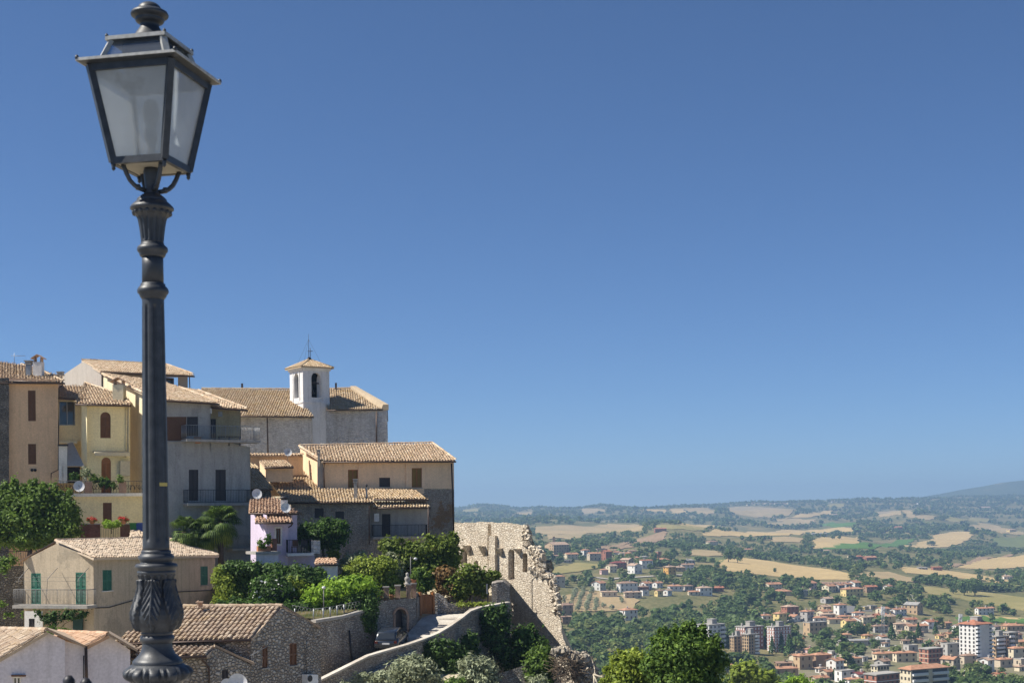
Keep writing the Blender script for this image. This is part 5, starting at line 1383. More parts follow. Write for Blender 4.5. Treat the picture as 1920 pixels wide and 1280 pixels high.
for (x, y, lab, lf) in ((490, 1018, 'thin leafy plant in the long planter of the lilac house', 'lf_mid'), (503, 1010, 'tall twiggy plant beside the brick post of the lilac house', 'lf_dark')):
    plant('potted_plant', lab, 'plant', [(x, y, 6, 9), (x + 3, y + 5, 5, 6)], 108.9, M[lf], .08, .35, int(x), base=(x, 1026), trunk_r=.02)
for (x, lab, m_) in ((553, 'brown folding chair on the small balcony', 'wood'), (570, 'dark folding chair on the small balcony', 'wooddark')):
    c = W(x, 1036, 111.3); e = empty('balcony_chair', c, lab, 'chair'); s_ = MB(); s_.box(c + Zv * .45, .45, .45, .05); s_.build('seat', M[m_], e)
    s_ = MB(); s_.box(c + Vector((0, .2, .72)), .45, .04, .45); s_.build('backrest', M[m_], e)
    for sx, sy in ((-1, -1), (1, -1), (1, 1), (-1, 1)):
        s_ = MB(); s_.tube([c + Vector((sx * .2, sy * .2, 0)), c + Vector((sx * .2, sy * .2, .44))], .02, 5); s_.build('leg', M[m_], e)
# little shed right of it
t9 = house('shed', 612, 1075, 109, 'little white shed with a tiled lean-to roof below the fruit tree', 'shed')
wq = Wall(612, 108, 632, 108.6); mb = MB(); panel(mb, wq, [(596, 1055), (596, 1085), (633, 1085), (633, 1055)]); mb.build('wall', M['white'], t9)
tile_roof(t9, [(590, 1057, 107.4), (632, 1057, 108.2), (630, 1047, 110.6)], [(595, 1047)], mat=M['tilered'], seed=19, order=[0, 1, 2, 3])

DS = 1.0
# ---- 9 house with green shutters
t10 = house('house', 210, 1180, 96, 'beige plastered house with green shutters and a long balcony on its gable')
gw = Wall(45, 94.0, 175, 92.6); sw_ = Wall(175, 92.6, 408, 106.5)
ga, gb = rect(58.5, 1074, 76.5, 1132), rect(142, 1072.5, 161, 1132); sa, sb = rect(192.5, 1068, 209.5, 1107), rect(376, 1061, 389.5, 1096)
mb = MB(); panel(mb, gw, [(44, 1050), (44, 1250), (177, 1250), (175, 1045), (105, 1019)], [ga, gb]); panel(mb, sw_, [(175, 1044), (177, 1250), (407, 1250), (403, 1040)], [sa, sb])
q = [W(44, 1050, 94.0), W(44, 1250, 94.0), W(72, 1250, 103), W(72, 1055, 103)]; mb.face(q[::-1]); mb.build('wall', M['beige'], t10)
for wl, h in ((gw, ga), (gw, gb), (sw_, sa), (sw_, sb)): window(t10, wl, h, M['greenpaint'], deep=.03)
sill(t10, sw_, 192, 210, 1107.5, M['white']); sill(t10, sw_, 376, 390, 1096.5)
bal = balcony(t10, gw, 25, 163, 1134, 1.15, 1.05, .105, M['railgrey'])
rk = MB()
for x in (34, 88, 146):              # drying rack stays over the balcony
    a = gw.p(x, 1108, 1.1); b = gw.p(x + 1, 1085, 1.1); c = gw.p(x + 20, 1064, .1); rk.tube([a, b, c], .022, 5)
for z in (1082, 1089): rk.tube([gw.p(27, z, .9), gw.p(166, z, .9)], .007, 4)
rk.build('drying_rack', M['railgrey'], t10)
tile_roof(t10, [(176, 1046, 91.8), (411, 1041.5, 106), (322, 1004, 110)], [(262, 1009), (104, 1014)], mat=M['tilepale'], seed=20, sp=.27, order=[0, 1, 2, 3, 4], gut=False, ridge=[((104, 1014), (262, 1010)), ((104, 1015), (176, 1045))])
rv_ = W(262, 1010, 104.7) - W(104, 1014, 94.5); mb = MB(); mb.prism([W(37, 1052, 93.6), W(104, 1015.5, 94.5), W(104, 1015.5, 94.5) + rv_, W(37, 1052, 93.6) + rv_], Zv * .08); mb.build('roof_slope', M['tilered'], t10)
tile_roof(t10, [(244, 1008, 103.5), (275, 1008, 105), (272, 993, 108)], [(246, 995)], mat=M['tilepale'], seed=22, sp=.27, gut=False, order=[0, 1, 2, 3], name='upper_roof')
cbl = MB(); cbl.tube([sw_.p(178, 1139, .06), sw_.p(205, 1138, .06), sw_.p(260, 1122, .06), sw_.p(330, 1109, .06), sw_.p(406, 1105, .06)], .03, 5); cbl.build('cable', M['iron'], t10)
chimney(t10, 357, 1008, 1022, 7, 107.5, M['concrete'], 'flat')
# lower vine hung entrance under the balcony
lw2 = Wall(46, 92.6, 80, 92.4); mb = MB(); hq = rect(54, 1159, 65, 1182); panel(mb, lw2, [(46, 1145), (46, 1250), (80, 1250), (80, 1145)], [hq]); mb.build('entrance_wall', M['white'], t10); window(t10, lw2, hq, M['wooddark'], 'door', name='door')
gd = Wall(137, 92.85, 158, 92.65); box_part(t10, gd, 138.5, 1155, 156, 1200, .12, M['greendark'], 'cellar_door')
plant('ivy', 'dark creeper under the balcony of the house with green shutters', 'creeper', [(95, 1160, 20, 14), (125, 1152, 22, 11), (150, 1150, 18, 9), (70, 1148, 10, 6)], 91.6, M['lf_ivy'], .13, .7, 8, base=(100, 1215), trunk_r=.05, dscale=.25)
plant('shrub', 'small light green shrub at the wall foot below the balcony', 'shrub', [(97, 1182, 12, 9), (120, 1184, 12, 8)], 89.5, M['lf_mid'], .12, .7, 9, base=(100, 1215), trunk_r=.04)

# ---- 10 rubble wall with railing at the far left
t11 = house('retaining_wall', 20, 1190, 95, 'rubble retaining wall with a railing left of the green shuttered house', 'wall')
rw_ = Wall(-60, 95.5, 46, 97); mb = MB(); panel(mb, rw_, [(-60, 1060), (-60, 1260), (46, 1260), (46, 1060)]); q = [W(-60, 1060, 95.5), W(46, 1060, 97), W(46, 1060, 100), W(-60, 1060, 99)]; mb.face(q); mb.build('masonry', M['stonedark'], t11)
railing(t11, [W(-60, 1060, 96), W(60, 1058, 97.4)], .95, .14, M['iron'])
plant('creeper', 'light green creeper spilling over the rubble wall at the left', 'creeper', [(12, 1055, 16, 12), (22, 1048, 12, 10), (8, 1068, 9, 9)], 95.2, M['lf_mid'], .14, .6, 31, base=(14, 1085), trunk_r=.04, dscale=.5)
plant('creeper', 'small tuft of green on the lower rubble wall at the left edge', 'creeper', [(3, 1132, 7, 7), (18, 1152, 14, 4), (45, 1150, 6, 9)], 94.6, M['lf_mid'], .12, .5, 32, base=(6, 1165), trunk_r=.03, dscale=.4)

# ---- 11 pale gabled buildings at the bottom left
t12 = house('house', 60, 1290, 62, 'pale lilac grey gabled house on the bottom left edge with a small window')
e1 = Wall(-10, 61.2, 128, 62.4); e2 = Wall(128, 62.8, 160, 63.2)
hwn = rect(24, 1268, 40, 1290)
mb = MB(); panel(mb, e1, [(-60, 1240), (-60, 1420), (122, 1420), (122, 1200), (88, 1184), (0, 1234)], [hwn]); panel(mb, e2, [(118, 1200), (118, 1420), (160, 1420), (160, 1212)]); mb.build('wall', M['lowwhite'], t12)
window(t12, e1, hwn, M['glasswin'], 'glass', frame_mat=M['white']); box_part(t12, e1, 21, 1264, 48, 1267, .15, M['wood'], 'lintel')
tile_roof(t12, [(-130, 1232, 70), (-82, 1281, 60.8), (88, 1183, 61.6)], [(-6, 1180)], mat=M['tilebrown'], seed=23, sp=.27, gut=False, order=[0, 1, 2, 3], ridge=[((-6, 1180), (88, 1183))])
mb = MB(); mb.prism([W(86, 1181, 61.5), W(160, 1214, 62.8), W(160, 1200, 69), W(88, 1180, 69)], Vector((0, 0, .12))); mb.build('roof_slope', M['tilebrown'], t12)
t13 = house('house', 205, 1290, 64, 'pale stained gabled outbuilding between the bottom left house and the lamp base')
f1 = Wall(162, 63.4, 244, 64.4); mb = MB(); panel(mb, f1, [(160, 1205), (160, 1420), (246, 1420), (244, 1218), (203, 1191)]); q = [W(244, 1218, 64.4), W(246, 1420, 64.4), W(246, 1420, 72), W(244, 1214, 72)]; mb.face(q); mb.build('wall', M['lowwhite'], t13)
tile_roof(t13, [(104, 1194, 70), (160, 1212, 63), (203, 1190, 63.2)], [(112, 1186)], mat=M['tilered'], seed=24, sp=.27, gut=False, order=[0, 1, 2, 3], ridge=[((112, 1186), (203, 1190))])
mb = MB(); mb.prism([W(203, 1190, 63.2), W(258, 1222, 64.2), W(258, 1216, 72), W(205, 1186, 70)], Vector((0, 0, .12))); mb.build('roof_slope', M['tilebrown'], t13)
pipe(t13, [W(161, 1212, 63), W(163, 1300, 63.1)], .07); pipe(t13, [W(157, 1228, 62.8), W(157, 1270, 62.8)], .03, M['iron'], 'iron_bar')
for (x, y, r, lab) in ((129, 1278, 11, 'dark rounded cast ornament on the bottom edge, the left one'), (161, 1283, 11, 'dark rounded cast ornament on the bottom edge, the right one')):
    c = W(x, y, 7.4); m_ = MB(); k = 7.4 / F; m_.lathe((c.x, c.y, c.z), [(.001, r * 1.2 * k), (r * .5 * k, r * 1.1 * k), (r * k, r * .4 * k), (r * 1.0 * k, -.02), (r * .6 * k, -.05), (r * .6 * k, lz(1545) - c.z)], 20); tag(m_.build('railing_knob', M['iron']), lab, 'railing knob')

# ---- 12 fieldstone house at the bottom
t14 = house('house', 480, 1290, 70, 'fieldstone house with big lichen spotted roof beside the lamp base')
g1 = Wall(470, 69.4, 600, 73.6); g0 = Wall(300, 70.6, 470, 69.4)
r1, r2 = rect(492, 1211, 502, 1252), rect(543, 1205, 556.5, 1247)
mb = MB(); panel(mb, g1, [(470, 1196), (470, 1420), (606, 1420), (600, 1176), (530, 1139)], [r1, r2]); panel(mb, g0, [(220, 1200), (220, 1420), (470, 1420), (470, 1194)]); mb.build('wall', M['fieldstone'], t14)
window(t14, g1, r1, M['wood'], 'door', deep=.05, name='shutter'); window(t14, g1, r2, M['wood'], 'door', deep=.05, name='shutter'); sill(t14, g1, 543, 557, 1247.5); sill(t14, g1, 491, 503, 1252)
tile_roof(t14, [(212, 1204, 70.6), (472, 1196, 69), (530, 1137, 72.2)], [(345, 1138), (290, 1158)], mat=M['tilebrown'], seed=25, sp=.27, row=.4, order=[0, 1, 2, 3, 4], ridge=[((345, 1138), (530, 1137))])
mb = MB(); mb.prism([W(528, 1136, 72), W(601, 1178, 73.2), W(590, 1172, 80), W(515, 1137, 78)], Vector((0, 0, .12))); mb.build('roof_slope', M['tilebrown'], t14)
rk = MB(); a, b = W(368, 1138, 72.6), W(376, 1138, 72.8)
rk.tube([a, a + Vector((.12, 0, .36))], .03, 5); rk.hexa([b - Vector((.1, .1, 0)), b + Vector((.1, -.1, 0)), b + Vector((.1, .1, 0)), b + Vector((-.1, .1, 0)), b + Vector((-.1, -.1, .3)), b + Vector((.1, -.1, .3)), b + Vector((.1, .1, .3)), b + Vector((-.1, .1, .3))]); rk.box(W(374, 1128, 72.7), .36, .3, .05); rk.build('chimney_cap', M['tilered'], t14)
ac = box_part(t14, g1, 566, 1263, 586, 1279, .4, M['whitepaint'], 'air_conditioner'); cc_ = g1.p(581, 1271, .41); m_ = MB(); m_.tube([cc_, cc_ + g1.N * .03], .17, 18); m_.build('fan_grille', M['iron'], ac)
pipe(t14, [g1.p(575, 1194, .1), g1.p(575, 1265, .1)], .03, M['fieldstone'], 'conduit')
st_ = MB(); st_.tube([g1.p(470, 1228, .9), g1.p(506, 1208, .1)], .02, 5); st_.build('iron_stay', M['steel'], t14)
t15 = house('annex', 360, 1290, 66, 'low stone annex with tiled roof at the foot of the fieldstone house', 'house')
a1 = Wall(388, 65.6, 470, 68.2); a0 = Wall(245, 65.8, 388, 65.6); rd = rect(416, 1254, 428.5, 1290)
mb = MB(); panel(mb, a1, [(388, 1226), (388, 1420), (474, 1420), (470, 1246), (404, 1214)], [rd]); panel(mb, a0, [(240, 1228), (240, 1420), (388, 1420), (388, 1227)]); mb.build('wall', M['fieldstone'], t15); window(t15, a1, rd, M['wooddark'], 'door', deep=.05, name='door')
tile_roof(t15, [(238, 1230, 65), (388, 1228, 64.9), (404, 1213, 66.6)], [(250, 1213)], mat=M['tilebrown'], seed=26, sp=.27, row=.4, order=[0, 1, 2, 3])
mb = MB(); mb.prism([W(403, 1212, 66.2), W(477, 1246, 68.2), W(470, 1238, 72), W(400, 1212, 70)], Vector((0, 0, .12))); mb.build('roof_slope', M['tilebrown'], t15)
pipe(t15, [W(379, 1230, 65), W(381, 1238, 65.2), W(392, 1250, 65.5), W(393, 1300, 65.5)], .05)
dish(t15, 445, 1281, 64.5, .45, (445, 1295)); dish(t15, 425, 1284, 64.4, .3, (425, 1296))
# ================================================================== GARDENS, LANE, RUIN
# ---- garden terrace levels
def flat(name, pts, mat, label, thick=0.0):
    P = [W(*q) for q in pts]; mb = MB(); tri = tessellate_polygon([P])
    for t_ in tri:
        a = [P[k] for k in t_]; n = (a[1] - a[0]).cross(a[2] - a[0]); mb.face(a if n.z > 0 else a[::-1])
    tag(mb.build(name, mat), label, kind='structure')
t = NT('garden soil'); t.col(t.ramp(t.noise(1.2, 5), [(0.35, (.05, .06, .02)), (.55, (.10, .09, .04)), (.7, (.17, .13, .08))])); t.rough(1, .05); M['soil'] = t.m
t = NT('pale cobbles'); v_ = t.n("ShaderNodeTexVoronoi"); v_.inputs["Scale"].default_value = 5; t.l(t.tc, v_.inputs["Vector"]); t.col(t.mix(t.ramp(t.noise(.5, 5), [(.42, 0.), (.58, .75)]), t.ramp(v_.outputs["Distance"], [(0, (.52, .47, .40)), (.6, (.34, .30, .25))]), (.58, .54, .47))); t.rough(1, .1); t.bump(v_.outputs["Distance"], .5, .04); M['cobble'] = t.m
flat('garden', [(395, 1150, 96), (620, 1160, 92.5), (720, 1122, 97), (778, 1118, 101.4), (784, 1114, 105), (784, 1104, 109), (640, 1075, 112), (400, 1075, 112)], M['soil'], 'garden ground under the shrubs')
flat('lane', [(596, 1285, 89), (700, 1222, 93.4), (765, 1186, 98.5), (790, 1158, 103.4), (812, 1150, 106), (872, 1146, 107.5), (868, 1158, 104), (838, 1182, 99.6), (800, 1205, 95.5), (770, 1226, 92.4), (640, 1290, 86)], M['cobble'], 'pale cobbled lane climbing to the wooden gate')
# ---- retaining wall under the garden, with the arched door
rw1 = house('retaining_wall', 690, 1240, 95, 'grey stone retaining wall with an arched doorway below the garden', 'wall')
wa = Wall(596, 91.5, 702, 95.6); wb2 = Wall(702, 95.6, 784, 101.6)
hd = arch(741, 1141, 762, 1192)
mb = MB(); panel(mb, wa, [(590, 1164), (590, 1400), (702, 1400), (702, 1140), (640, 1156)]); panel(mb, wb2, [(702, 1138), (702, 1400), (784, 1400), (780, 1120), (715, 1126)], [hd], .45)
q = [W(781, 1120, 101.6), W(784, 1400, 101.6), W(792, 1400, 106), W(789, 1118, 106)]; mb.face(q); mb.build('masonry', M['stone'], rw1)
window(rw1, wb2, hd, M['wooddark'], 'door', deep=.35, name='door')
fb = MB()
for k in range(11):
    a0_ = math.pi * k / 11; a1_ = math.pi * (k + 1) / 11
    pts = []
    for a_, r_ in ((a0_, 10.8), (a1_, 10.8), (a1_, 14.6), (a0_, 14.6)):
        pts.append(wb2.p(751.5 + math.cos(a_) * r_, 1151.5 - math.sin(a_) * r_, .05))
    fb.prism(pts, wb2.N * -.2)
for (x0, x1) in ((737, 740.8), (762.2, 766)):
    a, b, c, d = wb2.p(x0, 1194), wb2.p(x1, 1194), wb2.p(x1, 1152), wb2.p(x0, 1152); n = wb2.N * .05; fb.hexa([a, b, b + n, a + n, d, c, c + n, d + n])
fb.build('arch_surround', M['brickpost'], rw1)
cp = MB()
for (a, b) in (((590, 1164), (640, 1156)), ((640, 1156), (702, 1139)),):
    A, B = wa.p(*a), wa.p(*b); cp.hexa([A + wa.N * .12 - Zv * .1, B + wa.N * .12 - Zv * .1, B - wa.N * .4 - Zv * .1, A - wa.N * .4 - Zv * .1, A + wa.N * .12 + Zv * .08, B + wa.N * .12 + Zv * .08, B - wa.N * .4 + Zv * .08, A - wa.N * .4 + Zv * .08])
cp.build('coping', M['concrete'], rw1)
pipe(rw1, [wa.p(655, 1181, .1), wa.p(658, 1220, .1), wa.p(661.5, 1247, .1)], .06, M['iron'])
# wire fence on its top
fe = house('fence', 600, 1160, 92, 'wire fence with grey posts on the edge of the garden wall', 'fence')
pts = [W(548, 1156, 91), W(590, 1163, 92), W(630, 1157, 93.2), W(680, 1146, 95)]
for k, x in enumerate((553, 588, 606, 619, 632, 645)):
    d = 91 + (x - 548) * .03; yb = 1158 + (4 if x < 592 else 6 - (x - 592) * .18); m_ = MB(); m_.tube([W(x, yb, d), W(x, yb - 22, d)], .045, 6); m_.build('post', M['steel'], fe)
m_ = MB()
for a, b in zip(pts[:-1], pts[1:]):
    n = int((b - a).length / .28)
    for k in range(n):
        p, q = a.lerp(b, k / n), a.lerp(b, (k + 1) / n); m_.tube([p, q + Zv * .75], .005, 3); m_.tube([p + Zv * .75, q], .005, 3)
    m_.tube([a + Zv * .77, b + Zv * .77], .015, 4)
m_.build('wire_mesh', M['steel'], fe)
# ---- terrace balustrade: brick piers, statue, pots
pr = house('balustrade', 745, 1122, 99, 'row of pink brick piers and rails edging the garden terrace', 'balustrade')
for (x, yb, yt, d) in ((700, 1126, 1098, 97.0), (724, 1125, 1101, 98), (746, 1124, 1098, 99.2), (766, 1121, 1096, 100.4), (776, 1120, 1094, 101)):
    a = W(x, yb, d); hgt = (yb - yt) * d / F; m_ = MB(); m_.box(a + Zv * hgt / 2, .34, .34, hgt); b_ = m_.build('pier', M['brickpost'], pr); m_ = MB(); m_.box(a + Zv * (hgt + .04), .46, .46, .08); m_.build('cap', M['concrete'], b_)
railing(pr, [W(700, 1126, 97), W(746, 1124, 99.2), W(777, 1120, 101)], .75, .14, M['iron'])
c = W(764, 1096, 100.4); e = empty('statue', c, 'small weathered stone figure standing on a brick pier', 'statue'); m_ = MB()
m_.lathe(c, [(.2, 0), (.2, .12), (.13, .15), (.16, .3), (.22, .42), (.2, .55), (.1, .62), (.09, .66), (.12, .74), (.11, .84), (.03, .9)], 12, lambda th, z, r: r * (1 + .12 * math.sin(2 * th + z * 8))); m_.build('figure', M['concrete'], e)
for (x, y, d, lab) in ((776, 1094, 101, 'terracotta pot on the last brick pier'), (712, 1124, 97.6, 'terracotta pot between the first brick piers'), (735, 1123, 98.6, 'terracotta pot between the middle brick piers')):
    c = W(x, y, d); e = empty('flower_pot', c, lab, 'flower pot'); pm = MB(); pm.lathe(c, [(.13, 0), (.19, .28), (.22, .29), (.22, .34), (.16, .32)], 14); pm.build('pot', M['clay'], e)
    quads_obj('leaves', lump_crown([(x, y - 14, 7, 6)], d, .6, .08, int(x)), M['lf_mid'], e)
# ---- wooden gate, walls beside it
gt = house('gate', 800, 1150, 105.6, 'orange brown wooden gate between stone walls at the top of the lane', 'gate')
wg = Wall(787, 104.8, 812, 106); 
a, b, c, d = wg.p(789, 1150), wg.p(811, 1150), wg.p(811, 1113.5), wg.p(789, 1113); n = wg.N * .08; m_ = MB(); m_.hexa([a, b, b + n, a + n, d, c, c + n, d + n])
U0, Z0 = wg.uz(789, 1150); U1, Z1 = wg.uz(811, 1113.5)
for k in range(9):
    u = U0 + (U1 - U0) * (k + .5) / 9; m_.hexa([wg.at(u - .045, Z0 + .02, .082), wg.at(u + .045, Z0 + .02, .082), wg.at(u + .045, Z0 + .02, .11), wg.at(u - .045, Z0 + .02, .11), wg.at(u - .045, Z1 - .03, .082), wg.at(u + .045, Z1 - .03, .082), wg.at(u + .045, Z1 - .03, .11), wg.at(u - .045, Z1 - .03, .11)])
m_.build('plank_panel', M['woodorange'], gt)
for x in (788, 812):
    m_ = MB(); p_ = wg.p(x, 1151, .05); m_.box(p_ + Zv * .8, .2, .2, 1.75, wg.U, wg.N); m_.build('gate_post', M['woodorange'], gt)
wl1 = house('garden_wall', 840, 1150, 106, 'low uneven fieldstone wall curving from the gate along the lane', 'wall')
def thick_wall(parent, pts, mat, name, th=.45):
    """pts: (px, ybase, ytop, depth) along a wall"""
    mb = MB(); rows = []
    for (x, y0, y1, d) in pts:
        a, b = W(x, y0, d), W(x, y1, d); b.x, b.y = a.x, a.y; rows.append([a, b, b + Vector((0, th, 0)), a + Vector((0, th, 0))])
    mb.grid(rows, smooth=False); return mb.build(name, mat, parent)
thick_wall(wl1, [(812, 1152, 1113, 106), (822, 1152, 1112, 106), (832, 1152, 1118, 106), (840, 1152, 1129, 106), (846, 1151, 1132, 106.2), (860, 1150, 1131, 106.5), (890, 1147, 1131, 107), (950, 1143, 1130, 108)], M['fieldstone'], 'masonry')
thick_wall(wl1, [(778, 1152, 1110, 104), (789, 1152, 1112, 105)], M['stone'], 'masonry')
grs = lump_crown([(870, 1132, 20, 2.0), (900, 1131, 22, 2.0), (935, 1129, 18, 2.2)], 106.6, .8, .12, 3); tag(quads_obj('grass', grs, M['lf_yel']), 'strip of grass along the top of the lane wall', kind='stuff')
# wall behind, street pole, small tower stub
wl2 = house('boundary_wall', 880, 1128, 110, 'grey rubble wall under the creeper beside the stone stub', 'wall')
thick_wall(wl2, [(845, 1135, 1106, 111), (870, 1134, 1102, 111), (893, 1134, 1101, 111), (905, 1134, 1104, 111)], M['stone'], 'masonry')
wl3 = house('wall_stub', 935, 1130, 109, 'broken grey stone stub wall beside the ruin and the pole', 'wall')
thick_wall(wl3, [(922, 1132, 1094, 106.2), (932, 1132, 1091, 106.2), (944, 1132, 1090, 106.3), (950, 1132, 1094, 106.4), (957, 1132, 1100, 106.6)], M['stone'], 'masonry', 6.3)  # depth stretched back out of view so its shadow falls on the ruin
sp_ = house('signpost', 914, 1132, 107.6, 'dark signpost with a narrow blade before the wall stub', 'signpost'); m_ = MB(); m_.tube([W(915, 1132, 107.6), W(914, 1094, 107.6)], .05, 8); m_.build('pole', M['iron'], sp_); m_ = MB(); m_.box(W(913, 1103, 107.5), .12, .05, .75); m_.build('blade', M['steel'], sp_)
for (x, yt, yb, d, lab, side_) in ((770, 1043, 1098, 103, 'thin garden lamp pole with one arm in front of the creeper', 1), (607, 1102, 1150, 93.6, 'small garden lamp with white globe on the terrace', 0)):
    e = empty('garden_lamp', W(x, yb, d), lab, 'lamp'); m_ = MB(); m_.tube([W(x, yb, d), W(x, yt, d)], .04, 6)
    if side_: m_.tube([W(x, yt + 2, d), W(x + 8, yt + 3, d)], .03, 5)
    m_.build('pole', M['railgrey'], e); m_ = MB(); h_ = W(x + (9 if side_ else 0), yt + (4 if side_ else -1), d); m_.lathe(h_, [(.02, .1), (.1, .08), (.14, 0), (.1, -.08), (.02, -.1)], 12); m_.build('lamp_head', M['dish'], e)
# ---- lane parapet: long curved wall dropping to the lower slope
pw = house('parapet_wall', 800, 1250, 93, 'long pale topped stone parapet curving down beside the cobbled lane', 'wall')
PW = [(590, 1281, 84.5), (640, 1256, 86.8), (690, 1231, 89.2), (720, 1222, 90.6), (760, 1211, 92.6), (795, 1199, 94.4), (820, 1189, 96), (845, 1174, 98), (865, 1160, 100), (881, 1147, 102), (900, 1140, 103.4), (955, 1130, 105)]
rows = []; cap = []
for (x, y, d) in PW:
    a = W(x, y, d); bt = Vector((a.x - .1, a.y - .5, -17)); rows.append([bt, a, a + Vector((-.15, .45, 0)), a + Vector((-.15, .45, -1.1))])
    cap.append([a + Vector((.08, -.08, -.02)), a + Vector((.08, -.08, .1)), a + Vector((-.2, .5, .1)), a + Vector((-.2, .5, -.02))])
mb = MB(); mb.grid(rows, smooth=False); mb.build('masonry', M['stone'], pw); mb = MB(); mb.grid(cap, smooth=False); mb.build('coping', M['cobble'], pw)
# bastion to the right under the grass strip
bs = house('bastion', 930, 1200, 106, 'tall stone bastion under the lane end, half covered in ivy', 'wall')
thick_wall(bs, [(880, 1420, 1146, 103), (905, 1420, 1139, 104), (955, 1420, 1130, 105.4), (962, 1420, 1131, 106.5)], M['stone'], 'masonry', 6)  # unseen depth added behind to shade the foot of the ruin
# ---- parked car
car = house('parked_car', 735, 1220, 94, 'dark blue estate car parked on the lane under the retaining wall', 'car')
fwd = Vector((.12, .99, .10)).normalized(); rgt = Vector((.99, -.12, 0)).normalized(); upc = rgt.cross(fwd)
co = W(724, 1223, 93.2) + Vector((0, 0, .02))
def cp_(x, y, z): return co + rgt * x + fwd * y + upc * z
t = NT('dark blue car paint'); t.col((.018, .024, .036)); t.rough(.25, .5); t.b.inputs['Coat Weight'].default_value = .5; M['carpaint'] = t.m
secs = [(-0.02, .72, .34, .62), (.06, .80, .28, .84), (.5, .82, .26, .88), (1.5, .83, .25, .90), (2.9, .83, .25, .88), (3.3, .82, .26, .82), (3.9, .78, .28, .72), (4.05, .68, .34, .60)]
mb = MB(); rows = []
for (y, hw_, zb_, zt_) in secs:
    rows.append([cp_(-hw_ * .93, y, zb_), cp_(-hw_, y, zb_ + .12), cp_(-hw_ * 1.0, y, (zb_ + zt_) / 2), cp_(-hw_ * .96, y, zt_ - .05), cp_(-hw_ * .86, y, zt_), cp_(hw_ * .86, y, zt_), cp_(hw_ * .96, y, zt_ - .05), cp_(hw_, y, (zb_ + zt_) / 2), cp_(hw_, y, zb_ + .12), cp_(hw_ * .93, y, zb_)])
mb.grid(rows, closed=True, smooth=True, cap=True); mb.build('body', M['carpaint'], car)
cab = [(.04, .70, .86, .74, .86), (.30, .62, .86, .72, 1.33), (.55, .62, .86, .74, 1.38), (1.7, .62, .86, .74, 1.40), (2.2, .60, .86, .74, 1.34), (2.95, .66, .86, .76, .87)]
mb = MB(); rows = []
for (y, tw_, zb_, bw, zt_) in cab: rows.append([cp_(-bw, y, .84), cp_(-tw_ - .02, y, zt_ - .06), cp_(-tw_ + .06, y, zt_), cp_(tw_ - .06, y, zt_), cp_(tw_ + .02, y, zt_ - .06), cp_(bw, y, .84)])
mb.grid(rows, closed=True, smooth=True, cap=True); mb.build('cabin', M['carpaint'], car)
gm = M['glasswin']
m_ = MB(); m_.face([cp_(-.60, .055, .93), cp_(.60, .055, .93), cp_(.54, .25, 1.27), cp_(-.54, .25, 1.27)]); m_.build('rear_window', gm, car)
for (y0, y1) in ((.45, 1.1), (1.18, 1.85)):
    m_ = MB(); m_.face([cp_(.768, y0, .92), cp_(.768, y1, .92), cp_(.675, y1, 1.28), cp_(.675, y0 + .06, 1.28)]); m_.build('side_window', gm, car)
m_ = MB(); m_.face([cp_(.772, 1.93, .92), cp_(.772, 2.6, .92), cp_(.675, 2.1, 1.28), cp_(.675, 1.93, 1.28)]); m_.build('side_window', gm, car)
m_ = MB(); m_.face([cp_(-.66, 2.9, .93), cp_(-.58, 2.28, 1.3), cp_(.58, 2.28, 1.3), cp_(.66, 2.9, .93)]); m_.build('windscreen', gm, car)
for sx in (-1, 1):
    m_ = MB(); m_.box(cp_(sx * .66, -.01, .70), .2, .06, .16, rgt, fwd, upc); m_.build('tail_light', mat_plain('red lamp lens', (.09, .008, .006), .25), car)
m_ = MB(); m_.box(cp_(0, -.03, .6), .5, .02, .11, rgt, fwd, upc); m_.build('number_plate', M['whitepaint'], car)
m_ = MB(); m_.box(cp_(0, -.05, .42), 1.5, .14, .16, rgt, fwd, upc); m_.build('bumper', mat_plain('black bumper plastic', (.02, .02, .02), .6), car)
for y in (.75, 3.2):
    for sx in (-1, 1):
        m_ = MB(); c = cp_(sx * .76, y, .3); m_.tube([c - rgt * .1, c + rgt * .1], .3, 20); wv_ = m_.build('wheel', mat_plain('tyre rubber', (.02, .02, .02), .9), car)
        m_ = MB(); m_.tube([c - rgt * .105, c + rgt * .112], .17, 14); m_.build('rim', M['steel'], wv_)
m_ = MB(); m_.box(cp_(.9, 2.45, .95), .16, .1, .12, rgt, fwd, upc); m_.build('mirror', M['carpaint'], car)
M['lampk'] = M['iron']
# ---- the ruin
ru = house('ruined_wall', 930, 1210, 112, 'tall ruined pale stone wall with tall openings and broken right edge', 'ruin')
R1 = Wall(852, 117.6, 990, 111.2)          # turned to the left, full sun
rnd = random.Random(77)
def jag(pts, amp, n):
    out = []
    for a, b in zip(pts[:-1], pts[1:]):
        out.append(a)
        for k in range(1, n):
            t_ = k / n; out.append((a[0] + (b[0] - a[0]) * t_ + rnd.uniform(-amp, amp), a[1] + (b[1] - a[1]) * t_ + rnd.uniform(-amp, amp)))
    out.append(pts[-1]); return out
top = [(852, 982), (875, 979), (920, 978), (955, 980), (983, 984)]
right_ = [(983, 984), (978, 998), (984, 1008), (991, 1014), (993, 1024), (1003, 1029), (1012, 1040), (1020, 1052), (1021, 1075)]
o1 = [(852, 1260), (997, 1260), (997, 1086), (1004, 1080)] + jag(right_[::-1], 1.6, 4)[:-1] + jag(top[::-1], .9, 6)
holes = [arch(953, 1029, 964.5, 1086), arch(864, 1026, 876, 1060), arch(890, 1050, 896.5, 1064), arch(980, 1036, 989, 1072)]
mb = MB(); panel(mb, R1, o1, holes, .6)
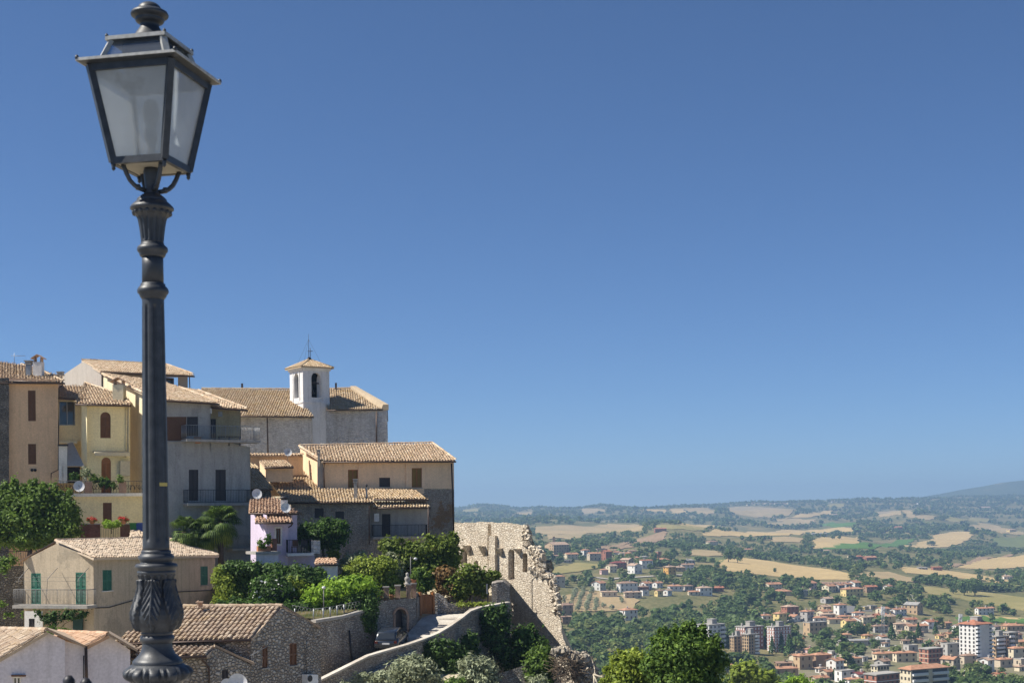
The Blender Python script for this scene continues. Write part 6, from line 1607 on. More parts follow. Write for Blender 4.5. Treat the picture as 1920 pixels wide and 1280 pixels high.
# thickness: back sheet and rim
pts = [R1.p(x, y) for x, y in o1]; n = len(pts)
for k in range(n): mb.face([pts[k], pts[(k + 1) % n], pts[(k + 1) % n] * 1.018, pts[k] * 1.018])
mb.build('wall', M['ruin'], ru)
hb_ = MB()
for h in holes:
    P = [R1.p(x, y, -.58) for x, y in h]; hb_.face(P if ((P[1] - P[0]).cross(P[2] - P[0])).dot(R1.N) > 0 else P[::-1])
hb_.build('niche_back', M['rubble'], ru)
# corbels / springers, and a vertical chase painted flat as a dark shaded strip
fb = MB()
for (x, y, w_, h_) in ((876, 1022, 7, 18), (905, 1023, 6, 18), (936, 1027, 7, 14), (970, 1028, 8, 10)):
    a, b = R1.p(x, y), R1.p(x + w_, y); n_ = R1.N; lo_ = R1.p(x + w_ * .5, y + h_)
    fb.hexa([lo_ - R1.U * .12, lo_ + R1.U * .12, lo_ + R1.U * .12 + n_ * .05, lo_ - R1.U * .12 + n_ * .05, a, b, b + n_ * .55, a + n_ * .55])
for (x0, y0, x1, y1, o_) in ((921, 1004, 933, 1080, .3),):
    a, b, c, d = R1.p(x0, y1), R1.p(x1, y1), R1.p(x1, y0), R1.p(x0, y0); n_ = R1.N * o_; fb.hexa([a, b, b + n_, a + n_, d, c, c + n_, d + n_])
fb.build('pilaster', M['ruin'], ru)
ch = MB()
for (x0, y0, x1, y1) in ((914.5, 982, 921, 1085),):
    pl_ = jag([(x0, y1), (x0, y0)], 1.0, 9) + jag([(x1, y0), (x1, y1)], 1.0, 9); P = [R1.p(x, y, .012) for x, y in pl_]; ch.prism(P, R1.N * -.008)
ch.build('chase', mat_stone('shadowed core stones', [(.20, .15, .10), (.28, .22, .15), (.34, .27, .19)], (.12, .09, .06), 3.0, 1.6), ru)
# rubble core bulging at the broken edges: displaced boulders
def rubble_mass(name, parent, lumps, d, mat, size, seed, n, wl=None):
    rg = random.Random(seed); mb = MB()
    for (x, y, rx, ry) in lumps:
        for _ in range(n):
            a = rg.uniform(0, 6.28); q = math.sqrt(rg.random()); c = wl.p(x + math.cos(a) * rx * q, y + math.sin(a) * ry * q, rg.uniform(-.9, .12)) if wl else W(x + math.cos(a) * rx * q, y + math.sin(a) * ry * q, d + rg.uniform(-.5, .6))
            s_ = size * rg.uniform(.5, 1.4); ax = Vector((rg.gauss(0, 1), rg.gauss(0, 1), rg.gauss(0, 1))).normalized(); ay = ax.cross(Vector((rg.gauss(0, 1), rg.gauss(0, 1), rg.gauss(0, 1)))).normalized(); az = ax.cross(ay)
            mb.box(c, s_ * 1.2, s_, s_ * .75, ax, ay, az)
    return mb.build(name, mat, parent)
rubble_mass('rubble_core', ru, [(986, 1004, 7, 18), (990, 1016, 7, 8), (1002, 1032, 10, 7), (1012, 1044, 9, 12), (1005, 1060, 12, 16), (1014, 1066, 8, 14)], 110.8, M['ruin'], .27, 4, 120, R1)
# lower tower: front faces
R2 = Wall(955, 109.6, 996, 108.8); R3 = Wall(990, 111.3, 1046, 108.7)
mb = MB()
rt = jag([(1032, 1077), (1040, 1090), (1038, 1105), (1047, 1120), (1046, 1140), (1050, 1160), (1055, 1190), (1062, 1218), (1064, 1260)], 1.5, 4)
o3 = [(990, 1260)] + rt[::-1] + jag([(1032, 1077), (1015, 1076), (1002, 1079), (996, 1084)], .8, 4)[1:] + [(990, 1090)]
panel(mb, R3, o3); pts = [R3.p(x, y) for x, y in o3]; n = len(pts)
for k in range(n): mb.face([pts[k], pts[(k + 1) % n], pts[(k + 1) % n] * 1.025, pts[k] * 1.025])
mb.build('tower_wall', M['ruin'], ru)
rubble_mass('rubble_core', ru, [(1034, 1086, 6, 9), (1038, 1104, 7, 12), (1042, 1124, 7, 14), (1044, 1142, 6, 10), (1022, 1078, 12, 2.5)], 107.8, M['ruin'], .25, 6, 100, R3)
rubble_mass('rubble_core', ru, [(1028, 1062, 3, 8), (1027, 1074, 4, 4)], 112, M['rubble'], .35, 7, 30)
# rubble wall at the bottom
rb2 = house('rubble_wall', 1085, 1270, 100, 'collapsing pale rubble wall with dry branches on the bottom edge', 'wall')
mb = MB(); R4 = Wall(1028, 101, 1108, 98); o4 = [(1020, 1420), (1118, 1420), (1118, 1300)] + jag([(1117, 1262), (1112, 1240), (1104, 1227), (1085, 1224), (1066, 1216), (1050, 1220), (1030, 1232)], 1.2, 4)
panel(mb, R4, o4); pts = [R4.p(x, y) for x, y in o4]; n = len(pts)
for k in range(n): mb.face([pts[k], pts[(k + 1) % n], pts[(k + 1) % n] * 1.02, pts[k] * 1.02])
mb.build('masonry', M['ruin'], rb2); rubble_mass('rubble_core', rb2, [(1052, 1222, 16, 5), (1085, 1232, 18, 6), (1100, 1245, 10, 14), (1108, 1262, 8, 14), (1095, 1270, 12, 10)], 98.6, M['rubble'], .36, 8, 60)
tw_ = MB(); rg = random.Random(5)
for _ in range(420):
    x, y = rg.uniform(1040, 1092), rg.uniform(1232, 1276)
    if (x - 1064) ** 2 / 700 + (y - 1254) ** 2 / 520 > 1: continue
    a = W(x, y, 98 + rg.uniform(-.4, .2)); dv = Vector((rg.gauss(0, .5), rg.gauss(0, .2), rg.gauss(-.1, .4))); tw_.tube([a, a + dv * .5 + Vector((0, 0, rg.uniform(-.08, .08))), a + dv], .016, 4)
e = house('dry_creeper', 1064, 1276, 98, 'tangle of bare dry grey vine stems on the collapsing rubble wall', 'creeper'); tw_.build('stems', mat_plain('grey dry stems', (.16, .12, .085), .95), e)
wfn = house('wooden_fence', 1128, 1280, 92, 'pale wooden rail fence with crossed braces on the bottom edge', 'fence'); m_ = MB()
for (a, b) in (((1114, 1300), (1114, 1262)), ((1128, 1300), (1128, 1266)), ((1142, 1304), (1142, 1274))): 
    m_ = MB(); m_.tube([W(*a, 92), W(*b, 92)], .07, 6); m_.build('post', M['awning'], wfn)
m_ = MB(); m_.tube([W(1113, 1263, 91.9), W(1143, 1275, 91.9)], .06, 6); m_.tube([W(1114, 1298, 91.9), W(1128, 1268, 91.9)], .045, 6); m_.tube([W(1114, 1266, 91.95), W(1128, 1298, 91.95)], .045, 6); m_.build('rail', M['awning'], wfn)
# small stone arch at the foot
ar_ = house('arched_cellar', 975, 1280, 104, 'low rubble arch of a cellar mouth under the bushes', 'wall'); wz = Wall(935, 101, 1010, 101); mb = MB(); panel(mb, wz, [(935, 1420), (1010, 1420), (1010, 1252), (985, 1246), (935, 1262)], [arch(984, 1256, 1004, 1300)], 1.0); mb.build('masonry', M['stone'], ar_)

# ================================================================== PLANTS OF THE OLD TOWN
P_ = plant
def shoots(lumps, n, seed, w=(3, 5), h=(9, 18)):
    rg = random.Random(seed); out = []
    for _ in range(n):
        l = rg.choice(lumps[:6]); a = rg.uniform(math.pi * .05, math.pi * .95); out.append((l[0] + math.cos(a) * l[2] * 1.02, l[1] - math.sin(a) * l[3] * 1.02, rg.uniform(*w), rg.uniform(*h)))
    return out
P_('evergreen_tree', 'large dense dark green tree below the tan house at the left edge', 'tree', [(45, 970, 55, 48), (110, 985, 42, 42), (-10, 985, 45, 45), (75, 935, 45, 26), (20, 935, 40, 26), (125, 960, 22, 32), (60, 1008, 70, 22), (8, 916, 6, 18), (30, 912, 6, 16), (57, 910, 5, 18), (82, 914, 6, 16), (101, 918, 6, 15), (128, 938, 7, 18), (142, 962, 9, 22), (45, 920, 7, 12), (70, 922, 7, 12), (114, 928, 7, 12)] + shoots([(45, 970, 55, 48), (110, 985, 42, 42), (-10, 985, 45, 45), (75, 935, 45, 26), (20, 935, 40, 26), (125, 960, 22, 32), (60, 1008, 70, 22), (8, 916, 6, 18), (30, 912, 6, 16), (57, 910, 5, 18), (82, 914, 6, 16), (101, 918, 6, 15), (128, 938, 7, 18), (142, 962, 9, 22), (45, 920, 7, 12), (70, 922, 7, 12), (114, 928, 7, 12)], 16, 3, (4, 7), (10, 20)), 103, M['lf_mid'], .17, .45, 1, base=(60, 1060), trunk_r=.22, limbs=7, dscale=.7)
# palms
def palm(px, py, pbase, d, L, lab, seed, n=46):
    c = W(px, py, d); b = W(px, pbase, d); e = empty('palm_tree', b, lab, 'palm tree'); m_ = MB(); m_.tube([b, b.lerp(c, .5), c], [.24, .22, .20], 10); m_.build('trunk', M['bark'], e)
    rg = random.Random(seed); fr_ = MB(); dd_ = MB()
    for k in range(n):
        a = rg.uniform(0, 6.28); el = rg.uniform(-1.25, 1.3); st = Vector((math.cos(a) * math.cos(el), math.sin(a) * math.cos(el), math.sin(el))); stem = L * rg.uniform(.45, .6); tip = c + st * stem - Zv * .08
        tgt = fr_ if el > -.75 else dd_
        tgt.tube([c, c + st * stem * .5 + Zv * .05, tip], .018, 4)
        side_ = st.cross(Zv); side_.normalize(); upv = side_.cross(st)
        for j in range(17):      # fan of narrow leaflets, drooping at the ends
            f = (j - 8) / 8 * 1.9; dr = st * math.cos(f) + side_ * math.sin(f); l = L * .55 * (1 - .25 * abs(f) / 1.9); w_ = .045
            p1 = tip + dr * l * .55 + upv * .03; p2 = tip + dr * l - Zv * (l * .42); s2 = dr.cross(upv).normalized() * w_
            tgt.face([tip, p1 - s2, p1 + s2]); tgt.face([p1 - s2, p2, p1 + s2])
    fr_.build('frond', M['lf_palm'], e)
    if dd_.v: dd_.build('dry_frond', M['lf_yel'], e)
palm(414, 978, 1075, 108.0, 1.8, 'taller fan palm with drooping yellow fronds in front of the grey house', 3, 84)
palm(382, 1000, 1075, 107.6, 1.6, 'shorter fan palm just left of the taller palm', 4)
palm(346, 996, 1070, 107.2, 1.6, 'low fan palm directly right of the lamp post', 5)
P_('fruit_tree', 'spreading fruit tree with visible trunk in front of the rubble stone house', 'tree', [(600, 1000, 34, 18), (575, 1003, 19, 22), (635, 992, 20, 18), (612, 984, 24, 13), (590, 1020, 22, 12), (640, 1010, 16, 12), (617, 1018, 22, 12)], 110, M['lf_dark'], .17, .62, 6, base=(609, 1052), trunk_r=.14, limbs=7)
P_('creeper', 'great mass of climbing vine over the stone house and loggia foot', 'creeper', [(800, 1032, 42, 24), (835, 1026, 26, 25), (762, 1050, 28, 30), (800, 1066, 36, 30), (738, 1030, 20, 22), (850, 1048, 14, 30), (782, 1090, 28, 22), (722, 1022, 12, 18), (825, 1078, 28, 26), (745, 1075, 20, 22)] + shoots([(800, 1032, 42, 24), (835, 1026, 26, 25), (762, 1050, 28, 30), (800, 1066, 36, 30), (738, 1030, 20, 22), (850, 1048, 14, 30), (782, 1090, 28, 22), (722, 1022, 12, 18), (825, 1078, 28, 26), (745, 1075, 20, 22)], 14, 4, (3, 6), (5, 10)), 112.5, M['lf_vine'], .19, .6, 7, base=(800, 1120), trunk_r=.1, limbs=8, dscale=.7)
P_('creeper', 'vine with reddish dry leaves between the green creeper and the wall', 'creeper', [(838, 1078, 22, 20), (850, 1102, 24, 18), (824, 1102, 16, 18), (866, 1098, 20, 12)], 110.8, M['lf_rust'], .17, .4, 8, base=(842, 1130), trunk_r=.08, dscale=.7)
P_('creeper', 'green vine reaching right over the wall towards the ruin', 'creeper', [(885, 1075, 32, 17), (918, 1080, 24, 12), (870, 1090, 22, 20), (902, 1092, 20, 14), (862, 1110, 16, 18), (906, 1104, 10, 18), (884, 1104, 20, 14), (848, 1092, 18, 14)], 110.4, M['lf_vine'], .18, .6, 9, base=(880, 1130), trunk_r=.08, dscale=.7)
P_('round_tree', 'bright green rounded tree in the middle of the garden', 'tree', [(700, 1070, 36, 26), (680, 1060, 22, 16), (722, 1065, 24, 22), (700, 1090, 34, 16), (660, 1075, 18, 16), (728, 1088, 16, 18)], 108, M['lf_yel'], .15, .6, 10, base=(703, 1125), trunk_r=.12, limbs=6)
P_('olive_tree', 'wispy grey olive tree behind the bright rounded tree', 'tree', [(668, 1048, 26, 14), (650, 1062, 16, 16), (735, 1058, 18, 22), (748, 1075, 12, 18)], 110, M['lf_olive'], .14, .32, 11, base=(690, 1110), trunk_r=.1)
P_('pergola_vine', 'lime green pergola vine trailing over the terrace edge', 'vine', [(640, 1102, 52, 20), (606, 1116, 36, 19), (674, 1098, 34, 19), (590, 1132, 22, 13), (655, 1124, 36, 22), (688, 1112, 24, 20), (625, 1132, 30, 14), (650, 1146, 18, 18), (662, 1160, 10, 14)], 96, M['lf_bright'], .16, .55, 12, base=(640, 1150), trunk_r=.07, limbs=8)
P_('ivy', 'dark round cushion of ivy hanging down the retaining wall', 'ivy', [(675, 1150, 33, 40), (660, 1142, 18, 32), (694, 1138, 17, 32), (680, 1174, 24, 18)], 95.2, M['lf_ivy'], .13, .75, 13, base=(676, 1190), trunk_r=.06, dscale=.45)
P_('oleander', 'white flowering oleander in the middle of the shrubs', 'shrub', [(510, 1108, 36, 26), (490, 1100, 22, 20), (535, 1105, 22, 22), (515, 1088, 20, 14), (520, 1128, 34, 14)], 97, M['lf_dark'], .15, .65, 14, base=(512, 1155), trunk_r=.07)
fl = lump_crown([(510, 1108, 37, 27), (490, 1100, 23, 21), (535, 1105, 23, 23)], 96.9, .6, .13, 15, fill=.08); sel = np.random.default_rng(1).choice(len(fl), min(420, len(fl) // 9), replace=False)
quads_obj('blossom', fl[sel], M['petal'], [o for o in bpy.data.objects if o.name.startswith('oleander')][0])
P_('shrub', 'feathery yellow green shrub at the right corner of the green shuttered house', 'shrub', [(425, 1098, 22, 38), (412, 1078, 12, 24), (442, 1118, 26, 22), (418, 1128, 18, 18), (455, 1128, 20, 16)], 99, M['lf_yel'], .15, .55, 16, base=(425, 1150), trunk_r=.07)
P_('shrub', 'rounded light green pergola shrub left of the oleander', 'shrub', [(465, 1088, 28, 15), (446, 1082, 20, 14), (482, 1080, 18, 11), (460, 1070, 16, 10), (470, 1105, 24, 16)], 99.5, M['lf_mid'], .15, .6, 17, base=(462, 1150), trunk_r=.05)
P_('shrub', 'leafy light green shrub right of the oleander', 'shrub', [(552, 1098, 20, 16), (567, 1106, 16, 15), (545, 1086, 10, 8), (572, 1122, 16, 16), (588, 1128, 14, 12)], 97.5, M['lf_yel'], .15, .6, 18, base=(560, 1160), trunk_r=.05)
P_('hedge', 'dark hedge in the shade below the lilac house', 'hedge', [(470, 1064, 32, 12), (515, 1070, 32, 14), (560, 1080, 36, 22), (592, 1088, 24, 22), (540, 1090, 28, 20), (440, 1062, 22, 11), (600, 1110, 18, 14)], 98.6, M['lf_ivy'], .16, .8, 19, base=(540, 1120), trunk_r=.06, limbs=6)
P_('shrub', 'small bush with light leaves beside the fruit tree trunk', 'shrub', [(622, 1035, 11, 12), (630, 1042, 7, 8)], 111, M['lf_yel'], .13, .45, 20, base=(622, 1056), trunk_r=.04)
P_('hedge', 'dense green hedge behind the terrace fence', 'hedge', [(450, 1138, 34, 15), (500, 1140, 34, 12), (415, 1138, 16, 14), (575, 1140, 18, 13), (545, 1140, 24, 12)], 95.6, M['lf_dark'], .15, .7, 21, base=(480, 1158), trunk_r=.05)
P_('shrub', 'light green climbing plant beside the last brick piers', 'shrub', [(748, 1092, 9, 8), (795, 1095, 18, 14), (790, 1078, 16, 14)], 109.5, M['lf_mid'], .15, .6, 22, base=(790, 1115), trunk_r=.05)
# lower slope: ivy drapes and olives
P_('ivy', 'ivy curtain falling from the parapet, left one', 'ivy', [(830, 1215, 34, 22), (800, 1217, 18, 12), (846, 1235, 30, 30), (815, 1236, 26, 26), (850, 1262, 26, 28), (825, 1262, 22, 22), (850, 1290, 40, 16)], 94.5, M['lf_ivy'], .15, .6, 23, base=(835, 1300), trunk_r=.06, dscale=.4)
P_('ivy', 'ivy mound below the parapet bend, middle one', 'ivy', [(880, 1200, 16, 22), (890, 1215, 12, 18), (872, 1215, 12, 18)], 99, M['lf_ivy'], .15, .6, 24, base=(880, 1290), trunk_r=.06, dscale=.4)
P_('ivy', 'tall ivy curtain on the bastion under the lane end', 'ivy', [(920, 1168, 18, 36), (942, 1162, 16, 32), (936, 1205, 20, 40), (950, 1232, 12, 28), (915, 1195, 13, 18), (928, 1142, 22, 9)], 103.2, M['lf_ivy'], .15, .6, 25, base=(935, 1290), trunk_r=.06, dscale=.35)
P_('bush', 'leafy bush in the shade at the foot of the ruin tower', 'shrub', [(985, 1190, 26, 18), (972, 1208, 24, 26), (998, 1216, 28, 25), (975, 1240, 26, 24), (1005, 1240, 22, 18)], 104, M['lf_dark'], .17, .6, 26, base=(980, 1290), trunk_r=.08)
P_('bush', 'creeper clad bush between the ruin and the rubble wall', 'shrub', [(1015, 1224, 22, 16), (1022, 1246, 20, 25), (1003, 1252, 22, 27), (1026, 1275, 15, 20), (1040, 1222, 12, 7)], 101, M['lf_mid'], .16, .6, 27, base=(1012, 1310), trunk_r=.08)
P_('olive_tree', 'grey green olive tree on the slope, the left lower one', 'olive tree', [(770, 1255, 36, 26), (745, 1262, 24, 24), (800, 1262, 26, 24), (775, 1238, 18, 14), (815, 1280, 18, 18), (760, 1285, 40, 20)], 82, M['lf_olive'], .15, .42, 28, base=(775, 1360), trunk_r=.14, limbs=6, aspect=.4)
P_('olive_tree', 'round grey green olive tree on the slope before the ivy', 'olive tree', [(895, 1258, 34, 26), (880, 1245, 22, 18), (912, 1250, 22, 20), (900, 1278, 36, 20), (925, 1270, 14, 16), (870, 1275, 16, 18)], 86, M['lf_olive'], .15, .42, 29, base=(895, 1360), trunk_r=.14, limbs=6, aspect=.4)
P_('olive_tree', 'low olive tree cut by the bottom edge below the parapet', 'olive tree', [(680, 1282, 30, 18), (720, 1275, 24, 20), (650, 1288, 20, 12)], 79, M['lf_olive'], .15, .42, 30, base=(690, 1360), trunk_r=.12, aspect=.4)
P_('shrub', 'low dark scrub between the two olive trees on the slope', 'shrub', [(842, 1288, 34, 14), (860, 1278, 16, 12)], 84, M['lf_mid'], .14, .55, 41, base=(845, 1340), trunk_r=.06)
P_('olive_tree', 'small olive sprig at the foot of the cellar arch', 'olive tree', [(1000, 1278, 20, 12), (1018, 1272, 10, 10)], 92, M['lf_olive'], .14, .4, 33, base=(1004, 1340), trunk_r=.08, aspect=.4)
# foreground trees at the bottom centre
P_('leafy_tree', 'big leafy green tree rising from the bottom edge right of the ruin', 'tree', [(1280, 1235, 62, 46), (1250, 1215, 32, 28), (1310, 1210, 34, 28), (1340, 1240, 26, 30), (1272, 1192, 24, 16), (1300, 1190, 20, 12), (1232, 1250, 30, 30), (1290, 1280, 70, 40), (1347, 1208, 10, 12), (1225, 1200, 5, 9), (1236, 1184, 4, 12)] + shoots([(1280, 1235, 62, 46), (1250, 1215, 32, 28), (1310, 1210, 34, 28), (1340, 1240, 26, 30), (1272, 1192, 24, 16), (1300, 1190, 20, 12), (1232, 1250, 30, 30), (1290, 1280, 70, 40), (1347, 1208, 10, 12), (1225, 1200, 5, 9), (1236, 1184, 4, 12)], 26, 1, (4, 7), (10, 20)), 64, M['lf_mid'], .11, .5, 34, base=(1285, 1420), trunk_r=.2, limbs=10, dscale=.8)
P_('leafy_tree', 'smaller golden green tree left of the big leafy tree', 'tree', [(1185, 1250, 34, 32), (1165, 1240, 16, 16), (1158, 1265, 22, 22), (1205, 1240, 22, 22), (1180, 1285, 50, 28)] + shoots([(1185, 1250, 34, 32), (1165, 1240, 16, 16), (1158, 1265, 22, 22), (1205, 1240, 22, 22), (1180, 1285, 50, 28)], 12, 2, (4, 6), (8, 14)), 67, M['lf_yel'], .115, .5, 35, base=(1185, 1420), trunk_r=.15, limbs=6)
P_('shrub', 'bright sunlit shrub on the bottom edge before the town', 'shrub', [(1500, 1278, 22, 13), (1480, 1284, 14, 9), (1465, 1288, 12, 8)], 200, M['lf_bright'], .3, .6, 36, base=(1495, 1300), trunk_r=.1)
P_('leafy_tree', 'broad mixed green tree right of the big leafy tree', 'tree', [(1400, 1262, 30, 24), (1380, 1275, 20, 18), (1430, 1275, 30, 20)], 230, M['lf_yel'], .45, .55, 37, base=(1405, 1310), trunk_r=.3)
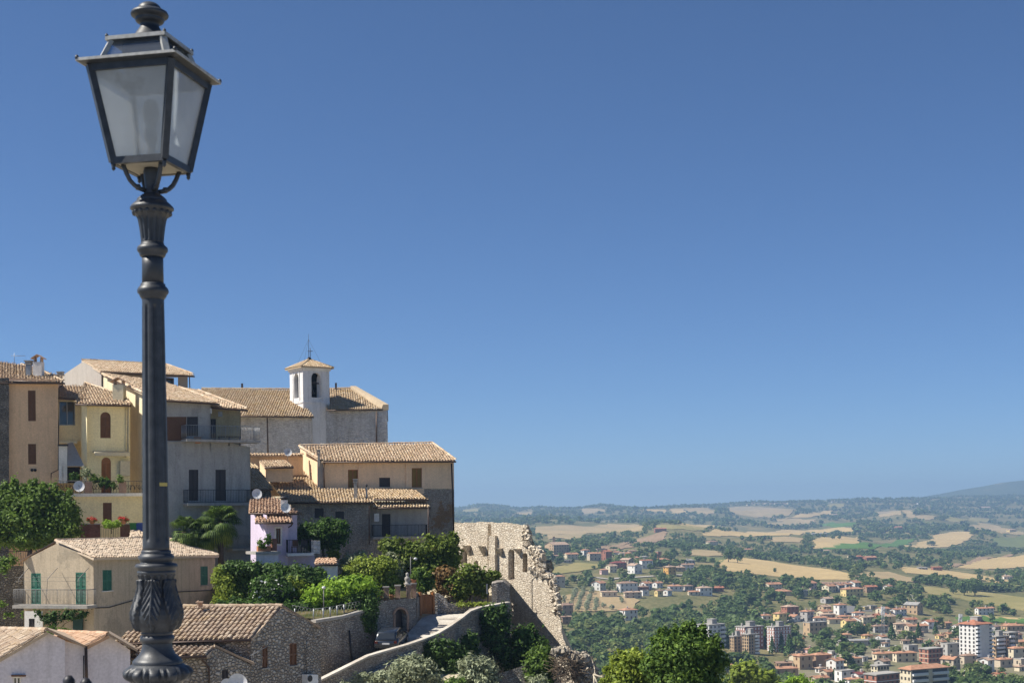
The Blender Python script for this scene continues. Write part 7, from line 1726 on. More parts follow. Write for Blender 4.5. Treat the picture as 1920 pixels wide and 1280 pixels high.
HL = [  # x0, x1, top, base, wall, roof, type, yaw, ratio, label
 (1057,1085,1036,1048,'cream','orange','gable',28,.55,'long cream gabled house just right of the brick village church'),
 (1089,1107,1029,1045,'white','orange','hip',32,.8,'white house under an orange hipped roof behind the dark conifer near the church'),
 (1101,1128,1035,1051,'beige','orange','gable',24,.5,'long beige apartment house with orange roof joined to the red brick block'),
 (1127,1148,1031,1050,'brick','red','gable',40,.9,'tall red brick block beside the long beige apartment house'),
 (1117,1139,1029,1036,'tan','brown','flat',20,.4,'low flat brown ruin house under the brown slope'),
 (1147,1166,1033,1042,'white','orange','hip',25,.7,'white bungalow with orange roof right of the red brick block'),
 (1160,1172,1035,1045,'white','pale','gable',35,.8,'small narrow white house in front of the white bungalow'),
 (1169,1184,1035,1043,'orange','orange','gable',20,.7,'small orange roofed cottage at the end of the upper village'),
 (1177,1196,1031,1038,'beige','brown','hip',20,.5,'low beige house with dull brown roof at the wood edge'),
 (1231,1240,1034,1047,'brick','red','flat',20,.8,'narrow red brick house sunk among tall pines'),
 (1144,1176,1052,1066,'brick','maroon','hip',22,.6,'broad brick house with maroon hipped roof above the pink cottage'),
 (1136,1158,1058,1073,'cream','pale','gable',34,.8,'cream gabled house below the maroon roof'),
 (1125,1141,1066,1077,'pink','orange','hip',15,.8,'small pink cottage with orange hipped roof'),
 (1164,1190,1046,1062,'beige','pale','gable',45,1.2,'beige gabled house stepping uphill behind the white gable house'),
 (1184,1199,1043,1053,'beige','orange','gable',45,1.0,'beige house at the top of the stepped row'),
 (1200,1216,1042,1051,'grey','grey','hip',20,.6,'grey house with grey roof over the red roofed house'),
 (1178,1205,1056,1076,'white','pale','gable',36,1.1,'tall white gable house standing above the lane'),
 (1200,1225,1049,1066,'white','red','shed',18,.6,'red roofed house with white balcony beside the round green tree'),
 (1229,1256,1046,1055,'brick','orange','hip',14,.6,'low orange roofed house half hidden behind pines'),
 (1245,1269,1060,1080,'orange','pale','hip',35,.75,'bright orange yellow house with hipped roof by the lane'),
 (1040,1060,1078,1101,'beige','orange','hip',15,.7,'beige house with stacked orange roofs behind the ruin tower edge'),
 (1033,1047,1040,1049,'pink','brown','gable',15,.6,'low pink house with dark roof under the brick church'),
 (1110,1138,1089,1107,'white','orange','gable',50,1.0,'white double gabled house below the lane bend'),
 (1277,1302,1056,1068,'white','brown','gable',10,.5,'wide white house with brown roof right of the orange yellow house'),
 (1282,1304,1048,1058,'grey','grey','hip',15,.6,'grey modern house with dark pointed roof'),
 (1325,1348,1013,1026,'cream','brown','hip',30,.6,'cream villa alone on the green rise'),
 (1384,1412,1028,1036,'beige','orange','hip',8,.35,'long low orange roofed farmhouse on the hill'),
 (1262,1286,1061,1071,'tan','pale','hip',12,.6,'tan house tucked behind the orange yellow house'),
 (1157,1197,1090,1110,'white','brown','hip',20,.5,'large white house with wide brown roof in the middle row'),
 (1200,1224,1090,1105,'white','orange','gable',40,.9,'white house with orange gable next to the large white house'),
 (1224,1244,1090,1102,'white','orange','gable',40,.8,'white house with orange gable at the right of its twin'),
 (1195,1217,1098,1107,'brick','brown','hip',15,.6,'low brick house with brown roof in front of the white twins'),
 (1170,1204,1108,1122,'beige','pale','hip',10,.35,'long beige row house in the front of the middle row'),
 (1203,1217,1107,1117,'white','pale','flat',12,.6,'small white flat roofed house at the row end'),
 (1228,1244,1105,1118,'yellow','brown','gable',30,.8,'small yellow house among the white houses'),
 (1244,1261,1104,1117,'white','pale','gable',45,.9,'white gable house right of the small yellow house'),
 (1253,1281,1096,1108,'white','orange','hip',12,.5,'wide white house with blue windows and orange roof'),
 (1279,1301,1096,1107,'grey','brown','hip',25,.7,'grey house with pyramid roof and chimney'),
 (1307,1337,1099,1117,'white','pale','hip',22,.6,'three storey white and brown house by the wood'),
 (1290,1311,1107,1116,'cream','orange','gable',12,.5,'low orange roofed house in front of the three storey house'),
 (1334,1358,1099,1109,'brick','red','gable',14,.6,'red brown house at the end of the middle row'),
 (1126,1158,1108,1120,'cream','pale','shed',12,.4,'low cream farm sheds above the olive grove'),
 (1162,1197,1140,1163,'white','orange','hip',30,.7,'white two storey house with orange hipped roof alone below the olive grove'),
 (1050,1075,1131,1153,'brown','brown','gable',20,.7,'unfinished brown house by the ruin tower'),
 (1052,1072,1155,1170,'brown','brown','shed',15,.6,'small dull brown shed below the unfinished house'),
 (1434,1469,1092,1107,'cream','orange','gable',30,.5,'cream house with long orange roof at the wood top'),
 (1450,1486,1105,1116,'beige','orange','hip',12,.6,'beige bungalow with wide orange hip roof and skylights'),
 (1506,1535,1089,1105,'pink','orange','gable',45,1.0,'tall pink house with orange gable'),
 (1532,1592,1091,1101,'yellow','brown','gable',10,.2,'long row with brown roof and yellow end wall'),
 (1544,1570,1095,1111,'cream','orange','gable',35,.9,'cream ended house at the left of the terraced row'),
 (1566,1586,1094,1110,'grey','orange','gable',35,.8,'grey middle house of the terraced row'),
 (1580,1600,1092,1108,'grey','orange','gable',35,.8,'grey house at the right of the terraced row'),
 (1590,1618,1088,1103,'white','orange','gable',42,1.0,'white gabled house topping the terraced row'),
 (1580,1623,1101,1119,'yellow','orange','hip',22,.45,'yellow apartment house with orange roof and white awnings'),
 (1621,1647,1097,1111,'brown','red','gable',18,.6,'brown house with red roof and balcony right of the yellow apartments'),
 (1658,1676,1096,1111,'white','orange','gable',42,.9,'small white gable house at the wood edge'),
 (1541,1566,1119,1131,'grey','pale','gable',30,.7,'old grey house deep in the dark trees'),
 (1497,1521,1107,1118,'grey','grey','flat',20,.6,'low grey flat roofed house under the pink house'),
 (1468,1500,1134,1153,'brick','pale','hip',25,.7,'red brick house with tiered roofs at the wood foot'),
 (1452,1478,1147,1169,'yellow','orange','hip',35,.8,'yellow house with hipped roof left of the brick apartment tower'),
 (1426,1448,1151,1164,'white','orange','hip',20,.7,'white cottage half under the wood left of the yellow house'),
 (1475,1504,1152,1166,'white','orange','gable',42,1.1,'white house with broad orange gable above the brick tower'),
 (1503,1528,1143,1166,'grey','orange','hip',40,.9,'tall grey white house with hipped roof'),
 (1536,1561,1134,1149,'tan','pale','gable',32,.8,'tan gable house in the upper town row'),
 (1534,1564,1143,1158,'cream','orange','gable',34,.7,'cream gable house below the tan gable house'),
 (1538,1568,1149,1162,'beige','pale','hip',15,.5,'beige house with flat spreading roof'),
 (1566,1590,1131,1153,'white','orange','hip',30,.8,'tall white house with twin tiered roofs'),
 (1523,1557,1155,1167,'white','orange','hip',14,.5,'wide orange roof with white eaves near the town edge'),
 (1570,1598,1153,1163,'beige','orange','hip',12,.5,'beige house under a spreading orange roof'),
 (1600,1623,1146,1158,'white','orange','hip',14,.6,'white house with dark windows and orange roof'),
 (1553,1584,1158,1170,'cream','orange','hip',10,.4,'cream house with long orange roof behind trees'),
 (1580,1609,1160,1178,'yellow','orange','gable',25,.7,'yellow orange house left of the big round trees'),
 (1593,1632,1155,1172,'white','orange','gable',48,1.0,'white gable with sweeping orange roof'),
 (1612,1642,1154,1173,'cream','pale','gable',30,.5,'cream house with rows of small windows'),
 (1645,1672,1138,1155,'cream','orange','gable',34,.7,'cream house behind the lattice mast'),
 (1670,1691,1140,1155,'white','orange','gable',40,.8,'white gabled house right of the lattice mast'),
 (1638,1668,1150,1166,'brick','red','gable',25,.6,'house with dull red roof at the mast foot'),
 (1650,1684,1152,1173,'yellow','pale','gable',32,.6,'pale yellow three floor house with brown balconies'),
 (1510,1555,1167,1193,'tan','pale','flat',25,.5,'big tan flat roofed apartment house'),
 (1600,1628,1170,1182,'beige','orange','hip',12,.5,'beige house with orange roof in the town centre'),
 (1636,1668,1171,1187,'grey','brown','hip',18,.5,'grey house with brown roof by the dark conifers'),
 (1700,1736,1129,1152,'tan','grey','gable',48,1.1,'tan three storey apartment house with grey roof below the olive hill'),
 (1681,1703,1139,1154,'white','orange','gable',40,.8,'narrow white house beside the tan apartment house'),
 (1694,1723,1158,1174,'cream','red','gable',20,.6,'cream house with vivid red roof'),
 (1732,1762,1162,1180,'white','red','gable',32,.7,'white house with vivid red orange roof'),
 (1831,1868,1138,1153,'white','orange','gable',20,.3,'long white villa by the green crop field'),
 (1678,1712,1167,1181,'beige','pale','hip',10,.4,'long beige house with pale roof'),
 (1700,1744,1170,1187,'beige','orange','gable',16,.4,'long beige house with orange roof in the town centre'),
 (1770,1787,1165,1178,'tan','orange','gable',25,.7,'small tan house left of the white tower'),
 (1788,1808,1170,1186,'white','brown','gable',30,.8,'white house with brown roof touching the white tower'),
 (1884,1924,1169,1184,'tan','orange','hip',12,.6,'tan house with very wide orange roof at the right edge'),
 (1857,1881,1171,1184,'grey','brown','gable',40,.8,'grey gable house right of the white tower'),
 (1455,1486,1240,1253,'brown','brown','gable',8,.4,'long brown shed roof at the conifer edge'),
 (1491,1527,1226,1256,'tan','orange','hip',28,.6,'tan brick villa with stone bands and hipped roof'),
 (1524,1562,1224,1254,'brown','orange','hip',18,.6,'shaded brown mansion with many tall windows'),
 (1553,1586,1234,1257,'white','orange','gable',40,.9,'white house with broad orange roof beside the mansion'),
 (1584,1619,1231,1249,'cream','orange','hip',14,.5,'cream house with hipped roof behind the round oak'),
 (1640,1684,1222,1239,'cream','orange','hip',14,.4,'long cream house with orange roof by the station'),
 (1643,1674,1235,1250,'grey','brown','gable',40,.9,'grey gable with dark solar panels on its roof'),
 (1448,1499,1250,1268,'tan','orange','hip',12,.4,'tan house with wide orange roof behind bright shrubs'),
 (1540,1567,1255,1275,'beige','orange','gable',35,.9,'beige gable house left of the thin cypress'),
 (1571,1604,1258,1280,'white','grey','flat',22,.6,'white flat roofed house with stepped terrace'),
 (1600,1627,1260,1280,'white','maroon','gable',35,.8,'white house with dark red roof at the bottom'),
 (1522,1557,1267,1285,'beige','orange','gable',28,.6,'beige cottage with orange roof at the very bottom'),
 (1588,1620,1270,1288,'white','orange','hip',14,.6,'white house with orange roof on the bottom edge'),
 (1770,1806,1231,1258,'beige','orange','gable',42,1.1,'beige three storey house with many small windows'),
 (1804,1834,1226,1246,'beige','brown','hip',15,.6,'low beige house with brown roof under the white tower'),
 (1840,1869,1233,1260,'white','pale','gable',38,1.0,'white gable house with two large doors'),
 (1870,1902,1233,1252,'beige','orange','hip',20,.6,'beige house with orange hipped roof right of the white gable'),
 (1895,1930,1212,1240,'cream','orange','hip',18,.6,'cream house with orange balcony blinds at the right edge'),
 (1770,1808,1207,1234,'grey','grey','flat',20,.6,'grey cream flat roofed block left of the white tower'),
 (1678,1722,1221,1242,'cream','orange','hip',12,.4,'cream house with long roof in front of the station'),
 (1903,1935,1200,1218,'yellow','orange','hip',20,.6,'yellow house with orange roof at the right edge'),
 (1700,1722,1210,1222,'grey','brown','flat',15,.6,'small grey roof terrace house by the station'),
 (1352,1378,1244,1262,'beige','orange','hip',18,.7,'beige house with orange roof behind the big leafy tree'),
 (1360,1384,1262,1278,'pink','orange','gable',25,.7,'pink house low behind the big leafy tree'),
 (1227,1250,989,997,'brick','red','gable',10,.4,'long red farm barn on the brown slope'),
 (1055,1072,1049,1055,'grey','grey','shed',8,.4,'low grey shed in the meadow under the church'),
 (1590,1602,1040,1046,'cream','brown','gable',30,.7,'cream farmhouse in the far hollow'),
 (1602,1622,1041,1049,'brick','red','hip',20,.6,'red roofed farm cluster house in the far hollow'),
 (1620,1646,1042,1051,'brick','orange','gable',20,.6,'long orange brown farm house in the far hollow'),
 (1544,1556,1030,1036,'white','pale','gable',20,.7,'white farm house at the edge of the far wood'),
 (1678,1694,986,995,'brick','orange','gable',24,.7,'orange far farmhouse above the vineyard'),
 (1626,1638,987,992,'pink','orange','gable',14,.5,'pink far farmhouse in the wood'),
 (1522,1552,999,1005,'grey','grey','shed',6,.4,'long grey barn in the far stubble'),
 (1890,1908,991,998,'yellow','pale','hip',20,.6,'yellow far house on the right hill'),
 (1748,1768,1062,1070,'brick','red','shed',10,.5,'red barn between the stubble fields'),
 (1722,1740,1063,1068,'grey','grey','shed',6,.5,'grey barn roof between the stubble fields'),
 (1880,1900,1078,1087,'white','pale','hip',14,.6,'white house above the right meadow'),
 (1560,1572,963,968,'cream','pale','gable',20,.6,'cream farmhouse on the far left slope of the right hills'),
 (1800,1816,951,955,'cream','pale','gable',16,.6,'cream house high on the right hills'),
 (1836,1860,949,954,'cream','pale','gable',16,.5,'pale farm high on the right hills'),
]
# the packed lower town between the houses told apart above
rnd = random.Random(21)
def crowded(x0, x1, y0, y1):
    return any(not (x1 < h[0] + 2 or x0 > h[1] - 2) and abs(y1 - h[3]) < 7 for h in HL + INF)
INF = []
for _ in range(900):
    yb = rnd.uniform(1142, 1284); xa = rnd.uniform(1470 if yb > 1200 else 1500, 1915); ww = rnd.uniform(16, 26) * (0.8 + (yb - 1140) / 500); hh_ = ww * rnd.uniform(.42, .6)
    if xa > 1700 and yb < 1166 or 1800 < xa < 1870 and yb < 1246 or 1690 - ww < xa < 1790 and yb > 1240: continue
    if crowded(xa, xa + ww, yb - hh_, yb): continue
    INF.append((xa, xa + ww, yb - hh_, yb, rnd.choice(['cream', 'beige', 'white', 'tan', 'cream', 'yellow', 'pink']), rnd.choice(['orange', 'pale', 'orange', 'brown', 'red']), rnd.choice(['gable', 'hip', 'hip', 'gable', 'flat']), rnd.uniform(8, 42), rnd.uniform(.45, .9)))
    if len(INF) >= 44: break
print('infill', len(INF))
WN = {'cream': 'cream', 'beige': 'beige', 'white': 'white', 'tan': 'tan', 'yellow': 'yellow', 'pink': 'pink'}
for h in INF:
    far_house(*h[:9], 'plain %s house with a %s packed into the lower town' % (h[4], 'flat roof' if h[6] == 'flat' else {'orange': 'terracotta roof', 'pale': 'pale tiled roof', 'brown': 'brown roof', 'red': 'reddish roof'}[h[5]]), group='%s infill houses of the lower town, %s roof' % (h[4], h[5] if h[6] != 'flat' else 'flat'))
for h in HL:
    far_house(h[0], h[1], h[2], h[3], h[4], h[5], h[6], h[7], h[8], h[9])
# hilltop villages far away: tiny houses
rnd = random.Random(4)
for (xa, xb, y, n, lab, grp) in ((1376, 1482, 946, 26, 'tiny pale house of the far village on the long ridge', 'houses of the ridge village'), (1622, 1640, 939, 6, 'tiny white house of the far hill hamlet', 'houses of the hill hamlet'),
                            (1655, 1670, 939, 4, 'tiny white house right of the far hill hamlet', 'houses right of the hamlet'), (1718, 1735, 943, 4, 'tiny white house on the far wooded crest', 'houses on the wooded crest'), (1540, 1600, 941, 9, 'tiny dull house on the far crest left of the hamlet', 'houses on the left crest')):
    for k in range(n):
        x = xa + (xb - xa) * (k + rnd.uniform(0.1, .9)) / n; w = rnd.uniform(3.2, 6.5); yy = y + rnd.uniform(-1.2, 2.2) + (x - xa) * -0.01
        far_house(x, x + w, yy - rnd.uniform(2.2, 3.6), yy, rnd.choice(['white', 'cream', 'cream', 'beige']), rnd.choice(['pale', 'brown']), 'gable', rnd.uniform(10, 35), .7, lab, group=grp, win=False, chim=False)

# ---- apartment blocks with floor bands, balconies and roof huts
def block(x0, x1, ytop, ybase, wall, floors, yaw, ratio, label, band=None, bal=None, nwin=5, front=True, wwin=None, hut=True, cat='apartment block', roof=None):
    p = hit((x0 + x1) / 2, ybase)
    d = p.y; k = d / F; tot = (x1 - x0) * k; a = RAD(yaw)
    L = tot / (math.cos(a) + ratio * abs(math.sin(a))); D = L * ratio; hh = (ybase - ytop) * k
    U = Vector((math.cos(a), math.sin(a), 0)); V = Vector((-math.sin(a), math.cos(a), 0))
    mid = Vector((p.x, p.y + D / 2, p.z)); l, w = L / 2, D / 2
    HOUSES.append((mid.x, mid.y, max(L, D) * 0.62 + 1.5, p.y))
    o = empty('apartment_block', mid, label, cat)
    def q(u, v, z): return mid + U * u + V * v + Vector((0, 0, z))
    mb = MB(); mb.box(q(0, 0, hh / 2 - 2), L, D, hh + 4, U, V); mb.build('wall', wall, o)
    rb = MB()
    if roof:
        m = min(l, w) + 0.7; R0, R1 = q(-(l - m + 0.7), 0, hh + m * 0.36), q(l - m + 0.7, 0, hh + m * 0.36)
        c = [q(-l - .7, -w - .7, hh), q(l + .7, -w - .7, hh), q(l + .7, w + .7, hh), q(-l - .7, w + .7, hh)]
        for f in ([c[0], c[1], R1, R0], [c[1], c[2], R1], [c[2], c[3], R0, R1], [c[3], c[0], R0]): rb.prism(f, Vector((0, 0, 0.25)))
        rf = rb.build('roof', roof, o)
    else:
        rb.box(q(0, 0, hh + 0.25), L + 0.7, D + 0.7, 0.5, U, V); rf = rb.build('roof', M['concrete'], o)
    if hut:
        hb = MB(); hb.box(q(l * 0.1, 0, hh + 1.7 + (0.8 if roof else 0)), L * 0.3, D * 0.45, 2.6, U, V); hb.box(q(l * 0.1, 0, hh + 3.1 + (0.8 if roof else 0)), L * 0.33, D * 0.5, 0.25, U, V)
        for s_ in (-0.7, 0.55): hb.box(q(l * s_, w * 0.2, hh + 1.2), 0.8, 0.8, 2.0, U, V)
        hb.build('stair_hut', M['concrete'], rf)
    fh = hh / floors
    if band:
        bb = MB()
        for f in range(1, floors):
            bb.box(q(0, 0, f * fh), L + 0.16, D + 0.16, 0.28, U, V)
        bb.build('floor_band', band, o)
    wm = wwin or M['fwin']
    for (leng, fn, yw) in ((L, lambda t: (t, -w - 0.03), a), (D, lambda t: (-l - 0.03, t), a + math.pi / 2)):
        if leng == L and not front: continue
        n = max(2, int(round(nwin * leng / L)))
        for f in range(floors):
            for j in range(n):
                uu = -leng / 2 + leng * (j + 0.5) / n
                if bal and any(b0 <= uu / leng + 0.5 <= b1 for (b0, b1) in bal) and leng == L: continue
                unit_part('window', wm, o, q(*fn(uu), f * fh + fh * 0.58) - mid, (1.0, 0.16, 1.25), yw)
    if bal:
        for (b0, b1) in bal:
            for f in range(floors):
                c = q(-l + L * (b0 + b1) / 2, -w - 0.5, f * fh + 0.75); 
                bmm = MB(); bmm.box(c, L * (b1 - b0), 1.3, 1.1, U, V); b_ = bmm.build('balcony', M['whitepaint'], o)
                unit_part('recess', M['fwin'], b_, q(-l + L * (b0 + b1) / 2, -w - 0.05, f * fh + fh * 0.66) - mid, (L * (b1 - b0) * 0.94, 0.12, fh * 0.5), a)
    return o
M['fbrick'] = mat_plaster('far red brick wall', (0.36, 0.16, 0.11), amount=0.2)
block(1310, 1362, 1171, 1212, M['fw_white'], 5, 38, 0.7, 'white modern apartment block behind the big leafy tree', bal=[(0.72, 0.98)], nwin=4)
block(1382, 1434, 1175, 1214, M['fbrick'], 5, 30, 0.6, 'red brick apartment block with roof hut behind the tan one', band=M['concrete'], nwin=6, wwin=M['fshutw'])
block(1370, 1396, 1193, 1222, M['fw_tan'], 5, 25, 0.6, 'low tan apartment wing left of the balcony stack', bal=[(0.75, 1.0)], nwin=3)
block(1393, 1424, 1189, 1226, M['fw_tan'], 6, 34, 0.7, 'tan apartment block with a stack of white balconies', bal=[(0.62, 0.98)], nwin=4)
block(1440, 1486, 1175, 1222, M['fbrick'], 7, 30, 0.5, 'tall red brick apartment tower with white bands', band=M['whitepaint'], nwin=6, wwin=M['fshutw'])
block(1624, 1692, 1264, 1310, M['fbrick'], 4, 32, 0.5, 'brick apartment block with white parapet on the bottom edge', band=M['whitepaint'], nwin=5, hut=False)
block(1636, 1670, 1248, 1290, M['fw_cream'], 5, 28, 0.6, 'cream stepped penthouse block behind the brick block', nwin=4, hut=False)
block(1690, 1786, 1253, 1300, M['fw_cream'], 4, 26, 0.32, 'long apartment block with orange roof and white balcony bands', bal=[(0.03, 0.42), (0.56, 0.97)], nwin=8, hut=False, roof=M['fr_orange'])
block(1727, 1772, 1216, 1250, M['fbrick'], 4, 30, 0.6, 'orange brick block with white roof edge in the town centre', band=M['fw_cream'], nwin=4, hut=False)
block(1856, 1896, 1193, 1238, M['fw_tan'], 6, 28, 0.6, 'stepped tan apartment block right of the white tower', bal=[(0.05, 0.6)], nwin=5)
block(1882, 1912, 1186, 1236, M['fw_beige'], 6, 28, 0.7, 'beige apartment block with upper terraces behind the stepped one', bal=[(0.05, 0.5)], nwin=4, hut=False)
block(1806, 1866, 1170, 1244, M['fw_white'], 10, 34, 0.8, 'tall white tower block with red pyramid roof', bal=[(0.0, 0.24), (0.84, 1.0)], nwin=5, front=False, roof=M['fr_red'], cat='tower block')
# station: long grey hall
far_house(1572, 1672, 1199, 1211, 'grey', 'grey', 'shed', 6, .15, 'long grey station hall with flat shed roof', cat='station hall')
# village church of brown brick with a bell tower
o = far_house(1022, 1068, 1016, 1041, 'tan', 'pale', 'gable', 38, .7, 'brown brick village church with a stub tower', cat='church', chim=False)
p = hit(1039, 1036); mb = MB(); k = p.y / F
mb.box((p.x, p.y + 1, p.z + 9 ), 4 * k * 1.0, 4 * k, 30 * k); mb.box((p.x, p.y + 1, W(1039, 1014, p.y).z), 5.4 * k, 5.4 * k, 1.2)
mb.build('bell_tower', M['fw_brown'], o)
# lattice masts
def mast(px, ytop, ybase, label):
    p = hit(px, ybase); k = p.y / F; hgt = (ybase - ytop) * k; mb = MB()
    e = empty('lattice_mast', p, label, 'mast')
    for sx, sy in ((-1, -1), (1, -1), (1, 1), (-1, 1)):
        mb.tube([p + Vector((sx * .9, sy * .9, 0)), p + Vector((sx * .5, sy * .5, hgt))], 0.16, 4)
    n = int(hgt / 2)
    for j in range(n):
        t0, t1 = j / n, (j + 1) / n
        for (ax, ay, bx, by) in ((-1, -1, 1, -1), (1, -1, 1, 1), (1, 1, -1, 1), (-1, 1, -1, -1)):
            a_, b_ = .9 - .4 * t0, .9 - .4 * t1
            mb.tube([p + Vector((ax * a_, ay * a_, hgt * t0)), p + Vector((bx * b_, by * b_, hgt * t1))], 0.09, 4)
    mb.build('lattice', M['steel'], e)
    ab = MB()
    for j in range(6):
        a_ = j * 1.05; ab.box(p + Vector((math.cos(a_) * 1.2, math.sin(a_) * 1.2, hgt - 1.5 - (j % 2) * 2.6)), 0.5, 0.5, 2.3)
    ab.build('antenna', M['whitepaint'], e)
mast(1656, 1136, 1196, 'tall lattice radio mast with white antennas in the town')
mast(1801, 1150, 1186, 'thin lattice pylon left of the white tower')

# ------------------------------------------------------------------ trees of the valley
def inpoly(px, py, poly):
    x = np.array([p[0] for p in poly]); y = np.array([p[1] for p in poly]); r = np.zeros(px.shape, bool); j = len(poly) - 1
    for i in range(len(poly)):
        c = ((y[i] > py) != (y[j] > py)) & (px < (x[j] - x[i]) * (py - y[i]) / (y[j] - y[i] + 1e-9) + x[i]); r ^= c; j = i
    return r
def far_tree_quads(rng, kind, n):
    """unit tree (height 1, base at 0) as separate leaf clump quads"""
    if kind == 'cypress':
        t = rng.uniform(0.04, 1, n); rr = 0.13 * np.sin(np.clip(t, 0, 1) ** 0.7 * math.pi) ** 0.6 + 0.01; a = rng.uniform(0, 6.28, n)
        p = np.stack([np.cos(a) * rr, np.sin(a) * rr, t], 1); v = np.stack([np.cos(a), np.sin(a), np.full(n, .4)], 1); s = 0.055
    elif kind == 'conifer':
        t = rng.uniform(0.05, 1, n) ** 0.8; rr = 0.27 * (1.02 - t) * rng.uniform(.6, 1.1, n); a = rng.uniform(0, 6.28, n)
        p = np.stack([np.cos(a) * rr, np.sin(a) * rr, t], 1); v = np.stack([np.cos(a), np.sin(a), np.full(n, .5)], 1); s = 0.07
    elif kind == 'pine':
        c = rng.uniform(0, 6.28, 9); out_p, out_v = [], []
        for q in range(9):
            pp, vv = blob_points(rng, (math.cos(c[q]) * .28, math.sin(c[q]) * .28, .78 + rng.uniform(-.05, .06)), (.2, .2, .12), n // 9, .25); out_p.append(pp); out_v.append(vv)
        p, v = np.concatenate(out_p), np.concatenate(out_v); s = 0.075
    else:
        out_p, out_v = [], []; m = 13
        for q in range(m):
            u = rng.normal(size=3); u /= np.linalg.norm(u); u[2] = u[2] * .9
            cc = np.array([u[0] * .27, u[1] * .27, .56 + u[2] * .27]); r = rng.uniform(.14, .23)
            pp, vv = blob_points(rng, cc, (r, r, r * .85), n // m, .25); out_p.append(pp); out_v.append(vv + u * .5)
        p, v = np.concatenate(out_p), np.concatenate(out_v); v /= np.linalg.norm(v, axis=1)[:, None] + 1e-9; s = 0.085 if kind == 'round' else 0.07
    v = v + np.array([0, 0, .3]); v /= np.linalg.norm(v, axis=1)[:, None]
    return leaf_quads(rng, p, v, s * (300 / n) ** 0.25, 0.8)
LIB = {}
for kind, mat in (('round', 'far_dark'), ('light', 'far_mid'), ('olive', 'lf_olive'), ('cypress', 'lf_ivy'), ('conifer', 'lf_ivy'), ('pine', 'far_dark')):
    for v in range(4):
        rng = np.random.default_rng(hash_ := (len(kind) * 17 + v)); q = far_tree_quads(rng, kind, 420)
        o = quads_obj('crown', q, M[mat]); LIB.setdefault(kind, []).append((o.data, q)); bpy.data.objects.remove(o)
tb = MB(); tb.tube([(0, 0, -0.05), (0, 0, .3), (0.01, 0, .6)], [.035, .026, .01], 6); o = tb.build('trunk', M['bark']); TRUNK = o.data; bpy.data.objects.remove(o)
def far_tree(x, y, z, h, kind, label, group, wide=1.0, k=0, rot=0.0):
    o = bpy.data.objects.new({'cypress': 'cypress_tree', 'conifer': 'conifer_tree', 'pine': 'pine_tree', 'olive': 'olive_tree'}.get(kind, 'broadleaf_tree'), None)
    o.location = (x, y, z); o.scale = (h * wide, h * wide, h); o.rotation_euler = (0, 0, rot); C.objects.link(o); tag(o, label, 'tree', group)
    for nm, dt in (('crown', LIB[kind][k % 4][0]), ('trunk', TRUNK)):
        c = bpy.data.objects.new(nm, dt); c.parent = o; C.objects.link(c)
    return o
hs = np.array([(h[0], h[1], h[2], h[3]) for h in HOUSES])
def blocked(x, y, r=0.0):
    """too near a house, or right in front of it"""
    dx = np.abs(hs[:, 0] - x); dy = hs[:, 1] - y
    near = (dx * dx + dy * dy < (hs[:, 2] + r) ** 2)
    front = (dx < hs[:, 2] * 0.8) & (dy > 0) & (dy < 65)
    return bool((near | front).any())
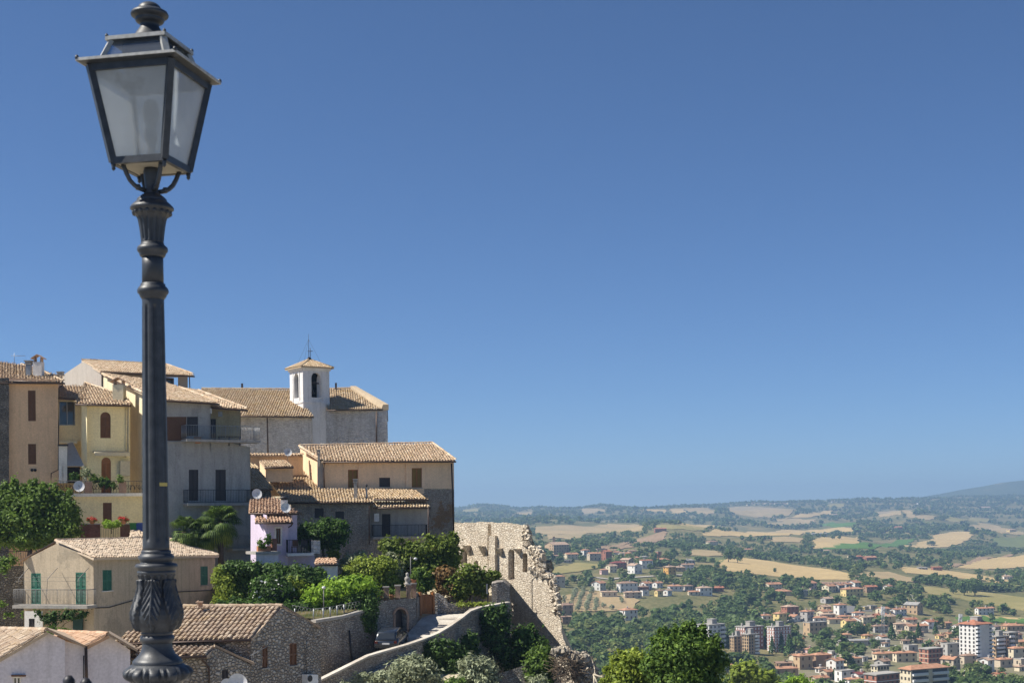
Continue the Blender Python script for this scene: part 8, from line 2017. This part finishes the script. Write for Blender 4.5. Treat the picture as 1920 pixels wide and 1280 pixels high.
# named trees that stand out in the photo: px, base row, height px, kind, width factor, label
NT_ = [(1366, 1054, 27, 'round', .95, 'tall dark oak at the left of the pair in the golden field'), (1383, 1056, 26, 'round', .95, 'dark oak with bare lower stems at the right of the pair in the golden field'),
       (1366, 1022, 13, 'cypress', 2.2, 'lone slim poplar on the crest right of the cream villa'), (1788, 1114, 18, 'round', .95, 'small round oak left of the huge oak in the meadow'),
       (1808, 1117, 34, 'round', .9, 'huge dark oak left half of the meadow clump'), (1828, 1117, 37, 'round', .95, 'huge dark oak right half of the meadow clump'),
       (1726, 1281, 42, 'cypress', 1.05, 'tall cypress in front of the long orange roofed apartments'), (1565, 1274, 24, 'cypress', 1.0, 'thin cypress beside the white flat roofed house'),
       (1672, 1200, 34, 'conifer', 1.1, 'dark blue cedar beside the lattice mast'), (1722, 1196, 30, 'conifer', 1.0, 'dark conifer left of the long beige house'), (1754, 1190, 26, 'conifer', 1.0, 'dark conifer right of the long beige house'),
       (1608, 1192, 32, 'round', 1.0, 'big round green tree left of the town mast'), (1630, 1190, 26, 'light', .8, 'lighter tree beside the big round green tree'),
       (1602, 1262, 22, 'round', 1.25, 'dark round oak in front of the cream hipped house'), (1627, 1258, 22, 'light', 1.1, 'green tree right of the dark round oak'),
       (1820, 1258, 18, 'round', 1.7, 'broad dark tree left of the white gable house'), (1878, 1262, 14, 'round', 1.5, 'dark shrub tree right of the white gable house'),
       (1435, 1212, 36, 'conifer', 1.1, 'tall spruce left of the red brick tower'), (1464, 1222, 40, 'conifer', 1.1, 'tall spruce below the red brick tower'), (1480, 1232, 44, 'conifer', 1.1, 'blue spruce right below the red brick tower'), (1448, 1226, 34, 'conifer', .9, 'yellow lit young conifer below the red brick tower'),
       (1291, 1080, 17, 'cypress', 1.6, 'small dark conifer by the lane bend'), (1220, 1069, 15, 'round', 1.1, 'round green tree beside the red roofed house'), (1088, 1048, 14, 'conifer', 1.2, 'dark conifer by the white hipped house'), (1198, 1045, 14, 'cypress', 1.4, 'dark cypress at the wood edge'),
       (1278, 1032, 14, 'cypress', 1.0, 'thin dark conifer in the wood left of the villa'), (1075, 1034, 13, 'round', 1.2, 'round tree right of the brick church'), (1150, 1036, 13, 'pine', 1.5, 'umbrella pine behind the upper village'),
       (1632, 1026, 10, 'round', 1.2, 'small bush in the round dry field'), (1746, 1023, 11, 'round', 1.9, 'dark clump below the round dry field'), (1562, 1011, 9, 'round', 1.0, 'round far tree on the stubble below the barn'), (1574, 1011, 10, 'round', 1.2, 'second round far tree on the stubble below the barn'),
       (1453, 1073, 11, 'round', .8, 'bare topped tree at the lower edge of the golden field'), (1345, 1068, 18, 'round', 1.0, 'dark tree left of the golden field'), (1357, 1071, 15, 'light', 1.0, 'lower tree left of the golden field'),
       (1640, 1222, 30, 'round', .95, 'tall dark tree in front of the station hall'), (1590, 1222, 22, 'pine', 1.4, 'umbrella pine left of the station hall'), (1612, 1224, 22, 'round', 1.2, 'round green tree before the station hall'),
       (1548, 1196, 24, 'round', 1.0, 'green tree over the big tan apartments'), (1538, 1214, 20, 'light', 1.3, 'pale green tree below the big tan apartments'), (1790, 1180, 12, 'light', 1.8, 'broad bright bush behind the small tan house')]
rnd = random.Random(9)
for (px, py, h, kind, wd, lab) in NT_:
    p = hit(px, py)
    far_tree(p.x, p.y, p.z - 0.3, h * p.y / F, kind, lab, None, wd, rnd.randrange(4), rnd.uniform(0, 6))
# olive grove in rows
gp = [(1050, 1112), (1100, 1106), (1150, 1109), (1200, 1122), (1192, 1140), (1140, 1147), (1060, 1147)]
cpts = [hit(x, y) for x, y in gp]
cnt = 0
for ix in range(-6, 30):
    for iy in range(0, 26):
        x = 24 + ix * 6.0 + rnd.uniform(-.7, .7) + iy * 0.8; y = 935 + iy * 8.5 + rnd.uniform(-1, 1)
        z = float(H(np.array([x]), np.array([y]))[0]); px, py = topix((x, y, z))
        if inpoly(np.array([px]), np.array([py]), gp)[0] and rnd.random() < .85 and not blocked(x, y):
            far_tree(x, y, z - .2, rnd.uniform(4.2, 5.6), 'olive', 'small grey green olive tree planted in the dry grove rows', 'olive trees of the dry grove', 1.0, rnd.randrange(4), rnd.uniform(0, 6)); cnt += 1
print('olives', cnt)
# woods: random trees everywhere that is neither field nor house
rng = np.random.default_rng(12)
cand = []
def scatter(y0, y1, spacing, keep):
    n = int((1.15 * F * 0 + (y1 ** 2 - y0 ** 2) / 2 * (1130 / F)) / spacing ** 2)
    yy = np.sqrt(rng.uniform(y0 ** 2, y1 ** 2, n)); px = rng.uniform(830, 1960, n); xx = (px - CX) / F * yy
    zz = H(xx, yy)
    a, b = xx / yy * F, -zz / yy * F
    PX, PY = CX + a * CA + b * SA, HY - a * SA + b * CA
    ok = (PY > 900) & (PY < 1420)
    for poly in FIELDS:
        ok &= ~inpoly(PX, PY + 1.5, poly)
        ok &= ~inpoly(PX, PY - 5.0 * F / yy, poly)       # hedges under a field edge stay low, the field shows over them
    # clearings follow a broad noise so that woods have glades and edges
    nz = np.sin(xx / 47 + 1.7 * np.sin(yy / 83)) * np.sin(yy / 61 + np.sin(xx / 39)) + 0.6 * np.sin(xx / 19 + yy / 23)
    ok &= (nz > keep) 
    return np.stack([xx, yy, zz, PX, PY, nz], 1)[ok]
A1 = scatter(420, 900, 7.5, -1.1); A2 = scatter(900, 1500, 9, -0.6); A3 = scatter(1500, 3000, 12, -0.3); A4 = scatter(3000, 7000, 24, -0.25)
town = [(1440, 1130), (1560, 1125), (1600, 1128), (1700, 1125), (1760, 1150), (1930, 1165), (1930, 1290), (1500, 1290), (1480, 1240), (1500, 1200), (1440, 1170)]
def keep_tree(r):
    x, y, z, px, py, nz = r
    if blocked(x, y, 1.0): return False
    if inpoly(np.array([px]), np.array([py]), town)[0]: return rnd.random() < 0.55
    if 1030 < px < 1360 and 1040 < py < 1122: return rnd.random() < 0.6
    return True
near = [r for r in np.concatenate([A1, A2]) if keep_tree(r)]
# the nearest ones stand as trees of their own, the rest of the woods is one mass
def zone(px, py):
    if px > 1440 and py > 1128: return 'town'
    if px > 1200 and py > 1110: return 'wood'
    if py > 1140: return 'slope'
    return 'hamlet'
ZL = {'town': ('among the houses of the valley town', 'trees among the town houses'), 'wood': ('in the dense wood left of the town', 'trees of the dense wood'),
      'slope': ('on the scrubby slope below the ruin', 'trees of the scrubby slope'), 'hamlet': ('around the hamlets and fields above', 'trees around the hamlets')}
near.sort(key=lambda r: r[1])
vis = [r for r in near if r[4] < 1300]
ind, rest = [], []
cap = {'broadleaf': 0, 'other': 0}
for r in vis:
    if cap['broadleaf'] < 215: ind.append(r); cap['broadleaf'] += 1
    else: rest.append(r)
rest += [r for r in near if r[4] >= 1300]
for r in ind:
    x, y, z, px, py, nz = r
    zn = zone(px, py); u = rnd.random()
    kind = 'round' if u < .6 else 'light'
    if zn == 'slope' and u > .75: kind = 'olive'
    if zn == 'town' and u > .9: kind = 'conifer'
    hgt = rnd.uniform(6, 11) * (1.0 if kind != 'olive' else .65)
    if py > 1262: hgt = min(hgt, 8)
    ad = {'round': 'dark green rounded', 'light': 'lighter green leafy', 'olive': 'grey green olive', 'conifer': 'blue dark pointed'}[kind]
    far_tree(x, y, z - .3, hgt, kind, ad + ' tree ' + ZL[zn][0], ZL[zn][1] + ', ' + ad, rnd.uniform(.9, 1.25), rnd.randrange(4), rnd.uniform(0, 6))
def mass(name, rows, label, hr, nq, seed, mats):
    rg = np.random.default_rng(seed)
    parts = {m: [] for m in mats}
    for r in rows:
        u = rg.random(); kind, m = ('round', mats[0]) if u < .72 else ('light', mats[-1])
        if u > .93: kind, m = 'olive', mats[-1]
        q = LIB[kind][rg.integers(4)][1]; sel = q[rg.choice(len(q), nq, replace=False)]
        grow = (len(q) / nq) ** 0.42
        c = sel.mean(1, keepdims=True); sel = c + (sel - c) * grow
        h = rg.uniform(*hr); a = rg.uniform(0, 6.28); w = rg.uniform(.95, 1.4)
        ca, sa = math.cos(a), math.sin(a)
        s2 = np.stack([(sel[..., 0] * ca - sel[..., 1] * sa) * h * w + r[0], (sel[..., 0] * sa + sel[..., 1] * ca) * h * w + r[1], sel[..., 2] * h + r[2] - h * 0.12], -1)
        parts[m].append(s2)
    o = None
    for m in mats:
        if parts[m]:
            oo = quads_obj(name, np.concatenate(parts[m]), M[m]); tag(oo, label + (', darker crowns' if m == mats[0] else ', paler crowns'), kind='stuff')
mass('woods', rest, 'mixed wood covering the valley slopes', (3.5, 11), 110, 5, ('far_dark', 'far_mid'))
mass('hedgerow_woods', [r for r in A3 if not blocked(r[0], r[1], 0)], 'hedgerows and woods between the far fields', (3, 10), 46, 6, ('far_dark', 'far_mid'))
mass('hill_woods', A4, 'woods of the far hills', (9, 15), 22, 7, ('far_dark', 'far_mid'))
print('trees', len(ind), len(rest), len(A3), len(A4), 'houses', len(HOUSES))
# ================================================================== HAZE
mb = MB(); mb.hexa([(-17000, -300, -135), (17000, -300, -135), (17000, 10500, -135), (-17000, 10500, -135), (-17000, -300, 195), (17000, -300, 195), (17000, 10500, 195), (-17000, 10500, 195)])
hm = bpy.data.materials.new('pale summer haze'); hm.use_nodes = True; ht = hm.node_tree
for n_ in list(ht.nodes): ht.nodes.remove(n_)
pv = ht.nodes.new('ShaderNodeVolumePrincipled'); ho = ht.nodes.new('ShaderNodeOutputMaterial')
pv.inputs['Color'].default_value = (0.45, 0.68, 0.98, 1); pv.inputs['Density'].default_value = 0.00016; pv.inputs['Anisotropy'].default_value = 0.2
ht.links.new(pv.outputs[0], ho.inputs['Volume'])
tag(mb.build('haze', hm), 'pale blue summer haze over the valley', kind='stuff')
